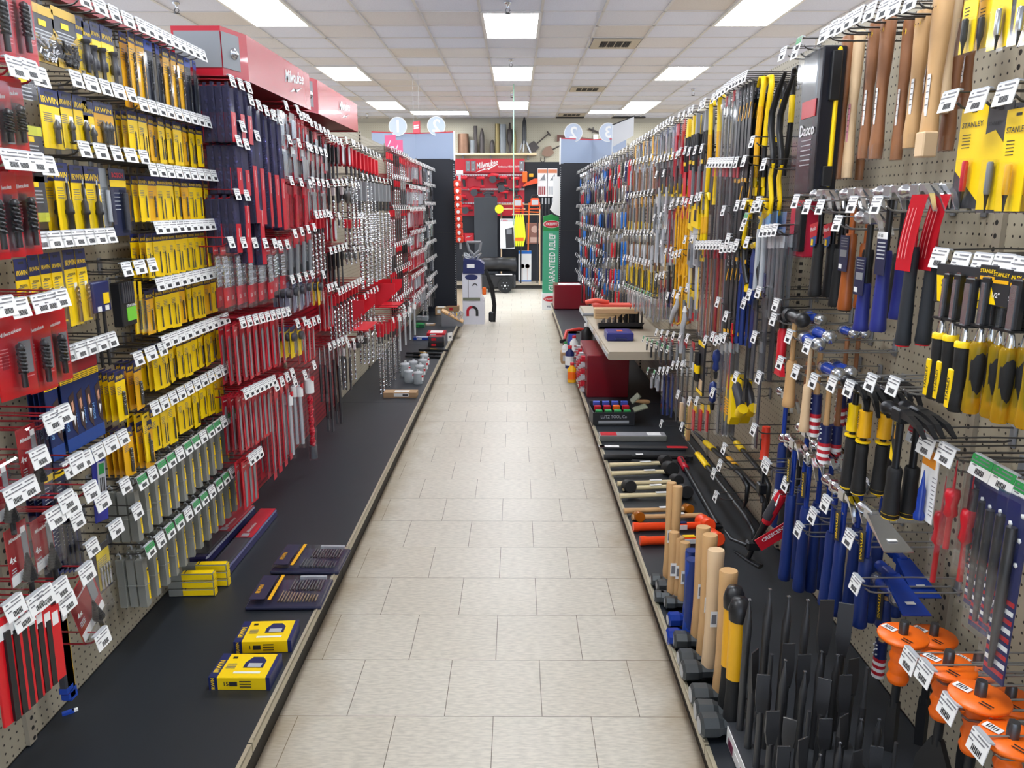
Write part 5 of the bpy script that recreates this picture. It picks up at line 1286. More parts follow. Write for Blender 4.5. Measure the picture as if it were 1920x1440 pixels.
# ============================================================ right wall beyond the hammers
def file_pack(L, tip=M_red, body=M_dsteel, w=.026, clear_=True):
    m = MB().box((0, 0, -L * .5 - .01), (w * .75, .005, L * .92), body)
    t = MB().box((0, -.004, -.02), (w, .004, .04), tip)
    ps = [('header_cap', t, -1)]
    if clear_: ps.append(('sleeve', MB().box((0, -.004, -L * .5), (w, .014, L), M_clear), -1))
    return Proto('file_in_sleeve', 'file', m, ps)
def black_blade(L):
    m = MB().box((0, 0, -L / 2), (.045, .004, L), M_blk).prism([(-.02, -L * .35), (-.012, -L * .35), (.012, -L * .2), (.004, -L * .2)], -.003, -.004, M_yel2).text('Pro', .03, (0, -.004, -L * .1), M_lgrey, rot=PI / 2)
    return Proto('black_saw_sleeve', 'saw', m, [('bottom_tab', MB().box((0, -.002, -L + .006), (.03, .004, .014), M_yel2), -1)])
def crowbar(L, c=M_blk, c2=M_yel, mid=(.3, .6), hookside=1, s=1.0, curve=.05):
    def P(u): return (hookside * curve * math.sin(u * PI * 1.0) * .4, 0, -L * u)
    m = MB(); pts = [P(i / 8) for i in range(9)]
    m.tube([(hookside * .07, 0, .0), (hookside * .045, 0, .03), (hookside * .01, 0, .028)] + pts, [.006, .009, .010] + [.0105] * 8 + [.008], c, 7, flat=.7)
    m.prism([(-.014, -L), (.014, -L), (.018, -L - .03), (-.018, -L - .03)], -.004, .004, c)
    y = MB().tube([P(mid[0]), P((mid[0] + mid[1]) / 2), P(mid[1])], .0135, c2, 8, flat=.8)
    return Proto('crowbar', 'pry bar', m, [('sleeve', y, -1, 'yellow sleeve' if c2 in (M_yel, M_yel2) else 'coloured sleeve')])
def goose(L, c1=M_blk, c2=M_yel, sw=1):
    m = MB().tube([(sw * .05, 0, .02), (sw * .0, 0, -.03), (-sw * .05, 0, -L * .22), (-sw * .045, 0, -L * .34), (0, 0, -L * .5), (sw * .01, 0, -L * .6)], [.006, .011, .012, .012, .011, .01], c1, 8, flat=.6)
    b = MB().tube([(sw * .01, 0, -L * .58), (-sw * .005, 0, -L * .68), (sw * .03, 0, -L * .84), (sw * .03, 0, -L * .93), (-sw * .06, 0, -L), (-sw * .1, 0, -L + .004)], [.011, .013, .013, .012, .009, .003], c2, 8, flat=.6)
    return Proto('gooseneck_pry_bar', 'pry bar', m, [('yellow_claw', b, -1)])
def pliers(c=M_blue, L=.2, head=M_steel, bag=False):
    h = MB().prism([(-.012, -.06), (-.016, -.035), (-.006, 0), (.006, 0), (.016, -.035), (.012, -.06), (.008, -.07), (-.008, -.07)], -.006, .006, head).lathe([(.008, -.0075), (.008, .0075)], M_dsteel, 10, (0, 0, -.055), 'y')
    m = MB()
    for s in (-1, 1): m.tube([(s * .004, 0, -.062), (s * .013, 0, -.09), (s * .018, 0, -.13), (s * .012, 0, -L)], [.006, .008, .008, .006], c, 7)
    return Proto('pliers', 'pliers', m, [('jaws', h, -1)] + ([('card', MB().box((0, .008, -.03), (.045, .002, .07), M_navy), -1)] if bag else []))
def long_pliers(c, L=.3): return pliers(c, L)
def hacksaw(c=M_yel, L=.38):
    m = MB()
    for a, b in (((-.035, -.04), (-.035, -L)), ((.035, -.06), (.035, -L + .02)), ((-.035, -L), (.035, -L + .02)), ((-.035, -.04), (.0, -.005)), ((.0, -.005), (.035, -.06))):
        m.tube([(a[0], 0, a[1]), (b[0], 0, b[1])], .006, c, 6)
    bl = MB().box((.035, 0, -L * .5), (.008, .002, L * .85), M_steel)
    return Proto('hacksaw', 'saw', m, [('saw_blade', bl, -1)])
def handsaw(L=.36, grey=True):
    m = MB().prism([(-.02, -L), (.05, -L), (.06, -.11), (-.05, -.11)], -.001, .001, M_lgrey)
    h = MB().prism([(-.055, -.11), (.06, -.12), (.055, -.02), (.03, 0), (-.02, 0), (-.05, -.03)], -.009, .009, M_grey if grey else M_yel).prism([(-.02, -.085), (.028, -.085), (.024, -.03), (-.012, -.03)], -.01, -.0092, M_blk)
    e = MB().box((.052, 0, -L * .55), (.008, .006, L * .85), M_yel)
    return Proto('hand_saw', 'saw', m, [('handle', h, -1), ('edge_guard', e, -1)])
def bolt_cutter(L=.45, c=M_blue):
    m = MB()
    for s in (-1, 1): m.tube([(s * .01, 0, -L * .25), (s * .02, 0, -L * .4), (s * .024, 0, -L)], [.008, .009, .010], c, 8)
    h = MB().prism([(-.02, -L * .25), (.02, -L * .25), (.022, -L * .12), (0, 0), (-.022, -L * .12)], -.008, .008, c).tube([(-.02, 0, .005), (.02, 0, .01)], .013, M_yel, 8)
    return Proto('bolt_cutter', 'cutter', m, [('cutter_head', h, -1)])
def snips(c=M_yel, L=.25, grey=False):
    m = MB().prism([(-.008, 0), (.012, 0), (.02, -L * .35), (-.02, -L * .35)], -.008, .008, M_grey if grey else c)
    g = MB()
    for s in (-1, 1): g.tube([(s * .014, 0, -L * .34), (s * .02, 0, -L * .6), (s * .016, 0, -L)], [.009, .012, .01], M_blk, 8)
    return Proto('utility_snips', 'snips', m, [('black_grip', g, -1), ('end_tab', MB().box((0, -.012, -L * .85), (.03, .004, .018), M_yel), -1)])
def fix(pr, name, cat=None): pr.name = name; pr.cat = cat or pr.cat; return pr
FPr = file_pack(.3); FPl = file_pack(.36); FPg = file_pack(.34, M_lgrey, mat('mid_steel', (120, 120, 122), .35, .6)); FPk = file_pack(.36, M_red, M_blk, .03); BBl = black_blade(.36); BBs = black_blade(.33)
T_ = lambda *a, **k: run(1, *a, **k)
DOWN = .03
# top row
T_(1412, 152, 1392, 162, 4, 3, BBl, 'long black and yellow saw sleeve in the top row beside the crowbars', H20)
T_(1386, 165, 1358, 185, 5, 3, [FPg, FPr], 'grey file in clear sleeve with red cap, top row', H20)
T_(1350, 192, 1333, 200, 2, 1, crowbar(.4, M_yel, M_yel2), 'all yellow flat pry bar in the top row', H20)
T_(1326, 205, 1310, 212, 2, 2, snips(M_yel, .27, True), 'grey and black snips with small yellow tab in the top row', H20)
T_(1303, 216, 1293, 222, 2, 2, snips(M_yel, .26), 'yellow and black handled snips in the top row', H20)
T_(1284, 224, 1272, 232, 2, 3, bag_pack(.3, .06, M_red, M_red, M_red, 2), 'red and white bagged tool in the top row', H20)
T_(1266, 232, 1242, 246, 5, 2, [bag_pack(.17, .05, M_navy, None, M_steel, 2), bag_pack(.17, .05, M_lgrey, M_yel, M_grey, 2)], 'small navy or yellow carded tool in the top row', H20)
T_(1238, 250, 1192, 275, 9, 2, [bag_pack(.17, .05, M_navy, M_yel, M_grey, 2), bag_pack(.18, .05, M_lgrey, None, M_steel, 3), red_card(.16, .04, M_yel2, False, False, 'amber_card_pack')], 'small packs in the top row toward the far end', H20)
T_(1190, 278, 1140, 305, 9, 2, [pliers(M_blk, .2), pliers(M_red, .26), pliers(M_navy, .22, bag=True)], 'hand tool with dark or red handles in the far top row', H20)
T_(1136, 308, 1095, 332, 9, 2, [pliers(mat('sky_blue', (30, 110, 200), .35), .24, bag=True), pliers(M_lgrey, .2), pliers(M_navy, .24)], 'blue or grey handled pliers in the farthest top row', H20)
# second row
T_(1410, 310, 1395, 312, 2, 3, BBl, 'long black and yellow saw sleeve in the second row', H20)
T_(1386, 312, 1342, 312, 8, 3, [FPl, FPk, FPg], 'long dark file with red cap in the second row', H20)
T_(1328, 285, 1304, 290, 3, 2, [bag_pack(.28, .05, M_grey, M_blk, M_grey, 1)], 'grey bagged tool with dark lower end, second row', H20)
T_(1296, 288, 1286, 290, 2, 3, red_card(.33, .05, M_red, False, False, 'red_tool_bag'), 'tall red bagged tool in the second row', H20)
T_(1280, 296, 1236, 305, 7, 2, [bag_pack(.2, .05, M_blk, M_yel, M_dsteel, 3), bag_pack(.18, .045, M_grey, M_yel, M_dsteel, 3)], 'grey blades with small yellow ends in the second row', H20)
T_(1230, 300, 1180, 312, 9, 2, [bag_pack(.2, .045, M_lgrey, None, M_wood2, 3), bag_pack(.2, .06, M_lgrey, None, M_steel, 1)], 'clear and brown packs in the second row far along', H20)
T_(1178, 330, 1095, 350, 14, 2, [pliers(M_navy, .2), pliers(M_steel, .18), pliers(M_dgrey, .2), pliers(M_red2, .2), pliers(M_blk, .22)], 'mixed pliers in the second row far along', H20)
# third row
T_(1325, 375, 1318, 376, 2, 1, crowbar(.25, M_yel, M_yel2), 'short yellow bent pry bar in the third row', H20)
T_(1308, 380, 1298, 385, 2, 2, handsaw(.3, False), 'yellow handled drywall saw in the third row', H20)
T_(1292, 382, 1272, 385, 3, 2, hacksaw(M_yel2, .38), 'amber yellow hacksaw frame in the third row', H20)
T_(1268, 392, 1256, 395, 2, 3, red_card(.3, .05, M_red2, True, False, 'dark_red_blade_pack'), 'dark red blade packs in the third row', H20)
T_(1254, 330, 1240, 332, 2, 3, bag_pack(.3, .07, M_white, M_white, M_lgrey, 2), 'tall white carded tool in the middle of the right wall', H20)
T_(1248, 410, 1236, 412, 2, 3, bag_pack(.28, .08, M_white, M_white, M_lgrey, 1), 'wide white carded tool below the other white cards', H20)
T_(1232, 365, 1180, 372, 9, 2, [bag_pack(.25, .05, M_white, M_white, M_grey, 1), bag_pack(.24, .04, M_yel2, M_yel, M_dsteel, 3), bag_pack(.24, .04, M_dgrey, M_yel, M_wood2, 2)], 'white and yellow bundles in the third row far along', H20)
T_(1178, 380, 1092, 395, 14, 2, [pliers(M_blk, .2), pliers(mat('sky_blue'), .2), pliers(M_steel, .2), pliers(M_red2, .2), pliers(M_navy, .2, bag=True)], 'mixed pliers in the third row far along', H20)
# fourth row
T_(1393, 470, 1368, 472, 4, 3, BBs, 'black and yellow saw sleeve in the middle row', H20)
T_(1362, 466, 1318, 466, 8, 3, [file_pack(.42, M_red, mat('mid_steel'), .024), file_pack(.4, M_dgrey, M_wood2, .024), file_pack(.42, M_red, M_red2, .02)], 'long slim red or grey file in the middle row', H20)
T_(1310, 452, 1296, 455, 2, 2, handsaw(.33), 'grey bladed saw with yellow edge in the middle row', H20)
T_(1286, 480, 1272, 484, 3, 2, hacksaw(M_yel2, .36), 'amber hacksaw frame in the middle row', H20)
T_(1268, 475, 1258, 477, 2, 3, bag_pack(.3, .05, M_lgrey, M_navy, M_blk, 2), 'blue black bundle in the middle row', H20)
T_(1252, 460, 1246, 462, 1, 2, red_card(.26, .04, M_yel2, False, False, 'yellow_level_pack'), 'bright yellow narrow pack in the middle row', H20)
T_(1254, 520, 1240, 524, 3, 3, bag_pack(.26, .05, M_red2, None, M_steel, 2), 'dark red carded tools under the narrow yellow pack', H20)
T_(1232, 440, 1180, 440, 9, 2, [bag_pack(.24, .04, M_dgrey, None, M_wood2, 3), pliers(M_lgrey, .24)], 'thin dark bundles in the middle row far along', H20)
T_(1178, 435, 1090, 452, 14, 2, [long_pliers(M_grey, .3), pliers(mat('sky_blue'), .26), long_pliers(M_blk, .3), pliers(M_red, .2)], 'long pliers in the middle row far along', H20)
T_(1226, 498, 1178, 486, 10, 2, [bag_pack(.2, .035, M_yel, M_yel, M_dsteel, 2), bag_pack(.18, .035, M_yel2, None, M_yel, 2)], 'small yellow bladed packs in the tight white tagged row', H20)
T_(1176, 490, 1088, 492, 14, 2, [pliers(M_navy, .24), pliers(M_grey, .26), pliers(mat('sky_blue'), .26), pliers(M_red, .26)], 'mixed pliers in the lower row far along', H20)
T_(1228, 560, 1180, 540, 10, 2, [bag_pack(.16, .035, M_lgrey, None, M_steel, 2), bag_pack(.14, .04, M_white, None, M_lgrey, 1)], 'small clear packs under the green tagged row', H20g)
T_(1176, 535, 1092, 525, 13, 2, [long_pliers(M_blk, .3), long_pliers(M_dgrey, .3), long_pliers(M_red, .28)], 'black gripped wrenches in the lowest far row', H20)
T_(1300, 545, 1262, 560, 4, 2, bag_pack(.15, .05, M_yel, M_red, M_grey, 1), 'small yellow and red packs right of the shelf', H20)
# blue bolt cutters, blade bundles, black grips
T_(1416, 462, 1396, 466, 2, 1, bolt_cutter(.37), 'blue bolt cutter with yellow tipped jaws', H20)
T_(1470, 440, 1446, 442, 4, 2, file_pack(.28, M_lgrey, mat('mid_steel'), .03), 'grey blades bundled beside the pink red clamshell', H20)
T_(1440, 395, 1430, 396, 2, 3, bag_pack(.3, .06, mat('pale_blue', (120, 170, 220), .4), M_navy, M_lgrey, 1), 'pale blue white carded tool next to the crowbars', H20)
T_(1438, 556, 1420, 560, 2, 2, file_pack(.3, M_blk, M_dgrey, .045), 'black ended putty knives in clear sleeves', H20)
T_(1412, 575, 1408, 577, 1, 1, bar_tool(.36, .02, 'flat', M_blk, M_blk), 'slim black scraper beside the putty knives', H20, group=False)
T_(1375, 600, 1375, 600, 1, 1, sds_bit(.3, .005, M_red, M_red, False), 'thin wavy red tool hanging alone on the pegboard', H20, group=False)
T_(1472, 580, 1472, 580, 1, 1, bar_tool(.22, .03, 'flat', M_red, M_blk), 'red handled black cutter left of the ball peen hammers', H20, group=False)
T_(1430, 640, 1430, 640, 1, 1, file_pack(.4, M_grey, M_dgrey, .03), 'grey rasp hanging low beside the black putty knives', H20, group=False)
# crowbars on the wall
for (px, py, X, L, pr, lb) in ((1432, 160, .9, .5, crowbar(.36, M_yel, M_yel2, (.2, .9), -1), 'straight yellow crowbar, first of the group'), (1447, 158, .92, .5, crowbar(.36, M_yel, M_blk, (.6, .9), -1), 'yellow crowbar with black lower part'),
    (1462, 150, .88, .5, goose(.46), 'black and yellow gooseneck bar, front'), (1478, 155, .92, .5, goose(.46), 'black and yellow gooseneck bar, second'), (1487, 145, .96, .5, crowbar(.3, M_blk, M_yel, (.2, .5), 1), 'black bar with yellow middle by the black case'),
    (1470, 172, .98, .5, crowbar(.5, M_blk, M_yel, (.05, .35), -1), 'long black bar slanting behind the goosenecks')):
    p = onX(px, py, X); put(pr, (X, p.y, p.z), (.0, .06, RW), lb)
for (px, py) in ((1427, 258), (1450, 300), (1398, 378), (1371, 388), (1380, 440), (1415, 402), (1410, 415), (1380, 445)):
    p = onX(px, py, XR - .22); put(H20 if px != 1415 else H20g, (XR, p.y, p.z - .03), (0, 0, RW), 'hook with white tag sticking out among the crowbars and files', 'hooks among the crowbars and files')
T_(1437, 388, 1410, 390, 2, 1, fix(crowbar(.28, M_yel, M_blk, (.5, 1), -1, curve=.15), 'hook_bar'), 'curved yellow hook bar with dark blue grip', H20)
# low crowbars
for (px0, py0, px1, py1, X, c2, lb) in ((1280, 815, 1412, 985, .93, M_yel, 'lowest and longest'), (1300, 808, 1400, 900, .97, M_yel, 'second'), (1345, 838, 1432, 930, .99, M_yel2, 'third'), (1362, 808, 1440, 900, 1.02, M_yel, 'highest')):
    a = onX(px0, py0, X); b = onX(px1, py1, X); d = b - a
    m = MB(); q = [a * (1 - u) + b * u for u in (0, .2, .45, .7, .92)]
    o = q[0]; loc = [v - o for v in q]
    e = b - o; m.tube(loc + [e + Vector((0, -.02, -.02)), e + Vector((0, -.015, -.09)), e + Vector((0, .01, -.13))], [.008, .012, .013, .012, .012, .011, .008, .003], M_gunmetal, 8, flat=.7)
    y = MB().tube([loc[1] + (loc[2] - loc[1]) * .3, loc[1] + (loc[2] - loc[1]) * .95], .016, c2, 8, flat=.8)
    put(Proto('crowbar', 'pry bar', m, [('grip_band', y, -1, 'yellow band')]), o, 0, 'black crowbar with yellow band slanting along the low hooks, ' + lb)
for (px, py) in ((1290, 795), (1372, 835), (1364, 866), (1352, 882), (1356, 925), (1250, 790), (1430, 798), (1452, 862), (1395, 700), (1440, 700), (1350, 730), (1360, 560), (1350, 625), (1336, 632)):
    p = onX(px, py, XR - .22); put(H20, (XR, p.y, p.z - .03), (0, 0, RW), 'dark hook with white tag among the low crowbars', 'hooks among the low crowbars')
a = onX(1437, 800, .9); b = onX(1437, 925, .9)
L = a.z - b.z
g = MB().tube([(0, 0, 0), (0, 0, -L * .25), (0, 0, -L * .5), (0, 0, -L * .52)], [.014, .017, .015, .018], mat('red_orange', (220, 60, 36), .4), 10).box((0, -.012, -L * .28), (.012, .012, L * .2), M_blk, .003)
m = MB().box((0, 0, -L * .76), (.018, .008, L * .5), M_gunmetal).box((0, 0, -L), (.04, .03, .04), M_gunmetal, .004).tube([(0, 0, -L - .02), (.02, 0, -L - .05)], .008, M_gunmetal, 7)
put(Proto('pry_hammer', 'pry bar', m, [('red_grip', g, -1)]), a, (0, 0, RW), 'red and black gripped demolition bar with square head among the crowbars')
# upside down hammer with red card
a = onX(1468, 925, .86); b = onX(1408, 1030, .80); d = (b - a)
m = MB().tube([(0, 0, 0), tuple(d * .5), tuple(d * .9)], [.015, .013, .010], M_gunmetal, 10)
g = MB().tube([(0, 0, 0), tuple(d * .1), tuple(d * .5)], [.017, .019, .017], M_red, 10).tube([tuple(d * .12 + Vector((-.004, 0, 0))), tuple(d * .42 + Vector((-.006, 0, 0)))], .0175, M_dgrey, 10)
hd = MB().box(tuple(d * .92), (.05, .03, .035), M_gunmetal, .006)
e = d * .92; hd.tube([tuple(e + Vector((-.02, .0, 0))), tuple(e + Vector((-.06, .05, .0))), tuple(e + Vector((-.07, .1, .01)))], [.013, .011, .004], M_gunmetal, 8, flat=.5)
hd.tube([tuple(e + Vector((0, 0, -.01))), tuple(e + Vector((-.01, .01, -.05)))], .009, M_gunmetal, 7); hd.tube([tuple(e + Vector((-.05, .05, -.045))), tuple(e + Vector((-.01, .01, -.06))), tuple(e + Vector((.02, -.03, -.065)))], [.005, .014, .016], M_gunmetal, 9, flat=.5)
cr = MB(); cr.M = Matrix.Translation(d * .78 + Vector((0, -.035, .0))) @ Matrix.Rotation(-.6, 4, 'Y'); cr.box((.045, -.01, 0), (.12, .003, .045), M_red).text('CRESCENT', .018, (.05, -.013, .008), M_white, width=.09)
put(Proto('indexing_claw_hammer', 'hammer', m, [('red_grip', g, -1), ('hammer_head', hd, -1), ('red_card', cr, -1)]), a, 0, 'red gripped hammer hanging head down with a red lettered card')
# yellow trigger tools and mid low goods
def yellow_gun():
    m = MB().prism([(-.04, 0), (.03, .0), (.035, -.05), (.05, -.16), (.02, -.2), (-.05, -.2), (-.05, -.08)], -.02, .02, M_yel)
    for i in range(6): m.box((-.02, -.022, -.1 - i * .012), (.05, .006, .004), M_yel2)
    g = MB().tube([(.02, 0, -.03), (.09, 0, -.08), (.12, 0, -.12)], [.02, .019, .017], M_dgrey, 10); g.tube([(.1, -.0, -.13), (.14, -.0, -.1)], .022, M_yel, 8)
    return Proto('yellow_drywall_tool', 'tool', m, [('grip', g, -1)])
for (px, py, X, lb) in ((1378, 706, .9, 'front one'), (1398, 706, .97, 'behind the front one')):
    p = onX(px, py, X); put(yellow_gun(), (X, p.y, p.z), (0, 0, RW), 'bulky yellow tool with dark grip low on the right wall, ' + lb)
p = onX(1318, 640, .9)
m = MB().box((0, 0, -.13), (.12, .01, .26), M_ink, .002).box((0, -.006, -.012), (.12, .002, .022), M_yel).box((0, -.006, -.25), (.12, .002, .016), M_yel).box((.02, -.006, -.21), (.06, .002, .05), M_wood3)
b = MB(); [b.cyl((x, -.015, -.06), (x, -.015, -.2), .011, M_blk, 9).cyl((x, -.015, -.12), (x, -.015, -.16), .0116, M_yel, 9) for x in (-.04, -.012)]
put(Proto('boxed_tool_set', 'tool set', m, [('tool', b, -1)]), p, (0, 0, RW), 'large black card with yellow edges and two small tools, low on right wall')
for (px, py, lb) in ((1345, 655, 'upper'), (1338, 715, 'lower')):
    p = onX(px, py, .87); m = MB().lathe([(.001, 0), (.016, -.008), (.02, -.04), (.013, -.06), (.018, -.085), (.001, -.1)], M_blue, 12)
    put(Proto('blue_handled_rasp', 'file', m, [('dark_end', MB().lathe([(.012, -.1), (.008, -.13)], M_blk, 10), -1)]), p, (0, 0, RW), 'blue bulb handle in clear bag beside the black card, ' + lb)
T_(1372, 640, 1356, 645, 3, 2, file_pack(.4, M_lgrey, mat('mid_steel'), .04), 'wide grey file in clear pouch right of the blue handles', H20)
p = onX(1295, 752, .9); m = MB().box((0, 0, -.11), (.03, .02, .22), M_wood, .004); br = MB()
for i in range(12): br.box((-.022, 0, -.015 - i * .017), (.02, .022, .009), mat('cream_bristle', (232, 218, 140), .7))
put(Proto('scrub_brush', 'brush', m, [('bristles', br, -1)]), p, (0, .12, RW), 'pale yellow bristled wooden brush hanging near the deck')
T_(1282, 745, 1282, 745, 1, 1, bag_pack(.14, .08, M_lgrey, None, M_wood3, 1), 'clear bag with a wooden handle behind the pale brush', H20, group=False)
T_(1318, 758, 1304, 758, 2, 2, bag_pack(.14, .04, M_yel, None, M_red, 3), 'small red and yellow pen pack right of the brush', H20)
T_(1262, 700, 1246, 700, 3, 2, fix(file_pack(.25, M_navy, M_blue, .03), 'blue_shaft_pack'), 'blue shafts hanging under the beige shelf level', H20)
T_(1290, 690, 1272, 690, 3, 2, file_pack(.3, M_lgrey, mat('mid_steel'), .02), 'thin grey rods low beside the blue shafts', H20)
T_(1236, 705, 1224, 700, 2, 2, bag_pack(.1, .05, M_lgrey, None, M_lgrey, 1), 'small clear bag at the end of the low hooks', H20g)
T_(1300, 640, 1240, 628, 6, 1, bag_pack(.14, .05, M_red, M_white, M_grey, 1), 'small red white pack right of the shelf end', H20)
T_(1262, 660, 1215, 640, 6, 2, bag_pack(.1, .04, M_dgrey, None, M_dsteel, 1), 'little dark pack by the near corner of the beige shelf', H20g)
for (px, py, tw, lb) in ((1278, 560, .9, 'left'), (1292, 585, .2, 'right')):
    a = onX(px - 8, py, .86); m = MB().tube([(0, 0, 0), (.01, 0, -.03), (-.06 * tw - .02, 0, -.08), (-.13 * tw - .02, 0, -.12 - .02 / tw)], [.012, .02, .022, .018], M_lgrey, 10, flat=.6)
    put(Proto('grey_saw_handle', 'saw', m, [('nose', MB().lathe([(.013, .0), (.006, .03)], M_white, 10), -1)]), a, (0, 0, RW), 'light grey curved plastic handle jutting out above the shelf, ' + lb)
# dense far bays
small = [pliers(M_blk, .2), pliers(mat('sky_blue'), .18), pliers(M_dgrey, .2), pliers(M_red2, .18), bag_pack(.16, .05, M_grey, None, M_dgrey, 2), bag_pack(.15, .05, M_navy, None, M_steel, 2), long_pliers(M_grey, .22)]
for i, Z in enumerate([1.98, 1.76, 1.53, 1.3, 1.08, .86, .64]):
    for k in range(17):
        Y = 7.6 + 3.5 * k / 16
        put(H20, (XR, Y, Z), (0, 0, RW), 'hook with white tag in the far right bays', 'hooks of the far right bays')
        put(small[(i * 3 + k // 2) % 7], (.90, Y, Z - .005), (0, 0, RW + rnd.uniform(-.3, .3)), 'small hand tool in the farthest right bays before the black end panel', 'hand tools of the farthest right bays')
# ============================================================ goods on the base decks
def ztop(p, py):      # height over the point p that the photo shows at row py
    c0 = CR.transposed() @ (Vector((p.x, p.y, 0)) - Vector((0, 0, CAM_H))); dz = CR.transposed() @ Vector((0, 0, 1))
    k = (720 - py) / F          # c.y/(-c.z) = k
    return (-k * c0.z - c0.y) / (dz.y + k * dz.z)
# near left: yellow boxes, clear drill cases
def yellow_box(label, px, py, rz, top='15'):
    p = onZ(px, py, DECK); W, D, Hh = .18, .125, .042
    m = MB().box((W / 2, D / 2, Hh / 2), (W, D, Hh), M_yel, .0015)
    b2 = MB().box((.012, D / 2, Hh / 2), (.026, D + .001, Hh + .001), M_navy); b = MB().box((W - .005, D / 2, Hh / 2), (.012, D + .001, Hh + .001), M_navy)
    t = MB().text('IRWIN', .022, (.013, D * .45, Hh + .001), M_yel, face='+z', rot=PI / 2).text('IRWIN', .014, (.012, -.0012, Hh / 2), M_yel, rot=PI / 2)
    t.text(top, .018, (.05, -.0012, Hh / 2), M_ink).box((.072, -.001, Hh / 2), (.024, .001, .014), M_ink)
    for i in range(3): t.box((.108, -.001, Hh * .7 - i * .009), (.034, .001, .003), M_ink)
    t.prism([(.085, D * .4), (.145, D * .4), (.145, D * .7), (.13, D * .85), (.1, D * .85), (.085, D * .62)], Hh + .0004, Hh + .001, M_navy, 'xy')
    t.box((.117, D * .5, Hh + .0012), (.04, .02, .001), M_lgrey).box((.105, D * .2, Hh + .001), (.08, .009, .001), M_white).box((.045, D * .82, Hh + .001), (.014, .009, .001), M_blk)
    for i in range(4): t.box((.048, D * .55 - i * .007, Hh + .001), (.028, .002, .001), M_gink)
    put(Proto('drill_bit_box', 'boxed drill set', m, [('blue_end', b, -1, 'dark blue end band'), ('blue_end', b2, -1, 'dark blue end band'), ('lettering', t, -1)]), p, (0, 0, rz), label)
yellow_box('yellow and blue boxed drill set on the left deck, the nearer one', 393, 1294, .0)
yellow_box('yellow and blue boxed drill set on the left deck, the one behind', 440, 1226, .06, '1')
def drill_case(label, px, py, rz, bits):
    p = onZ(px, py, DECK); W, D, Hh = .27, .21, .032
    m = MB().box((W / 2, D / 2, .008), (W, D, .014), mat('case_navy', (44, 46, 72), .3), .004)
    c = MB().box((W / 2, D / 2, Hh / 2 + .004), (W * .98, D * .97, Hh), M_clear, .006).box((W * .72, D + .004, Hh * .6), (.1, .012, .014), M_lgrey, .002)
    l = MB().box((.04, D / 2, Hh + .006), (.055, D * .86, .001), mat('case_navy')).box((.085, D / 2, Hh + .006), (.012, D * .9, .001), M_yel2).text('IRWIN', .022, (.03, D * .42, Hh + .0075), M_yel2, face='+z', rot=PI / 2)
    b = MB()
    for i in range(13): b.cyl((.11 + i * .011, D * .15, .02), (.11 + i * .011, D * (.5 - .012 * i), .02), .0035, bits, 6)
    for i in range(11): b.cyl((.13 + i * .011, D * .55, .02), (.13 + i * .011, D * (.92 - .015 * (i % 4)), .02), .004, M_dsteel, 6)
    put(Proto('drill_bit_case', 'drill set case', m, [('lid', c, -1), ('label', l, -1), ('drill_bit', b, -1)]), p, (0, 0, rz), label)
drill_case('flat clear topped drill case on the left deck, the nearer with bronze bits', 459, 1146, .02, mat('bronze_steel'))
drill_case('flat clear topped drill case on the left deck, the farther with dark bits', 506, 1078, -.02, M_dgrey)
p = onZ(520, 1078, DECK)
for k, (px0, py0, px1, py1) in enumerate(((410, 1082, 505, 968), (372, 1062, 465, 962), (345, 1050, 430, 962))):
    a = onZ(px0, py0, DECK); b = onZ(px1, py1, DECK); L = (b - a).length; ang = math.atan2(b.y - a.y, b.x - a.x)
    m = MB().box((L / 2, 0, .018), (L, .078, .04), mat('case_violet', (48, 46, 96), .25), .006)
    c = MB().box((L * .72, 0, .0405), (L * .54, .07, .002), M_mred).box((L * .26, 0, .0405), (L * .4, .07, .002), M_dgrey).text('Milwaukee', .022, (L * .62, 0, .0425), M_white, face='+z', width=.1, shear=.3).box((L * .5, 0, .042), (.03, .03, .001), M_lgrey)
    put(Proto('long_auger_case', 'drill case', m, [('printed_card', c, -1), ('clear_cover', MB().box((L / 2, 0, .036), (L * .98, .058, .014), M_clear, .003), -1)]), a, (0, 0, ang), 'long violet case with red card lying on the left deck, %s' % ['nearest the aisle', 'middle one', 'against the pegboard'][k])
for k, (px, py, z) in enumerate(((312, 1122, 0), (330, 1118, 0), (318, 1102, .03), (335, 1098, .03), (322, 1086, .06), (338, 1084, .06))):
    p = onZ(px, py, DECK); m = MB().box((.08, .015, .015), (.165, .028, .028), clear('smoked_case'), .002); l = MB().box((.105, .015, .0296), (.11, .027, .001), M_yel).box((.105, .0, .015), (.11, .001, .02), M_yel).box((.165, .015, .015), (.002, .027, .026), M_yel).box((.06, .015, .0302), (.004, .027, .001), M_ink)
    p = onZ([318, 345][k % 2], [1120, 1102][k % 2], DECK)
    put(Proto('clear_tube_box', 'drill bit', m, [('side_label', l, -1)]), (p.x, p.y + .0, DECK + .031 * (k // 2)), (0, 0, .05), 'clear square tube with yellow label lying on the left deck, %s, %s' % (['front pile', 'rear pile'][k % 2], ['bottom', 'middle', 'top'][k // 2]))
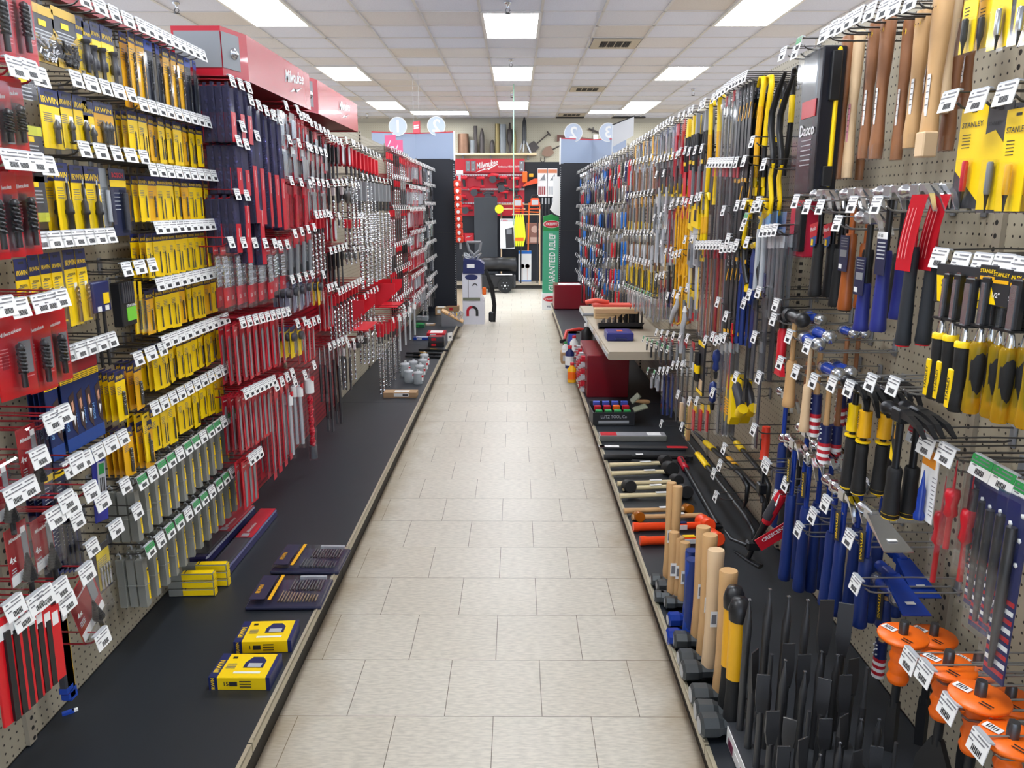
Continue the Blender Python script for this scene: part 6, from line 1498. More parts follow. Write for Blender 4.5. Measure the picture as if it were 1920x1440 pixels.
# cardboard box
p = onZ(720, 746, DECK)
m = MB().box((.12, .05, .02), (.25, .1, .04), mat('cardboard', (176, 142, 104), .7), .002).box((.13, -.001, .022), (.11, .001, .026), M_white).box((.16, -.0015, .022), (.04, .001, .012), M_ink)
put(Proto('cardboard_box', 'box', m, [('top_label', MB().box((.13, .05, .0405), (.11, .05, .001), M_white), -1)]), p, 0, 'small flat cardboard box with white label on the left deck')
def jar(h=.12, r=.04):
    m = MB().lathe([(r, 0), (r, h * .86), (r * .9, h * .9)], clear('jar_plastic', (225, 232, 235), .6, .15), 16)
    l = MB().lathe([(r * 1.04, h * .86), (r * 1.04, h * .95), (r * .3, h)], M_lgrey, 16).tube([(0, 0, h), (.0, 0, h * 1.15), (.012, 0, h * 1.1), (.01, 0, h)], .003, M_white, 5)
    c = MB().cyl((0, 0, .004), (0, 0, h * .7), r * .55, M_dsteel, 10)
    return Proto('clear_plastic_jar', 'jar', m, [('lid', l, -1), ('hole_saw', c, -1), ('red_label', MB().box((r * .75, -r * .7, h * .5), (.02, .004, h * .5), M_white).box((r * .75, -r * .74, h * .62), (.02, .002, .02), M_red), -1)])
for (px, py, s, lb) in ((767, 716, 1.0, 'front left'), (784, 719, 1.0, 'front right'), (760, 705, 1.15, 'behind front left'), (788, 708, 1.1, 'second on the right'), (793, 698, 1.2, 'third on the right'), (775, 700, 1.1, 'middle of the cluster'), (796, 690, 1.3, 'tallest at the back')):
    p = onZ(px, py, DECK); put(jar(.1 * s, .037), p, .4, 'clear lidded plastic jar on the left deck, ' + lb)
for (px, py, L, lb) in ((760, 668, .34, 'nearest'), (762, 662, .34, 'middle'), (785, 656, .3, 'farthest with pale label')):
    p = onZ(px, py, DECK + .012); m = MB().tube([(0, 0, 0), (L * .2, 0, 0), (L * .22, 0, 0), (L, 0, 0)], [.009, .009, .013, .011], M_gunmetal, 8); put(Proto('steel_bar_chisel', 'chisel', m, [('label', MB().box((L * .5, 0, .0125), (.07, .016, .001), M_yel2), -1)]), p, (0, 0, -.12), 'dark steel bar chisel lying on the left deck, ' + lb)
def simplebox(px, py, w, d, h, mt, label, name='tool_box', rz=0.0, top=None, z=0.0, cat='box'):
    p = onZ(px, py, DECK + z); m = MB().box((w / 2, d / 2, h / 2), (w, d, h), mt, min(w, d, h) * .06)
    t = MB().box((w / 2, d / 2, h + .0006), (w * .7, d * .7, .001), top or M_lgrey); t.box((w * .35, -.0008, h * .5), (w * .3, .001, h * .5), top or M_lgrey)
    put(Proto(name, cat, m, [('label', t, -1)]), (p.x, p.y, DECK + z), (0, 0, rz), label)
simplebox(803, 651, .16, .12, .05, M_blk, 'black plastic case on the left deck, lower of two', 'small_case', top=M_red)
simplebox(803, 641, .16, .12, .05, M_dgrey, 'dark case with red label stacked on the black one', 'small_case', z=.052, top=M_red)
simplebox(800, 630, .2, .22, .03, M_red, 'flat red and white package behind the stacked cases', 'flat_package', top=M_white)
simplebox(775, 638, .18, .08, .03, M_bluep, 'blue packaged blade on the left deck', 'blade_package')
simplebox(776, 615, .12, .16, .04, mat('dark_green', (24, 96, 60), .4), 'small green box on the left deck', 'green_box', top=M_green)
simplebox(796, 611, .12, .1, .02, mat('cardboard'), 'thin tan card pack beside the green box', 'tan_card_pack')
simplebox(778, 602, .16, .14, .05, clear('jar_plastic'), 'low clear plastic box near the far end of left deck', 'clear_box', top=M_lgrey)
p = onZ(828, 612, DECK); m = MB().prism([(0, 0), (.25, 0), (.25, .03), (.0, .16)], 0, .22, M_grey).prism([(0.01, .16), (.25, .036), (.25, .05), (.0, .19)], .02, .2, M_wood)
it = MB(); r_ = random.Random(3)
for i in range(26): it.box((r_.uniform(.03, .23), r_.uniform(.02, .2), .1 + r_.uniform(-.02, .05)), (.02, .015, .03), [M_steel, M_lgrey, M_yel][i % 3 if i % 5 == 0 else i % 2])
put(Proto('counter_display_box', 'display box', m, [('small_parts', it, -1)]), p, 0, 'slanted cardboard display box of small shiny parts at left deck end')
simplebox(816, 591, .14, .14, .1, mat('cardboard'), 'cardboard box with white label by the left black end panel', 'cardboard_carton', top=M_white)
simplebox(838, 585, .16, .16, .08, mat('cardboard'), 'open carton with red item behind the slanted display', 'cardboard_carton', top=M_red)
m = MB().box((0, 0, .05), (.07, .004, .09), M_white); p = onZ(842, 640, DECK); put(Proto('price_sign', 'sign', m, [('sign_print', MB().box((0, -.003, .05), (.04, .001, .02), M_gink), -1)]), (DL + .01, p.y, DECK), (0, 0, .9), 'white price card standing at the left deck edge')

# ---------------- right deck: sledge hammers standing on their heads
def sledge(h, mt=M_wood, s=1.0, grip=None, headc=None):
    hd = headc or mat('forged_grey', (84, 88, 90), .4, .5)
    m = MB().tube([(0, 0, .02), (0, 0, .06), (0, 0, h * .35), (0, 0, h * .6), (0, 0, h - .006), (0, 0, h)], [.018 * s, .022 * s, .019 * s, .0195 * s, .0235 * s, .0215 * s], mt, 14, flat=.85)
    H_ = MB(); a = .026 * s
    def oc(x, r): return [(x, r * math.cos(PI / 8 + k * PI / 4) * 1.08, .03 * s + r * math.sin(PI / 8 + k * PI / 4)) for k in range(8)]
    xs = [(-.076 * s, a * .8), (-.07 * s, a * 1.1), (-.035 * s, a * 1.1), (-.022 * s, a * .85), (.022 * s, a * .85), (.035 * s, a * 1.1), (.07 * s, a * 1.1), (.076 * s, a * .8)]
    vs = [q for x, r in xs for q in oc(x, r)]; fs = [(i * 8 + k, i * 8 + (k + 1) % 8, i * 8 + 8 + (k + 1) % 8, i * 8 + 8 + k) for i in range(7) for k in range(8)] + [tuple(range(8)), tuple(range(56, 64))]
    H_.add(vs, fs, hd)
    H_.add([(x - .0008, y, z) for x, y, z in oc(-.076 * s, a * .76)], [tuple(range(8))], M_lgrey)
    ps = [('hammer_head', H_, -1)]
    if grip is None: ps.append(('bar_label', MB().box((.0, -.0185 * s, h * .5), (.02, .001, .05), M_white).box((0, -.019 * s, h * .5), (.014, .001, .03), M_gink), -1))
    else:
        g = MB()
        if grip == 'blue': g.tube([(0, 0, h * .2), (0, 0, h * .9), (0, 0, h + .002)], [.019 * s, .021 * s, .022 * s], M_blue, 14)
        else: g.tube([(0, 0, h * .45), (0, 0, h * .9)], [.021 * s, .023 * s], M_yel2, 12, flat=.9); g.lathe([(.024 * s, h * .88), (.026 * s, h * .95), (.018 * s, h + .01), (.001, h + .014)], M_blk, 12)
        ps.append(('grip', g, -1))
    return Proto('sledge_hammer', 'hammer', m, ps)
SL = [(1251, 1076, 905, M_wood, .8, None, 'wooden handled, tallest and farthest back'), (1262, 1085, 912, M_wood, .8, None, 'wooden handled, close beside the tallest'),
    (1259, 1107, 998, M_wood, .8, None, 'short wooden handled, in the back left row'), (1269, 1108, 1007, M_wood, .8, None, 'short wooden handled with dark lettering on it'), (1279, 1118, 1017, M_wood, .8, None, 'short wooden handled, fourth in the left row'),
    (1290, 1150, 1033, mat('mallet_blue', (22, 62, 150), .45), .9, 'blue', 'blue rubber handled, the one behind'), (1291, 1182, 1050, mat('mallet_blue'), .95, 'blue', 'blue rubber handled, the one in front'),
    (1307, 1190, 988, M_wood, 1, None, 'wooden handled behind the big labelled one'), (1318, 1223, 1003, M_wood, 1, None, 'wooden handled, middle of the right row'), (1329, 1247, 1031, M_wood3, 1.08, None, 'pale wooden handled with white barcode label'),
    (1351, 1294, 1070, M_wood, 1.12, None, 'wooden handled, nearest of the wooden ones'), (1362, 1325, 1109, M_blk2, 1.12, 'yellow', 'yellow and black handled, the one behind'), (1372, 1350, 1131, M_blk2, 1.15, 'yellow', 'yellow and black handled, the nearest one')]
for (px, pb, pt, mt, s, gr, lb) in SL:
    p = onZ(px, pb, DECK + .05); h = ztop(p, pt) - DECK
    put(sledge(h, mt, s, gr, M_bluep if gr == 'blue' else None), (p.x - .0, p.y, DECK + .001), (0, 0, rnd.uniform(-.06, .04)), 'sledge hammer standing head down, ' + lb)
# block of cold chisels
bx0, bx1, by0, by1 = .565, .86, 1.28, 1.80
m = MB().box(((bx0 + bx1) / 2, (by0 + by1) / 2, .03), (bx1 - bx0, by1 - by0, .06), mat('rack_grey', (58, 60, 64), .4), .003)
l = MB().box((bx0 - .001, (by0 + by1) / 2, .03), (.002, by1 - by0 - .02, .05), M_white)
for i in range(9): l.box((bx0 - .0025, by0 + .03 + i * .055, .022), (.001, .04, .025), [M_red2, M_white, mat('plum', (110, 40, 70), .5)][i % 3])
put(Proto('chisel_rack', 'rack', m, [('rack_label', l, -1)]), (0, 0, DECK), 0, 'low grey block rack with plum and white labels holding the cold chisels')
def cold(L, w, kind, c):
    m = MB().tube([(0, 0, .0), (0, 0, L * .62)], w * .42, c, 8); ww = w
    if kind == 'flat': m.add([(-w * .45, -w * .3, L * .6), (w * .45, -w * .3, L * .6), (w * .45, w * .3, L * .6), (-w * .45, w * .3, L * .6), (-w * .75, -w * .25, L * .75), (w * .75, -w * .25, L * .75), (w * .75, w * .25, L * .75), (-w * .75, w * .25, L * .75), (-w * .75, -.0006, L), (w * .75, -.0006, L), (w * .75, .0006, L), (-w * .75, .0006, L)],
        [(0, 1, 5, 4), (1, 2, 6, 5), (2, 3, 7, 6), (3, 0, 4, 7), (4, 5, 9, 8), (5, 6, 10, 9), (6, 7, 11, 10), (7, 4, 8, 11), (8, 9, 10, 11)], c)
    elif kind == 'punch': m.tube([(0, 0, L * .6), (0, 0, L * .68), (0, 0, L)], [w * .42, w * .28, w * .22], c, 8)
    else: m.tube([(0, 0, L * .6), (0, 0, L * .8), (0, 0, L)], [w * .42, w * .5, .001], c, 6)
    return Proto('cold_chisel', 'chisel', m, [('cutting_tip', MB().box((0, 0, L - .001), (w * 1.5, .002, .002), M_steel) if kind == 'flat' else MB().box((0, 0, L - .002), (w * .3, w * .3, .003), M_steel), -1)])
CC = mat('black_oxide', (78, 78, 80), .38, .55)
rowsC = [(1.79, [.38, .41, .39, .38, .38, .37], .024), (1.72, [.28, .27, .3, .27, .28, .27, .26], .022), (1.65, [.26, .3, .27, .25, .26, .28], .02), (1.57, [.22, .2, .22, .2, .21, .2, .2], .02), (1.49, [.19, .21, .17, .2, .18, .19, .2], .018), (1.41, [.17, .15, .18, .16, .17, .16, .15], .016), (1.33, [.14, .16, .13, .15, .14, .16, .13], .014)]
CH = {}
for i, (Y, hs, w_) in enumerate(rowsC):
    for k, h in enumerate(hs):
        kd = ['pt', 'pt', 'flat', 'flat', 'punch', 'flat', 'flat'][(i * 3 + k) % 7] if i else ['pt', 'pt', 'pt', 'pt', 'flat', 'flat'][k]
        key = (h, w_, kd)
        if key not in CH: CH[key] = cold(h, w_, kd, CC)
        put(CH[key], (bx0 + .025 + (bx1 - bx0 - .05) * k / (len(hs) - 1), Y - .02, DECK + .055), (0, 0, rnd.uniform(-.5, .9) if kd == 'flat' else 0),
            'black cold chisel standing point up in the rack, %s row from the back' % ['tallest', 'second', 'third', 'fourth', 'fifth', 'sixth', 'nearest'][i], 'cold chisels, rack row %d' % (i + 1))
# mallets and bars lying across the right deck
def lying(px0, px1, py, z, r0, r1, mt): 
    a = onZ(px0, py, DECK + z); b = onZ(px1, py, DECK + z); return a, b
def mallet(px0, px1, pyh, headend, hr, hl, hmat, wood, label, tip='left', lname='rubber_mallet', headtilt=1.3):
    a = onZ(px0, pyh, DECK + .02); b = onZ(px1, pyh - 4, DECK + .02); d = b - a; L = d.length; ang = math.atan2(d.y, d.x)
    m = MB().tube([(0, 0, .0), (L * .3, 0, 0), (L * .6, 0, 0), (L, 0, 0)], [.016, .014, .013, .014], wood, 10, flat=.8)
    hx = L if headend == 'right' else .03
    h = MB(); h.M = Matrix.Translation((hx, 0, max(0, hr - .02))) @ Matrix.Rotation(headtilt, 4, 'X')
    h.lathe([(hr * .88, -hl / 2), (hr, -hl / 2 + .006), (hr, hl / 2 - .006), (hr * .88, hl / 2)], hmat, 18)
    put(Proto(lname, 'mallet', m, [('mallet_head', h, -1), ('label', MB().box((L * .65, 0, .0125), (.06, .018, .002), M_white), -1)]), a, (0, 0, ang), label)
PW = mat('cream_handle', (225, 208, 165), .5, var=.06, scale=10)
mallet(1143, 1246, 872, 'right', .032, .085, M_blk2, PW, 'pale handled black rubber mallet, farthest on the right deck')
mallet(1146, 1256, 888, 'right', .038, .1, M_blk2, PW, 'pale handled black rubber mallet with the largest head')
mallet(1158, 1268, 907, 'right', .03, .08, M_blk2, PW, 'pale handled black mallet, third, pushed toward the wall')
mallet(1168, 1262, 916, 'left', .032, .075, M_blk2, PW, 'pale handled black mallet with its head toward the aisle')
mallet(1162, 1283, 930, 'right', .034, .09, M_blk2, PW, 'pale handled black rubber mallet, nearest of the black ones')
mallet(1170, 1290, 958, 'right', .022, .07, clear('amber_head', (190, 110, 20), .4, .1), M_wood, 'pink wooden mallet with amber head toward the wall', lname='amber_faced_mallet')
mallet(1185, 1316, 970, 'left', .024, .075, clear('amber_head'), M_wood, 'wooden mallet with amber head toward the aisle', lname='amber_faced_mallet')
OR = mat('dead_blow_orange', (250, 78, 30), .35)
for (px0, px1, py, lb) in ((1187, 1322, 988, 'farther one'), (1200, 1338, 1014, 'nearer one')):
    a = onZ(px0, py, DECK + .02); b = onZ(px1, py - 3, DECK + .02); d = b - a; L = d.length
    m = MB().tube([(0, 0, 0), (.02, 0, 0), (.03, 0, 0), (L * .5, 0, 0), (L * .52, 0, 0), (L, 0, 0)], [.021, .021, .018, .018, .015, .017], OR, 12)
    h = MB(); h.M = Matrix.Translation((L, 0, .012)) @ Matrix.Rotation(1.35, 4, 'X'); h.lathe([(.026, -.065), (.031, -.058), (.031, -.025), (.024, -.018), (.024, .018), (.031, .025), (.031, .058), (.026, .065)], OR, 18)
    l = MB().box((L * .66, 0, .0165), (.05, .02, .003), M_yel if 'nearer' in lb else M_navy).box((L * .66, -.017, .0), (.05, .003, .02), M_white)
    put(Proto('dead_blow_hammer', 'mallet', m, [('hammer_head', h, -1), ('hang_label', l, -1)]), a, (0, 0, math.atan2(d.y, d.x)), 'bright orange one piece hammer lying across the right deck, ' + lb)
# clear box, strips, torque wrench
p = onZ(1124, 828, DECK); q = onZ(1250, 828, DECK)
W = q.x - p.x; m = MB().box((W / 2, .04, .018), (W, .08, .036), clear('smoked_case'), .003); c = MB().box((W / 2, .04, .037), (W * .98, .074, .002), mat('grey_print', (150, 150, 155), .4)).box((W * .14, .04, .0385), (W * .24, .07, .001), M_red).box((W * .82, .04, .0385), (W * .2, .06, .001), M_white)
put(Proto('long_clear_box', 'tool case', m, [('printed_insert', c, -1)]), p, 0, 'long clear box with red and white print lying on the right deck')
p = onZ(1126, 843, DECK); m = MB().box((.25, .02, .008), (.5, .04, .014), M_dsteel, .002); c = MB().box((.05, .02, .0158), (.12, .036, .001), M_white).box((.45, .02, .0158), (.12, .036, .001), M_red).box((.01, .02, .0158), (.03, .036, .001), M_red)
put(Proto('bar_clamp_pack', 'tool pack', m, [('label', c, -1)]), p, (0, 0, -.04), 'flat steel bar with red and white ends behind the black wrench')
p = onZ(1132, 857, DECK + .02); m = MB().tube([(0, 0, 0), (.15, 0, 0), (.16, 0, 0), (.36, 0, 0), (.37, 0, 0), (.46, 0, 0)], [.017, .018, .012, .018, .011, .011], M_blk, 12).lathe([(.022, -.012), (.022, .012)], M_dsteel, 14, (.48, 0, 0))
put(Proto('torque_wrench', 'wrench', m, [('label', MB().box((.2, 0, .019), (.04, .02, .002), M_white), -1)]), p, (0, 0, -.02), 'black torque wrench lying on the right deck before the mallets')
a = onZ(1275, 860, DECK + .02); b = onZ(1346, 985, DECK + .02); d = b - a; L = d.length
m = MB().tube([(0, 0, 0), (L * .9, 0, 0), (L, 0, .0)], [.011, .011, .014], M_gunmetal, 8).box((L, 0, 0), (.05, .035, .012), M_gunmetal, .003); g = MB().tube([(0, 0, 0), (.01, 0, 0), (.14, 0, 0), (.16, 0, 0), (.17, 0, 0)], [.016, .02, .018, .022, .012], M_mred, 10).box((.07, 0, .014), (.09, .014, .012), M_blk, .003)
put(Proto('long_pry_bar', 'pry bar', m, [('handle', g, -1)]), a, (0, 0, math.atan2(d.y, d.x)), 'long black pry bar with red and black handle lying on the right deck')
# open tool steel box
p = onZ(1112, 799, DECK); W = .27
m = MB().box((W / 2, .01, .045), (W, .006, .09), M_ink).box((0, .1, .045), (.006, .2, .09), M_ink).box((W, .1, .045), (.006, .2, .09), M_ink).box((W / 2, .2, .06), (W, .006, .12), M_ink).box((W / 2, .1, .004), (W, .2, .006), M_ink)
m.text('LUTZ TOOL Co', .03, (W / 2, .005, .06), M_lgrey, width=.17).box((W / 2, .0055, .025), (.2, .001, .018), M_lgrey)
f = MB(); f.prism([(W, .09), (W + .09, .12), (W + .08, .125), (W, .097)], .0, .1, mat('olive_print', (120, 124, 104), .5)).prism([(W, .12), (W + .06, .17), (W + .05, .175), (W, .127)], .1, .2, mat('olive_print'))
hs = MB()
for r in range(3):
    for i in range(4): hs.box((.04 + i * .062, .035 + r * .06, .085 + .014 * r), (.045, .03, .03), [M_green, M_orange if i == 2 else M_red, mat('periwinkle', (70, 90, 190), .5)][r], .003)
put(Proto('open_handle_box', 'merchandise box', m, [('box_flap', f, -1), ('coloured_handle', hs, -1)]), p, (0, 0, .03), 'open black lettered box of red, blue and green handles on the right deck')
p = onZ(1190, 752, DECK + .015); m = MB().lathe([(.001, 0), (.01, .004), (.013, .03), (.018, .07), (.016, .1), (.001, .115)], M_wood, 12, axis='x')
put(Proto('loose_wooden_handle', 'tool handle', m, []), p, (0, 0, -.25), 'loose turned wooden handle lying beside the red parts cabinet')
# shelf
m = MB().box((.86, 6.2, .60), (.49, 2.4, .02), M_beige).box((.86, 5.004, .575), (.49, .012, .04), M_beige).box((.617, 6.2, .578), (.012, 2.4, .04), M_beige); sp = MB()
for i in range(5): sp.box((.609, 5.2 + i * .5, .578), (.004, .32, .03), M_lgrey)
o = link('display_shelf', m, label='beige metal shelf jutting from the right wall over the red cabinet', cat='shelf'); link('price_strip', sp, parent=o)
def onshelf(px, py): return onZ(px, py, .61)
# red cabinet with hooks
m = MB().box((.685, 5.93, .31), (.31, .66, .32), mat('cabinet_red', (128, 10, 28), .3, coat=.3), .004); k_ = MB(); tg = MB()
for i in range(6):
    for j in range(4): k_.tube([(.53, 5.7 + j * .15, .2 + i * .048), (.47, 5.7 + j * .15, .2 + i * .048)], .004, M_rwire, 5); tg.box((.505, 5.7 + j * .15, .19 + i * .048), (.03, .05, .03), [M_lgrey, M_mred][(i + j) % 2])
put(Proto('parts_cabinet', 'cabinet', m, [('hook_bar', k_, -1), ('small_packs', tg, -1)]), (0, 0, 0), 0, 'dark red metal cabinet on the right deck with hooks toward the aisle')
def sbox(px, py, w, d, h, mt, label, name, z=.61, rz=0, r=None, extra=()):
    p = onZ(px, py, z); m = MB().box((w / 2, d / 2, h / 2), (w, d, h), mt, min(w, d, h) * .12)
    put(Proto(name, name.split('_')[-1], m, list(extra)), p, (0, 0, rz), label)
sbox(1138, 640, .19, .2, .06, mat('case_blue', (38, 44, 120), .35), 'dark blue plastic case lying on the beige shelf', 'tool_case', extra=[('label', MB().box((.1, .1, .061), (.04, .05, .002), M_orange), -1), ('handle', MB().box((.1, -.005, .02), (.08, .012, .012), M_navy, .002), -1)])
p = onshelf(1122, 617); m = MB().prism([(0, 0), (.33, 0), (.36, .05), (-.0, .05)], 0, .01, M_blk).box((.18, .09, .01), (.34, .18, .02), M_blk); st = MB()
for i in range(22): st.tube([(.03 + i * .015, .05 + (i % 3) * .04, .02), (.03 + i * .015, .05 + (i % 3) * .04, .06 + .0035 * i)], .006, M_steel if i < 8 else M_blk, 6)
put(Proto('punch_display_rack', 'rack', m, [('punch', st, -1)]), p, 0, 'black rack of rising black and silver punches on the beige shelf')
for k in range(4): sbox(1115, 598 - k * 3, .34, .1, .045, mat('plane_wood', (214, 182, 138), .5, var=.08), 'pale wooden float stacked on the beige shelf, %s of four' % ['lowest', 'second', 'third', 'top'][k], 'wooden_float', z=.61 + .047 * k * .8)
sbox(1112, 576, .38, .12, .02, mat('salmon', (225, 84, 66), .4), 'salmon red flat trowel on the wooden floats', 'red_trowel', z=.80, extra=[('handle', MB().tube([(-.05, .05, .03), (.02, .02, .05), (.12, .05, .03)], .018, mat('salmon'), 8), -1)])
a = onZ(1093, 592, .62); m = MB().tube([(0, 0, 0), (.16, 0, 0)], .014, M_grey, 8); put(Proto('grey_tool_handle', 'tool', m, [('end_cap', MB().tube([(-.006, 0, 0), (.0, 0, 0)], .015, M_lgrey, 8), -1)]), (a.x, a.y, .63), 0, 'grey round handle sticking out over the shelf edge toward the aisle')
sbox(1182, 612, .04, .1, .13, M_blk, 'small black bagged tool hanging at the shelf corner', 'bagged_tool', z=.61)
# bottles and tools between cabinet and aisle
def bottle(px, py, h, r, body, cap, label, name='bottle', lab=None):
    p = onZ(px, py, DECK); m = MB().lathe([(r, 0), (r, h * .7), (r * .45, h * .82), (r * .4, h * .9)], body, 14)
    ps = [('cap', MB().lathe([(r * .45, h * .88), (r * .45, h), (r * .3, h * 1.01)], cap, 12), -1)]
    if lab: ps.append(('label', MB().lathe([(r * 1.02, h * .15), (r * 1.02, h * .55)], lab, 14), -1))
    put(Proto(name, 'bottle', m, ps), p, 0, label)
bottle(1072, 716, .16, .035, M_yel2, M_red, 'yellow and orange squeeze bottle beside the red cabinet', lab=M_orange)
bottle(1068, 690, .2, .04, M_navy, M_red, 'navy and white jug with red cap beside the red cabinet', lab=M_white)
bottle(1076, 668, .2, .04, M_white, M_red, 'white jug with red cap behind the navy one')
bottle(1100, 655, .26, .06, M_blk, M_white, 'tall round black bottle with white cap under the shelf edge')
bottle(1060, 668, .14, .03, M_white, M_green, 'small white bottle nearest the aisle edge')
simplebox(1052, 682, .08, .16, .1, mat('cardboard'), 'small cardboard tray of boxes at the right deck edge', 'cardboard_tray')
p = onZ(1058, 640, DECK); m = MB().tube([(0, 0, .01), (.0, .1, .09), (.12, .16, .11), (.2, .2, .1)], [.018, .022, .02, .016], mat('lopper_red', (200, 50, 40), .4), 8).tube([(-.01, -.1, .012), (0, 0, .012)], .018, M_blk, 8)
put(Proto('red_black_cutter', 'cutter', m, []), p, (0, 0, -.3), 'red and black curved handled cutter lying past the bottles')
p = onZ(1070, 645, DECK); m = MB().prism([(-.03, 0), (.03, 0), (.06, .13), (-.02, .13)], -.01, .03, mat('periwinkle')).box((.03, .01, .12), (.12, .04, .02), M_blk)
put(Proto('blue_clamp', 'clamp', m, []), p, 0, 'blue and black spring clamp standing behind the white jug')
# far end of the right deck
p = onZ(1037, 566, DECK); m = MB().box((.24, .2, .17), (.5, .42, .33), mat('cabinet_red'), .006); put(Proto('red_metal_cabinet', 'cabinet', m, [('paper_sheet', MB().box((.2, .12, .338), (.3, .2, .004), M_white), -1, 'white sheets on the lid')]), (.535, 10.6, DECK), 0, 'dark red metal cabinet at the far end of the right deck')
bottle(1043, 577, .2, .032, mat('can_white', (215, 222, 226), .3), M_blk, 'white spray can standing before the far red cabinet', 'spray_can', lab=M_lgrey)
# ============================================================ end panels, signs and the back of the shop
M_endp = mat('navy_black_panel', (15, 19, 30), .5)
M_top = mat('pale_blue_laminate', (150, 163, 186), .3)
M_disc = mat('frosted_sign', (192, 203, 220), .35)
def endcap(side, Y, xi, xo, xw, num1, c1, c2, num2, lbl):
    m = MB().box(((xi + xo) / 2, Y + .03, 1.07), (abs(xo - xi), .05, 2.14), M_endp).box(((xi + xo) / 2, Y + .004, 1.2), (abs(xo - xi), .004, .006), M_blk)
    t = MB(); z0, z1 = 2.13, 2.47
    mid = (xi + xw) / 2
    for (a, b) in (((xi, Y - .02), (mid, Y + .22)), ((mid, Y + .22), (xw, Y - .02))):
        t.add([(a[0], a[1], z0), (b[0], b[1], z0), (b[0], b[1], z1), (a[0], a[1], z1), (a[0], a[1] + .02, z0), (b[0], b[1] + .02, z0), (b[0], b[1] + .02, z1), (a[0], a[1] + .02, z1)], [(0, 1, 2, 3), (4, 7, 6, 5), (3, 2, 6, 7)], M_top)
        t.add([(a[0], a[1] - .003, z1 - .005), (b[0], b[1] - .003, z1 - .005), (b[0], b[1] - .003, z1 + .008), (a[0], a[1] - .003, z1 + .008)], [(0, 1, 2, 3)], M_mred)
    t.box((xi, Y - .02, (z0 + z1) / 2), (.02, .02, .36), M_white)
    s = MB()
    for i in range(60): s.box((xi - .012 * (1 if xi > 0 else -1) * -1, Y - .001, .3 + i * .03), (.008, .004, .012), M_lgrey)
    put(Proto('end_display_panel', 'display panel', m, [('topper', t, -1, 'pale blue V shaped topper with red rim'), ('slotted_strip', s, -1)]), (0, 0, 0), 0, lbl)
    for (px, py, n) in ((c1[0], c1[1], num1), (c2[0], c2[1], num2)):
        p = onY(px, py, Y + .1); r = 16.5 * (Y / 1442)
        d = MB().lathe([(r, -.006), (r, .006)], M_disc, 36, axis='y').lathe([(r, -.007), (r * .94, -.0075)], M_white, 36, axis='y', caps=False)
        x = MB().text(n, .22, (0, -.009, -.005), M_white, face='+y'); x.v = [(a, -.009, c) for a, b, c in x.v]
        put(Proto('round_number_sign', 'sign', d, [('digit', x, -1)]), p, 0, 'round pale sign with a reversed white %s, %s disc on the %s end panel' % (n, 'left' if px == c1[0] else 'right', 'left' if side < 0 else 'right'))
endcap(-1, 10.36, -.80, -1.3, -1.86, '1', (746, 237), (818, 236), '2', 'tall navy black end panel closing the left shelves, pale topper above')
endcap(1, 11.36, .62, 1.15, 1.55, '2', (1075, 249), (1140, 248), '3', 'tall navy black end panel closing the right shelves, pale topper above')
# clip strip with orange red packs
p = onY(857, 338, 10.2); q = onY(862, 455, 10.2)
for i in range(9):
    c = p.lerp(q, (i + .5) / 9); m = MB().box((0, 0, 0), (.095, .05, .085), mat('red_orange', (220, 60, 36), .4), .01)
    put(Proto('tape_measure_pack', 'tape measure', m, [('white_icon', MB().lathe([(.022, -.026), (.022, -.028)], M_white, 10, axis='y').box((0, -.026, -.022), (.01, .004, .02), M_white), -1)]), (c.x, 10.2, c.z), rnd.uniform(-.1, .1), 'orange red pack with white mark on the hanging strip, number %s from top' % ['one', 'two', 'three', 'four', 'five', 'six', 'seven', 'eight', 'nine'][i])
m = MB().box((0, 0, -.42), (.03, .004, .95), M_lgrey).box((0, -.004, .08), (.09, .006, .05), M_white)
put(Proto('clip_strip', 'display strip', m, []), (p.x + .03, 10.245, p.z + .02), 0, 'hanging strip that carries the orange red packs beside the left end panel')
# small signs
for (px, py, Y, lb) in ((732, 272, 8.4, 'nearer'), (746, 280, 9.0, 'farther')):
    c = onY(px, py, Y); m = MB().box((0, 0, 0), (.14, .003, .2), mat('pink_sign', (205, 80, 120), .4)).prism([(-.05, -.03), (.0, .05), (.01, .04), (-.04, -.04)], -.003, -.002, mat('pale_pink', (240, 190, 205), .4)).box((0.02, -.0025, -.02), (.06, .001, .012), mat('pale_pink'))
    put(Proto('pink_shelf_flag', 'sign', m, [('stem', MB().box((0, 0, -.2), (.01, .003, .2), M_lgrey), -1)]), c, -.5, 'pink printed flag sign above the far left shelves, ' + lb)
c = onY(781, 240, 11.5); m = MB().box((0, 0, 0), (.22, .01, .18), M_mred).box((0, -.006, .03), (.15, .002, .02), M_white).box((0, -.006, 0), (.15, .002, .02), M_white)
w_ = MB().cyl((-.09, 0, .09), (-.09, 0, CZ - c.z), .002, M_lgrey, 5).cyl((.09, 0, .09), (.09, 0, CZ - c.z), .002, M_lgrey, 5)
put(Proto('hanging_sign', 'sign', m, [('hanging_wire', w_, -1)]), c, -1.0, 'small red and white sign hung by wires from the ceiling')
c = onY(1171, 240, 8.8); m = MB().prism([(-.13, -.2), (.1, -.08), (.1, .12), (-.13, .03)], -.002, .002, mat('grey_flag', (178, 178, 180), .5)).tube([(-.135, 0, .03), (.105, 0, .125)], .006, M_blk, 5).cyl((-.13, 0, -.45), (-.13, 0, .03), .005, M_lgrey, 5)
put(Proto('grey_flag_sign', 'sign', m, []), c, 0, 'grey slanted flag sign with black top rod above the right shelves')
g = MB().cyl((0, 0, 0), (0, 0, 2.2), .009, mat('glass_green', (150, 190, 165), .3), 6); c = onY(963, 215, 13.0)
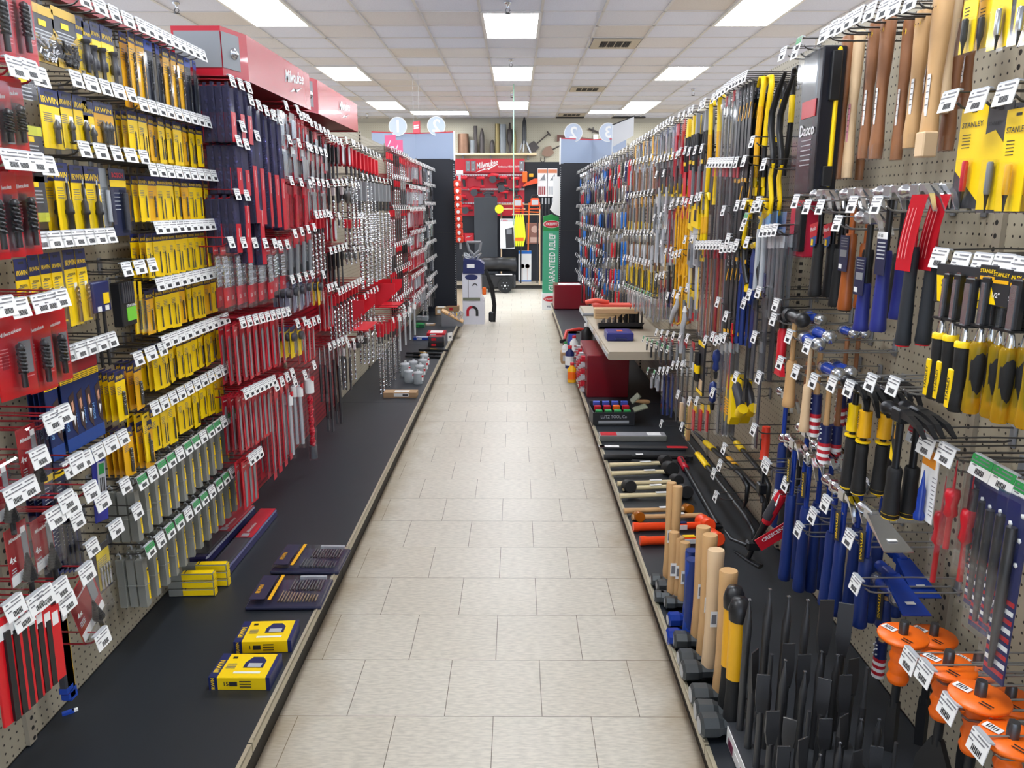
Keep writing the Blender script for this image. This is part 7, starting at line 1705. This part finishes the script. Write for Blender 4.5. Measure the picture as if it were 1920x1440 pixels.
put(Proto('hanging_rod', 'rod', g, []), (c.x, 13.0, CZ - 2.2), 0, 'thin pale green rod hanging from the ceiling in the middle')

# back display run
YG = 15.25
BX0, BX1 = -1.9, 1.7
m = MB().box(((BX0 + BX1) / 2, YG + .045, 1.18), (BX1 - BX0, .06, 2.36), M_endp)
b = MB().box(((BX0 + BX1) / 2, 14.98, .085), (BX1 - BX0, .56, .03), M_beige); k = MB().box(((BX0 + BX1) / 2, 14.74, .035), (BX1 - BX0, .02, .07), M_kick)
put(Proto('back_display_shelving', 'shelving', m, []), (0, 0, 0), 0, 'black display back panel running across the rear of the shop')
put(Proto('base_shelf', 'shelf', b, [('kick_plate', k, -1)]), (0, 0, 0), 0, 'low beige base shelf along the foot of the rear black panel')
a = onY(853, 298, YG); b = onY(983, 405, YG); x0, x1, z1, z0 = a.x - .25, b.x, a.z, b.z
zb = onY(900, 324, YG).z
m = MB().box(((x0 + x1) / 2, YG - .005, (zb + z0) / 2), (x1 - x0, .04, zb - z0), mat('display_red', (196, 22, 46), .35)).box(((x0 + x1) / 2, YG - .04, (z1 + zb) / 2), (x1 - x0, .1, z1 - zb), M_red)
s = MB()
for yy in (329, 355, 381):
    z = onY(900, yy, YG).z; s.box(((x0 + x1) / 2, YG - .06, z), (x1 - x0, .08, .03), M_lgrey)
    for i in range(int((x1 - x0) / .05)): s.box((x0 + .03 + i * .05, YG - .102, z), (.02, .003, .014), M_mred)
t = MB(); c = onY(913, 311, YG)
t.text('Milwaukee', .16, (c.x, YG - .095, c.z + .02), M_white, width=.42, shear=.35, rot=.2).prism([(c.x - .22, c.z - .13), (c.x - .02, c.z - .04), (c.x - .03, c.z - .07), (c.x + .22, c.z + .03), (c.x + .02, c.z - .09), (c.x + .02, c.z - .06)], YG - .1, YG - .093, M_white)
t.text('Nothing but HEAVY DUTY', .045, (c.x + .42, YG - .095, c.z - .02), M_white, width=.42)
pl = MB()
for px in (878, 888, 978): q = onY(px, 312, YG); pl.box((q.x, YG - .097, q.z), (.085, .01, .19), M_grey); pl.lathe([(.012, -.006), (.012, 0)], M_steel, 8, (q.x, YG - .102, q.z + .06), 'y').lathe([(.012, -.006), (.012, 0)], M_steel, 8, (q.x, YG - .102, q.z - .06), 'y')
put(Proto('power_tool_display', 'display board', m, [('perforated_rail', s, -1), ('lettering', t, -1), ('joint_plate', pl, -1)]), (0, 0, 0), 0, 'bright red lettered power tool display board at the back of the shop')
def drill(c=M_red, s=1.0):
    m = MB().tube([(-.09 * s, 0, .06 * s), (-.06 * s, 0, .06 * s), (.05 * s, 0, .06 * s), (.07 * s, 0, .06 * s)], [.015 * s, .028 * s, .032 * s, .02 * s], c, 10)
    g = MB().tube([(.02 * s, 0, .04 * s), (.03 * s, 0, -.07 * s)], [.022 * s, .018 * s], M_blk, 8).lathe([(.02 * s, -.12 * s), (.012 * s, -.09 * s)], M_blk, 8, (0, 0, .06 * s), 'x')
    return Proto('cordless_power_tool', 'power tool', m, [('grip', g, -1), ('battery', MB().box((.03 * s, 0, -.09 * s), (.08 * s, .06 * s, .035 * s), c, .004), -1)])
def saw(c=M_red):
    m = MB().tube([(-.12, 0, .02), (-.04, 0, .05), (.08, 0, .04)], [.03, .04, .03], c, 8); g = MB().lathe([(.07, -.01), (.07, .01)], M_dgrey, 16, (-.03, -.02, -.03), 'y').box((.04, 0, -.03), (.16, .05, .03), M_blk, .004)
    return Proto('cordless_power_tool', 'power tool', m, [('grip', g, -1)])
for (px, py, pr, lb) in ((867, 341, drill(M_red, 1.3), 'upper left, red base'), (902, 340, drill(), 'upper row, left of the middle'), (927, 333, saw(), 'highest, in the upper row middle'), (945, 339, drill(), 'upper row, right of the middle'), (967, 341, drill(), 'upper row, rightmost'),
    (865, 372, saw(), 'grey saw at the middle left'), (892, 358, saw(), 'red saw on the middle rail'), (918, 366, saw(M_dgrey), 'dark tool above the grey panel'), (946, 366, drill(), 'lower row, right'), (966, 362, drill(M_dgrey), 'lower row, dark, far right'), (875, 391, saw(M_mred), 'long black and red tool at the bottom left'), (943, 350, saw(M_blk), 'black tool on the middle rail')):
    c = onY(px, py, YG - .17); put(pr, c, 0, 'small cordless tool on the red board, ' + lb)
# orange tools, white cards, dark panel
c = onY(990, 338, YG - .15); m = MB().box((-.06, 0, .06), (.09, .07, .2), M_orange, .01).prism([(-.1, -.12), (.18, -.05), (.18, .03), (.12, .03), (-.06, -.06)], -.03, .03, mat('nailer_orange', (235, 84, 36), .4)).box((.06, 0, .09), (.08, .06, .06), M_yel2, .005)
put(Proto('orange_nailer', 'power tool', m, [('nose', MB().box((-.1, 0, -.13), (.05, .04, .04), M_blk), -1)]), c, 0, 'orange nail gun on the black panel right of the red board')
for (px, lb) in ((1017, 'left'), (1036, 'right')):
    c = onY(px, 316, YG - .12); m = MB().box((0, 0, -.26), (.18, .03, .52), M_white).box((0, -.016, -.05), (.17, .002, .07), mat('salmon_print', (215, 130, 90), .5)).prism([(-.05, -.22), (.04, -.1), (.06, -.22)], -.018, -.016, M_grey); b = MB()
    for i in range(4): b.cyl((-.06 + i * .035, -.02, -.48), (-.06 + i * .035, -.02, -.33), .012, M_red2 if lb == 'left' else M_lgrey, 7)
    put(Proto('white_tool_card', 'tool card', m, [('tool', b, -1)]), c, 0, 'white card with %s tools at the back, %s one' % ('red' if lb == 'left' else 'grey', lb))
for k, px in enumerate((1017, 1023, 1029, 1036, 1042)):
    c = onY(px, 372, YG - .12); put(fix(bar_tool(.38, .03, 'flat', M_blk, M_lgrey), 'hanging_black_tool'), c, 0, 'slim black tool in the row below the white cards at the back', 'black tools below the white cards')
a = onY(889, 371, 14.8); b = onY(933, 490, 14.8)
m = MB().box(((a.x + b.x) / 2, 14.8, a.z / 2 + .06), (b.x - a.x, .05, a.z - .1), mat('slate_panel', (54, 58, 64), .5), .004)
put(Proto('freestanding_display_back', 'display panel', m, [('base', MB().box(((a.x + b.x) / 2, 14.85, .12), (b.x - a.x, .3, .04), M_blk), -1)]), (0, 0, 0), 0, 'plain dark grey free standing panel in front of the red tool board')
# work lights on orange frames
for (px, py, lb) in ((971, 380, 'left'), (1003, 379, 'right')):
    c = onY(px, py, 14.5); m = MB().box((0, 0, 0), (.16, .05, .15), mat('nailer_orange'), .02).box((0, -.026, -.005), (.12, .004, .09), M_lgrey); h_ = MB().tube([(-.07, 0, .07), (-.05, 0, .12), (.05, 0, .12), (.07, 0, .07)], .012, M_blk, 7)
    put(Proto('work_light', 'work light', m, [('handle', h_, -1), ('stand', MB().tube([(-.08, 0, 0), (-.1, 0, -.12), (.1, 0, -.12), (.08, 0, 0)], .01, mat('nailer_orange'), 6).cyl((.06, .3, -.1), (.06, .3, .1 - c.z), .012, M_blk, 6).cyl((.06, 0, -.1), (.06, .3, -.1), .012, M_blk, 6), -1)]), c, 0, 'orange framed work light at the back, %s of two' % lb)
m = MB()
for (x0_, z0_, x1_, z1_) in ((960, 402, 1012, 402), (940, 383, 1012, 383), (940, 392, 985, 392), (940, 383, 940, 412), (965, 396, 1012, 398), (992, 380, 990, 470), (938, 411, 965, 411), (940, 383, 940, 534), (1012, 383, 1012, 534)):
    p0 = onY(x0_, z0_, 14.6); p1 = onY(x1_, z1_, 14.6); m.cyl(tuple(p0), tuple(p1), .012, M_orange if x0_ in (965, 992) else M_wood3, 6)
put(Proto('light_frame', 'display frame', m, [('yellow_reel', MB().lathe([(.08, -.02), (.08, .02)], mat('lime_yellow', (225, 232, 30), .5), 14, tuple(onY(936, 392, 14.55)), 'y'), -1)]), (0, 0, 0), 0, 'thin pale and orange frame carrying the work lights')
a = onY(938, 410, 14.6); b = onY(965, 466, 14.6); w_ = b.x - a.x; h = a.z - b.z
m = MB().box((w_ / 2, 0, -h / 2), (w_, .14, h), M_white, .003).box((w_ / 2, -.071, -.03), (w_ * .96, .002, .04), M_lgrey).text('Lasko', .05, (w_ * .3, -.073, -.03), M_red)
dv = MB().prism([(w_ * .35, -h * .35), (w_ * .9, -h * .28), (w_ * .98, -h * .95), (w_ * .4, -h * .98)], -.075, -.072, M_ink).box((w_ * .62, -.077, -h * .43), (w_ * .36, .002, h * .16), M_grey)
put(Proto('heater_box', 'box', m, [('printed_picture', dv, -1)]), a, 0, 'white box printed with a dark heater, at the back beside the yellow gloves')
for k, px in enumerate((968, 972, 976, 980)):
    a = onY(px, 402, 14.5); m = MB().tube([(0, 0, 0), (.0, 0, -.2), (.01 * k, 0, -.4), (0, 0, -.58)], [.01, .04, .03, .015], mat('lime_yellow', (235, 238, 20), .5), 8, flat=.5)
    put(Proto('safety_vest', 'vest', m, [('orange_end', MB().box((0, 0, -.45), (.04, .03, .06), M_orange), -1)]), a, 0, 'bright lime yellow cloth hanging folded beside the heater box', 'lime yellow cloths at the back')
a = onY(1000, 420, YG - .02); m = MB().box((0, 0, -.18), (.28, .05, .4), mat('brown_print', (150, 104, 92), .5), .01).lathe([(.07, -.03), (.07, -.026)], mat('tan_print', (215, 180, 165), .5), 14, (.03, 0, -.1), 'y')
put(Proto('brown_ear_muff_pack', 'box', m, [('printed_face', MB().box((.02, -.03, -.3), (.16, .004, .1), mat('tan_print')), -1)]), a, 0, 'reddish brown pack with pale print at the back, left of the green display')
a = onZ(972, 528, .10); b = onZ(996, 528, .10); w_ = b.x - a.x; h = ztop(a, 470) - .10
m = MB().box((w_ / 2, .05, h / 2), (w_, .1, h), M_white, .003).box((w_ / 2, -.001, h - .03), (w_, .002, .06), mat('sky_blue')).box((w_ / 2, -.001, .012), (w_, .002, .024), mat('sky_blue'))
pr = MB()
for dx in (.3, .7): pr.lathe([(w_ * .17, -.003), (w_ * .14, -.003)], mat('tan_print'), 14, (w_ * dx, 0, h * .5), 'y').lathe([(w_ * .13, -.003 + .003), (w_ * .13, -.003)], M_lgrey, 14, (w_ * dx, 0, h * .5), 'y').box((w_ * dx, -.003, h * .25), (.008, .002, h * .4), mat('tan_print'))
put(Proto('white_blue_box', 'box', m, [('printed_picture', pr, -1)]), a, 0, 'white box with blue edges and printed round lamps standing on the rear shelf')
# black barrel grill on wheels
a = onZ(905, 540, 0); Yb = 14.2
x0, x1 = onY(903, 520, Yb).x, onY(967, 520, Yb).x; z = lambda py: onY(930, py, Yb).z
m = MB().lathe([(.001, x0 - .02), (.13, x0), (.13, x1), (.001, x1 + .02)], M_blk, 20, (0, Yb, (z(483) + z(508)) / 2), 'x').box(((x0 + x1) / 2, Yb, z(527)), (x1 - x0, .34, z(514) - z(540)), mat('tub_black', (32, 32, 34), .5), .03).box(((x0 + x1) / 2 + .1, Yb - .18, z(513)), (.3, .02, .02), M_white)
wl = MB().lathe([(.13, -.03), (.135, -.02), (.135, .02), (.13, .03)], M_blk2, 24, (onY(947, 535, Yb - .2).x, Yb - .2, .135), 'y').lathe([(.02, -.04), (.02, -.03)], M_white, 12, (onY(947, 535, Yb - .2).x, Yb - .2, .135), 'y')
for i in range(6): wl.box((onY(947, 535, Yb - .2).x + .06 * math.cos(i * PI / 3), Yb - .235, .135 + .06 * math.sin(i * PI / 3)), (.02, .006, .02), M_grey)
put(Proto('wheeled_grill', 'barbecue', m, [('wheel', wl, -1), ('leg', MB().box((x0 + .15, Yb, .08), (.06, .2, .16), M_blk), -1)]), (0, 0, 0), 0, 'black barrel shaped grill with a large wheel at the back of the aisle')
# magnet display and green display on the floor
a = onZ(868, 608, 0); b = onZ(908, 608, 0); W = b.x - a.x; H_ = ztop(a, 513); H2 = ztop(a, 488)
wb = mat('box_white', (222, 222, 232), .5)
m = MB().prism([(0, 0), (W, 0), (W, H_ * .46), (W * .86, H_ * .55), (W * .84, H_), (.0, H_)], 0, .3, wb).prism([(.01, H_), (W * 1.0, H_), (W * 1.02, H_ + .12), (W * .8, H2), (.02, H2 + .02)], -.01, .3, M_navy)
t = MB().lathe([(.085, -.004), (.085, -.001)], M_navy, 20, (W * .42, 0, H_ * .93), 'y'); t.v = [(x, y, H_ * .93 + (z_ - H_ * .93) * .45) for x, y, z_ in t.v]
for k in range(12):
    th = PI * k / 12; th2 = PI * (k + 1) / 12; cc = M_mred if k > 5 else M_blk
    t.add([(W * .45 + .085 * math.cos(q) * rr / .085 * 1.0, -.004, .17 + rr * math.sin(q)) for q, rr in ((th, .045), (th, .08), (th2, .08), (th2, .045))], [(0, 1, 2, 3)], cc)
t.box((W * .45 - .0625, -.004, .14), (.035, .002, .06), M_mred).box((W * .45 + .0625, -.004, .14), (.035, .002, .06), M_blk).box((W * .42, -.004, H_ * .5), (W * .8, .002, .04), mat('olive_print', (120, 124, 104), .5)).box((W * .28, -.004, H_ * .7), (.006, .002, .26), M_grey).box((W * .4, -.012, H_ + .1), (.1, .002, .05), M_white)
for k in range(8):
    th = PI * k / 8; th2 = PI * (k + 1) / 8; t.add([(W * .58 + rr * math.cos(q), -.004, H_ * .76 + rr * math.sin(q)) for q, rr in ((th, .022), (th, .035), (th2, .035), (th2, .022))], [(0, 1, 2, 3)], M_ink)
hd = MB().tube([(W * .3, .12, H2), (W * .5, .12, H2 + .02), (W * .55, .12, H2 + .06)], .02, M_grey, 8)
hx, hz = W * .55, H2 + .06
for (p0, p1) in (((hx, hz), (hx - .07, hz + .06)), ((hx, hz), (hx + .07, hz + .06)), ((hx - .07, hz + .06), (hx - .1, hz + .17)), ((hx + .07, hz + .06), (hx + .09, hz + .17)), ((hx - .1, hz + .17), (hx + .09, hz + .17))): hd.cyl((p0[0], .12, p0[1]), (p1[0], .12, p1[1]), .017, M_grey, 8)
r_ = random.Random(9)
for i in range(14): hd.cyl((W * r_.uniform(.05, 1.0), .1, H2 - .02), (W * r_.uniform(.0, 1.1), .1 + r_.uniform(-.05, .05), H2 + r_.uniform(.02, .1)), .01, M_lgrey if i % 2 else M_steel, 6)
put(Proto('magnet_tool_display', 'cardboard display', m, [('printing', t, -1), ('magnetic_tool', hd, -1)]), a, 0, 'tall white and navy cardboard display with printed horseshoe magnet, at the left aisle end')
cb = MB()
for k in range(3): cb.tube([(W + .01 + .01 * k, .1, .72), (W + .08 + .02 * k, .08, .5), (W + .12 + .015 * k, .05, .25), (W + .1 + .02 * k, .0, .03)], .012, M_blk2, 6)
cb.box((W + .1, .02, .1), (.08, .05, .14), M_gunmetal, .02).box((W + .0, .05, .44), (.05, .05, .1), M_orange, .01)
put(Proto('hanging_jumper_cable', 'cable', cb, []), a, 0, 'black cables hanging to the floor beside the magnet display')
a = onZ(1016, 581, 0); W = onZ(1047, 581, 0).x - a.x + .02; H_ = ztop(a, 402); hb = ztop(a, 550)
gm = mat('mint_green', (72, 168, 128), .45); gd = mat('leaf_green', (28, 140, 62), .45)
m = MB().box((W / 2, .08, hb / 2), (W, .16, hb), M_white).box((W / 2, .09, (hb + H_ * .83) / 2), (W * .94, .12, H_ * .83 - hb), gm).prism([(W * .03, H_ * .83), (W * .97, H_ * .83), (W * .95, H_ * .97), (W * .5, H_ + .0), (W * .05, H_ * .98)], .03, .15, gd)
ro = MB().lathe([(.13, -.004 + .003), (.13, -.004)], M_white, 24, (W / 2, .03, H_ * .9), 'y').lathe([(.12, -.006 + .003), (.12, -.006)], M_red, 24, (W / 2, .03, H_ * .9), 'y'); ro.v = [(x, y, H_ * .9 + (z_ - H_ * .9) * .42) for x, y, z_ in ro.v]
ro.text("O'KEEFFE'S", .055, (W / 2, .022, H_ * .9), M_white, width=.22)
ro.text('GUARANTEED RELIEF', .13, (W * .56, .028, (hb + H_ * .83) / 2), M_white, width=(H_ * .83 - hb) * .92, rot=PI / 2)
tl = MB().lathe([(.1, -.004 + .003), (.1, -.004)], M_red, 20, (W * .45, 0, hb * .66), 'y'); tl.v = [(x, y, hb * .66 + (z_ - hb * .66) * .4) for x, y, z_ in tl.v]; tl.text("O'KEEFFE'S", .04, (W * .45, -.006, hb * .66), M_white, width=.17).text('RELIEF', .04, (W * .5, -.006, hb * .2), M_navy)
# rotate the upright lettering: width was measured before turning
put(Proto('green_hand_cream_display', 'cardboard display', m, [('red_oval_logo', ro, -1), ('base_print', tl, -1)]), a, 0, 'tall green cardboard display with upright white lettering at the right aisle end')
# the wall behind
pg = MB().box((0, YB - .012, 2.78), (9, .02, 1.1), M_pegw)
link('trim_3', pg, kind='structure')
sh = onY(853, 287, 17.6); sh1 = onY(1006, 287, 17.6)
m = MB().box(((sh.x + sh1.x) / 2 - .15, 17.72, sh.z - .02), (sh1.x - sh.x + .3, .3, .035), M_wood3); br = MB()
for px in (868, 920, 990): c = onY(px, 290, 17.8); br.box((c.x, 17.8, c.z - .06), (.03, .16, .1), M_grey)
o = link('wall_shelf', m, label='long pale wooden shelf high on the back wall holding old shell casings', cat='shelf'); link('shelf_bracket', br, parent=o)
ZS = sh.z
M_brass = mat('aged_brass', (122, 92, 72), .35, .6, var=.15); M_iron = mat('old_iron', (70, 64, 62), .5, .4, var=.15); M_greyshell = mat('grey_shell', (118, 122, 124), .5, .3); M_olive = mat('olive_brass', (120, 106, 66), .4, .5)
def shell(px, x0, x1, yt, kind, mt, lb):
    c = onY(px, 287, 17.7); r = (x1 - x0) / 2 * 17.4 / 1442; h = onY(px, yt, 17.7).z - ZS
    if kind == 'cyl': pr = [(r, 0), (r, h)]
    elif kind == 'ogive': pr = [(r, 0), (r, h * .5), (r * .92, h * .7), (r * .6, h * .88), (.005, h)]
    elif kind == 'rocket': pr = [(r * .35, 0), (r * .35, h * .22), (r * .8, h * .36), (r, h * .42), (r, h * .78), (r * .45, h * .8), (r * .3, h), (.003, h)]
    m = MB().lathe(pr, mt, 18); ps = [('base_rim', MB().lathe([(r * 1.06, 0), (r * 1.06, .02)], mt, 18), -1)]
    if kind == 'cyl': ps.append(('mouth', MB().lathe([(r * .9, h + .001), (.001, h + .001)], M_ink, 18), -1))
    put(Proto('shell_casing', 'shell casing', m, ps), (c.x, 17.7, ZS - .002), 0, lb + ' on the high back wall shelf')
for a in ((869, 859, 879, 251, 'cyl', M_brass, 'wide copper brown cylinder, leftmost'), (886, 881, 891, 263, 'cyl', M_greyshell, 'short grey speckled cylinder'), (892, 889, 896, 236, 'cyl', M_iron, 'thin tall dark tube'), (904, 900, 909, 240, 'ogive', M_iron, 'pointed shell with a white label'), (923, 919, 928, 261, 'ogive', M_iron, 'short pointed shell'),
    (933, 929, 938, 232, 'cyl', M_olive, 'tall olive brass casing'), (943, 938, 950, 233, 'cyl', M_greyshell, 'tall grey casing'), (956, 951, 961, 230, 'rocket', M_iron, 'black finned bomb with narrow neck'), (965, 963, 969, 241, 'ogive', M_olive, 'slim golden shell'),
    (823, 793, 802, 234, 'cyl', M_iron, 'dark tube seen between the round signs'), (836, 832, 840, 246, 'ogive', mat('rust', (120, 56, 44), .5), 'small reddish pointed shell')):
    shell(*a)
c = onY(983, 285, 17.7); m = MB().lathe([(.05, .2), (.05, .5), (.045, .65), (.003, .8)], M_blk, 14); lg = MB()
for k in range(3): lg.prism([(0.02, .26), (.04, .28), (.17, .02), (.14, .0)], -.01, .01, M_lgrey); lg.v = [(x * math.cos(2 * PI / 3) - y * math.sin(2 * PI / 3), x * math.sin(2 * PI / 3) + y * math.cos(2 * PI / 3), z_) for x, y, z_ in lg.v]
put(Proto('finned_rocket', 'rocket', m, [('fin', lg, -1), ('white_band', MB().cyl((0, 0, .2), (0, 0, .28), .035, M_white, 12), -1)]), (c.x, 17.7, ZS), .4, 'black pointed rocket standing on grey fins at the right of the high shelf')
def shovel(px0, py0, px1, py1, col, lb, hz=0):
    a = onY(px0, py0, 17.8); b = onY(px1, py1, 17.8); d = (b - a); L = d.length; ang = math.atan2(d.z, d.x)
    m = MB().cyl((0, 0, 0), (L, 0, 0), .014, M_iron, 7).cyl((L, 0, -.06), (L, 0, .06), .016, M_iron, 7); bl = MB().prism([(0, -.09), (0, .09), (-.12, .11), (-.22, .06), (-.26, 0), (-.22, -.06), (-.12, -.11)], -.012, .012, col)
    put(Proto('old_shovel', 'shovel', m, [('blade', bl, -1)]), (a.x, 17.82, a.z), (0, -ang, 0), lb)
shovel(1006, 270, 1029, 250, M_iron, 'small dark entrenching shovel with cross handle on the back wall'); shovel(1036, 280, 1060, 268, mat('rusty_blade', (128, 100, 82), .5), 'shovel with rusty brown blade partly behind the right end panel')
a = onY(1046, 255, 17.5); b = onY(1128, 262, 17.5)
m = MB().prism([(0, -.09), (0, .05), (.35, .03), (b.x - a.x, -.06), (b.x - a.x, -.1), (.3, -.04)], -.02, .02, mat('walnut', (92, 50, 38), .4)); put(Proto('wooden_rifle_stock', 'wall ornament', m, [('barrel', MB().cyl((.3, 0, 0), (b.x - a.x + .1, 0, -.07), .016, M_iron, 8), -1)]), (a.x, 17.82, a.z), 0, 'dark walnut gun stock shape on the back wall behind the round signs')
a = onY(1106, 243, 17.5); m = MB().tube([(0, 0, .05), (.28, 0, -.05)], .02, M_iron, 7).box((.1, 0, .02), (.02, .03, .12), M_iron).box((.16, -.02, -.13), (.1, .01, .1), M_white); put(Proto('old_bayonet', 'wall ornament', m, []), (a.x, 17.82, a.z), 0, 'short dark iron piece with a white tag on the back wall between round signs')
c = onY(1018, 300, 17.8); put(Proto('horseshoe', 'horseshoe', MB().tube([(-.04, 0, .06), (-.045, 0, -.01), (0, 0, -.05), (.045, 0, -.01), (.04, 0, .06)], .01, M_iron, 6), []), (c.x, 17.86, c.z), 0, 'small dark horseshoe on the pale back wall')

q = [onY(px, py, 11.34) for px, py in ((1037, 331), (1050, 331), (1050, 405), (1041, 402), (1031, 393), (1037, 378))]
m = MB().prism([(v.x, v.z) for v in q], 11.335, 11.352, M_white)
put(Proto('white_bent_sheet', 'sign', m, []), (0, 0, 0), 0, 'white curved sheet at the left edge of the right end panel')
for (px, lb) in ((862, 'left'), (879, 'right')):
    c = onY(px, 445, YG - .06); m = MB().box((0, 0, 0), (.2, .12, .16), M_red, .004).prism([(-.07, -.01), (.0, .03), (-.01, .01), (.07, .04), (.0, 0), (.01, .02)], -.063, -.061, M_white)
    put(Proto('red_tool_box', 'box', m, [('shelf_clip', MB().box((0, .09, -.09), (.2, .1, .01), M_lgrey), -1)]), c, 0, 'small red box with white slash below the red tool board, %s one' % lb)
flush()
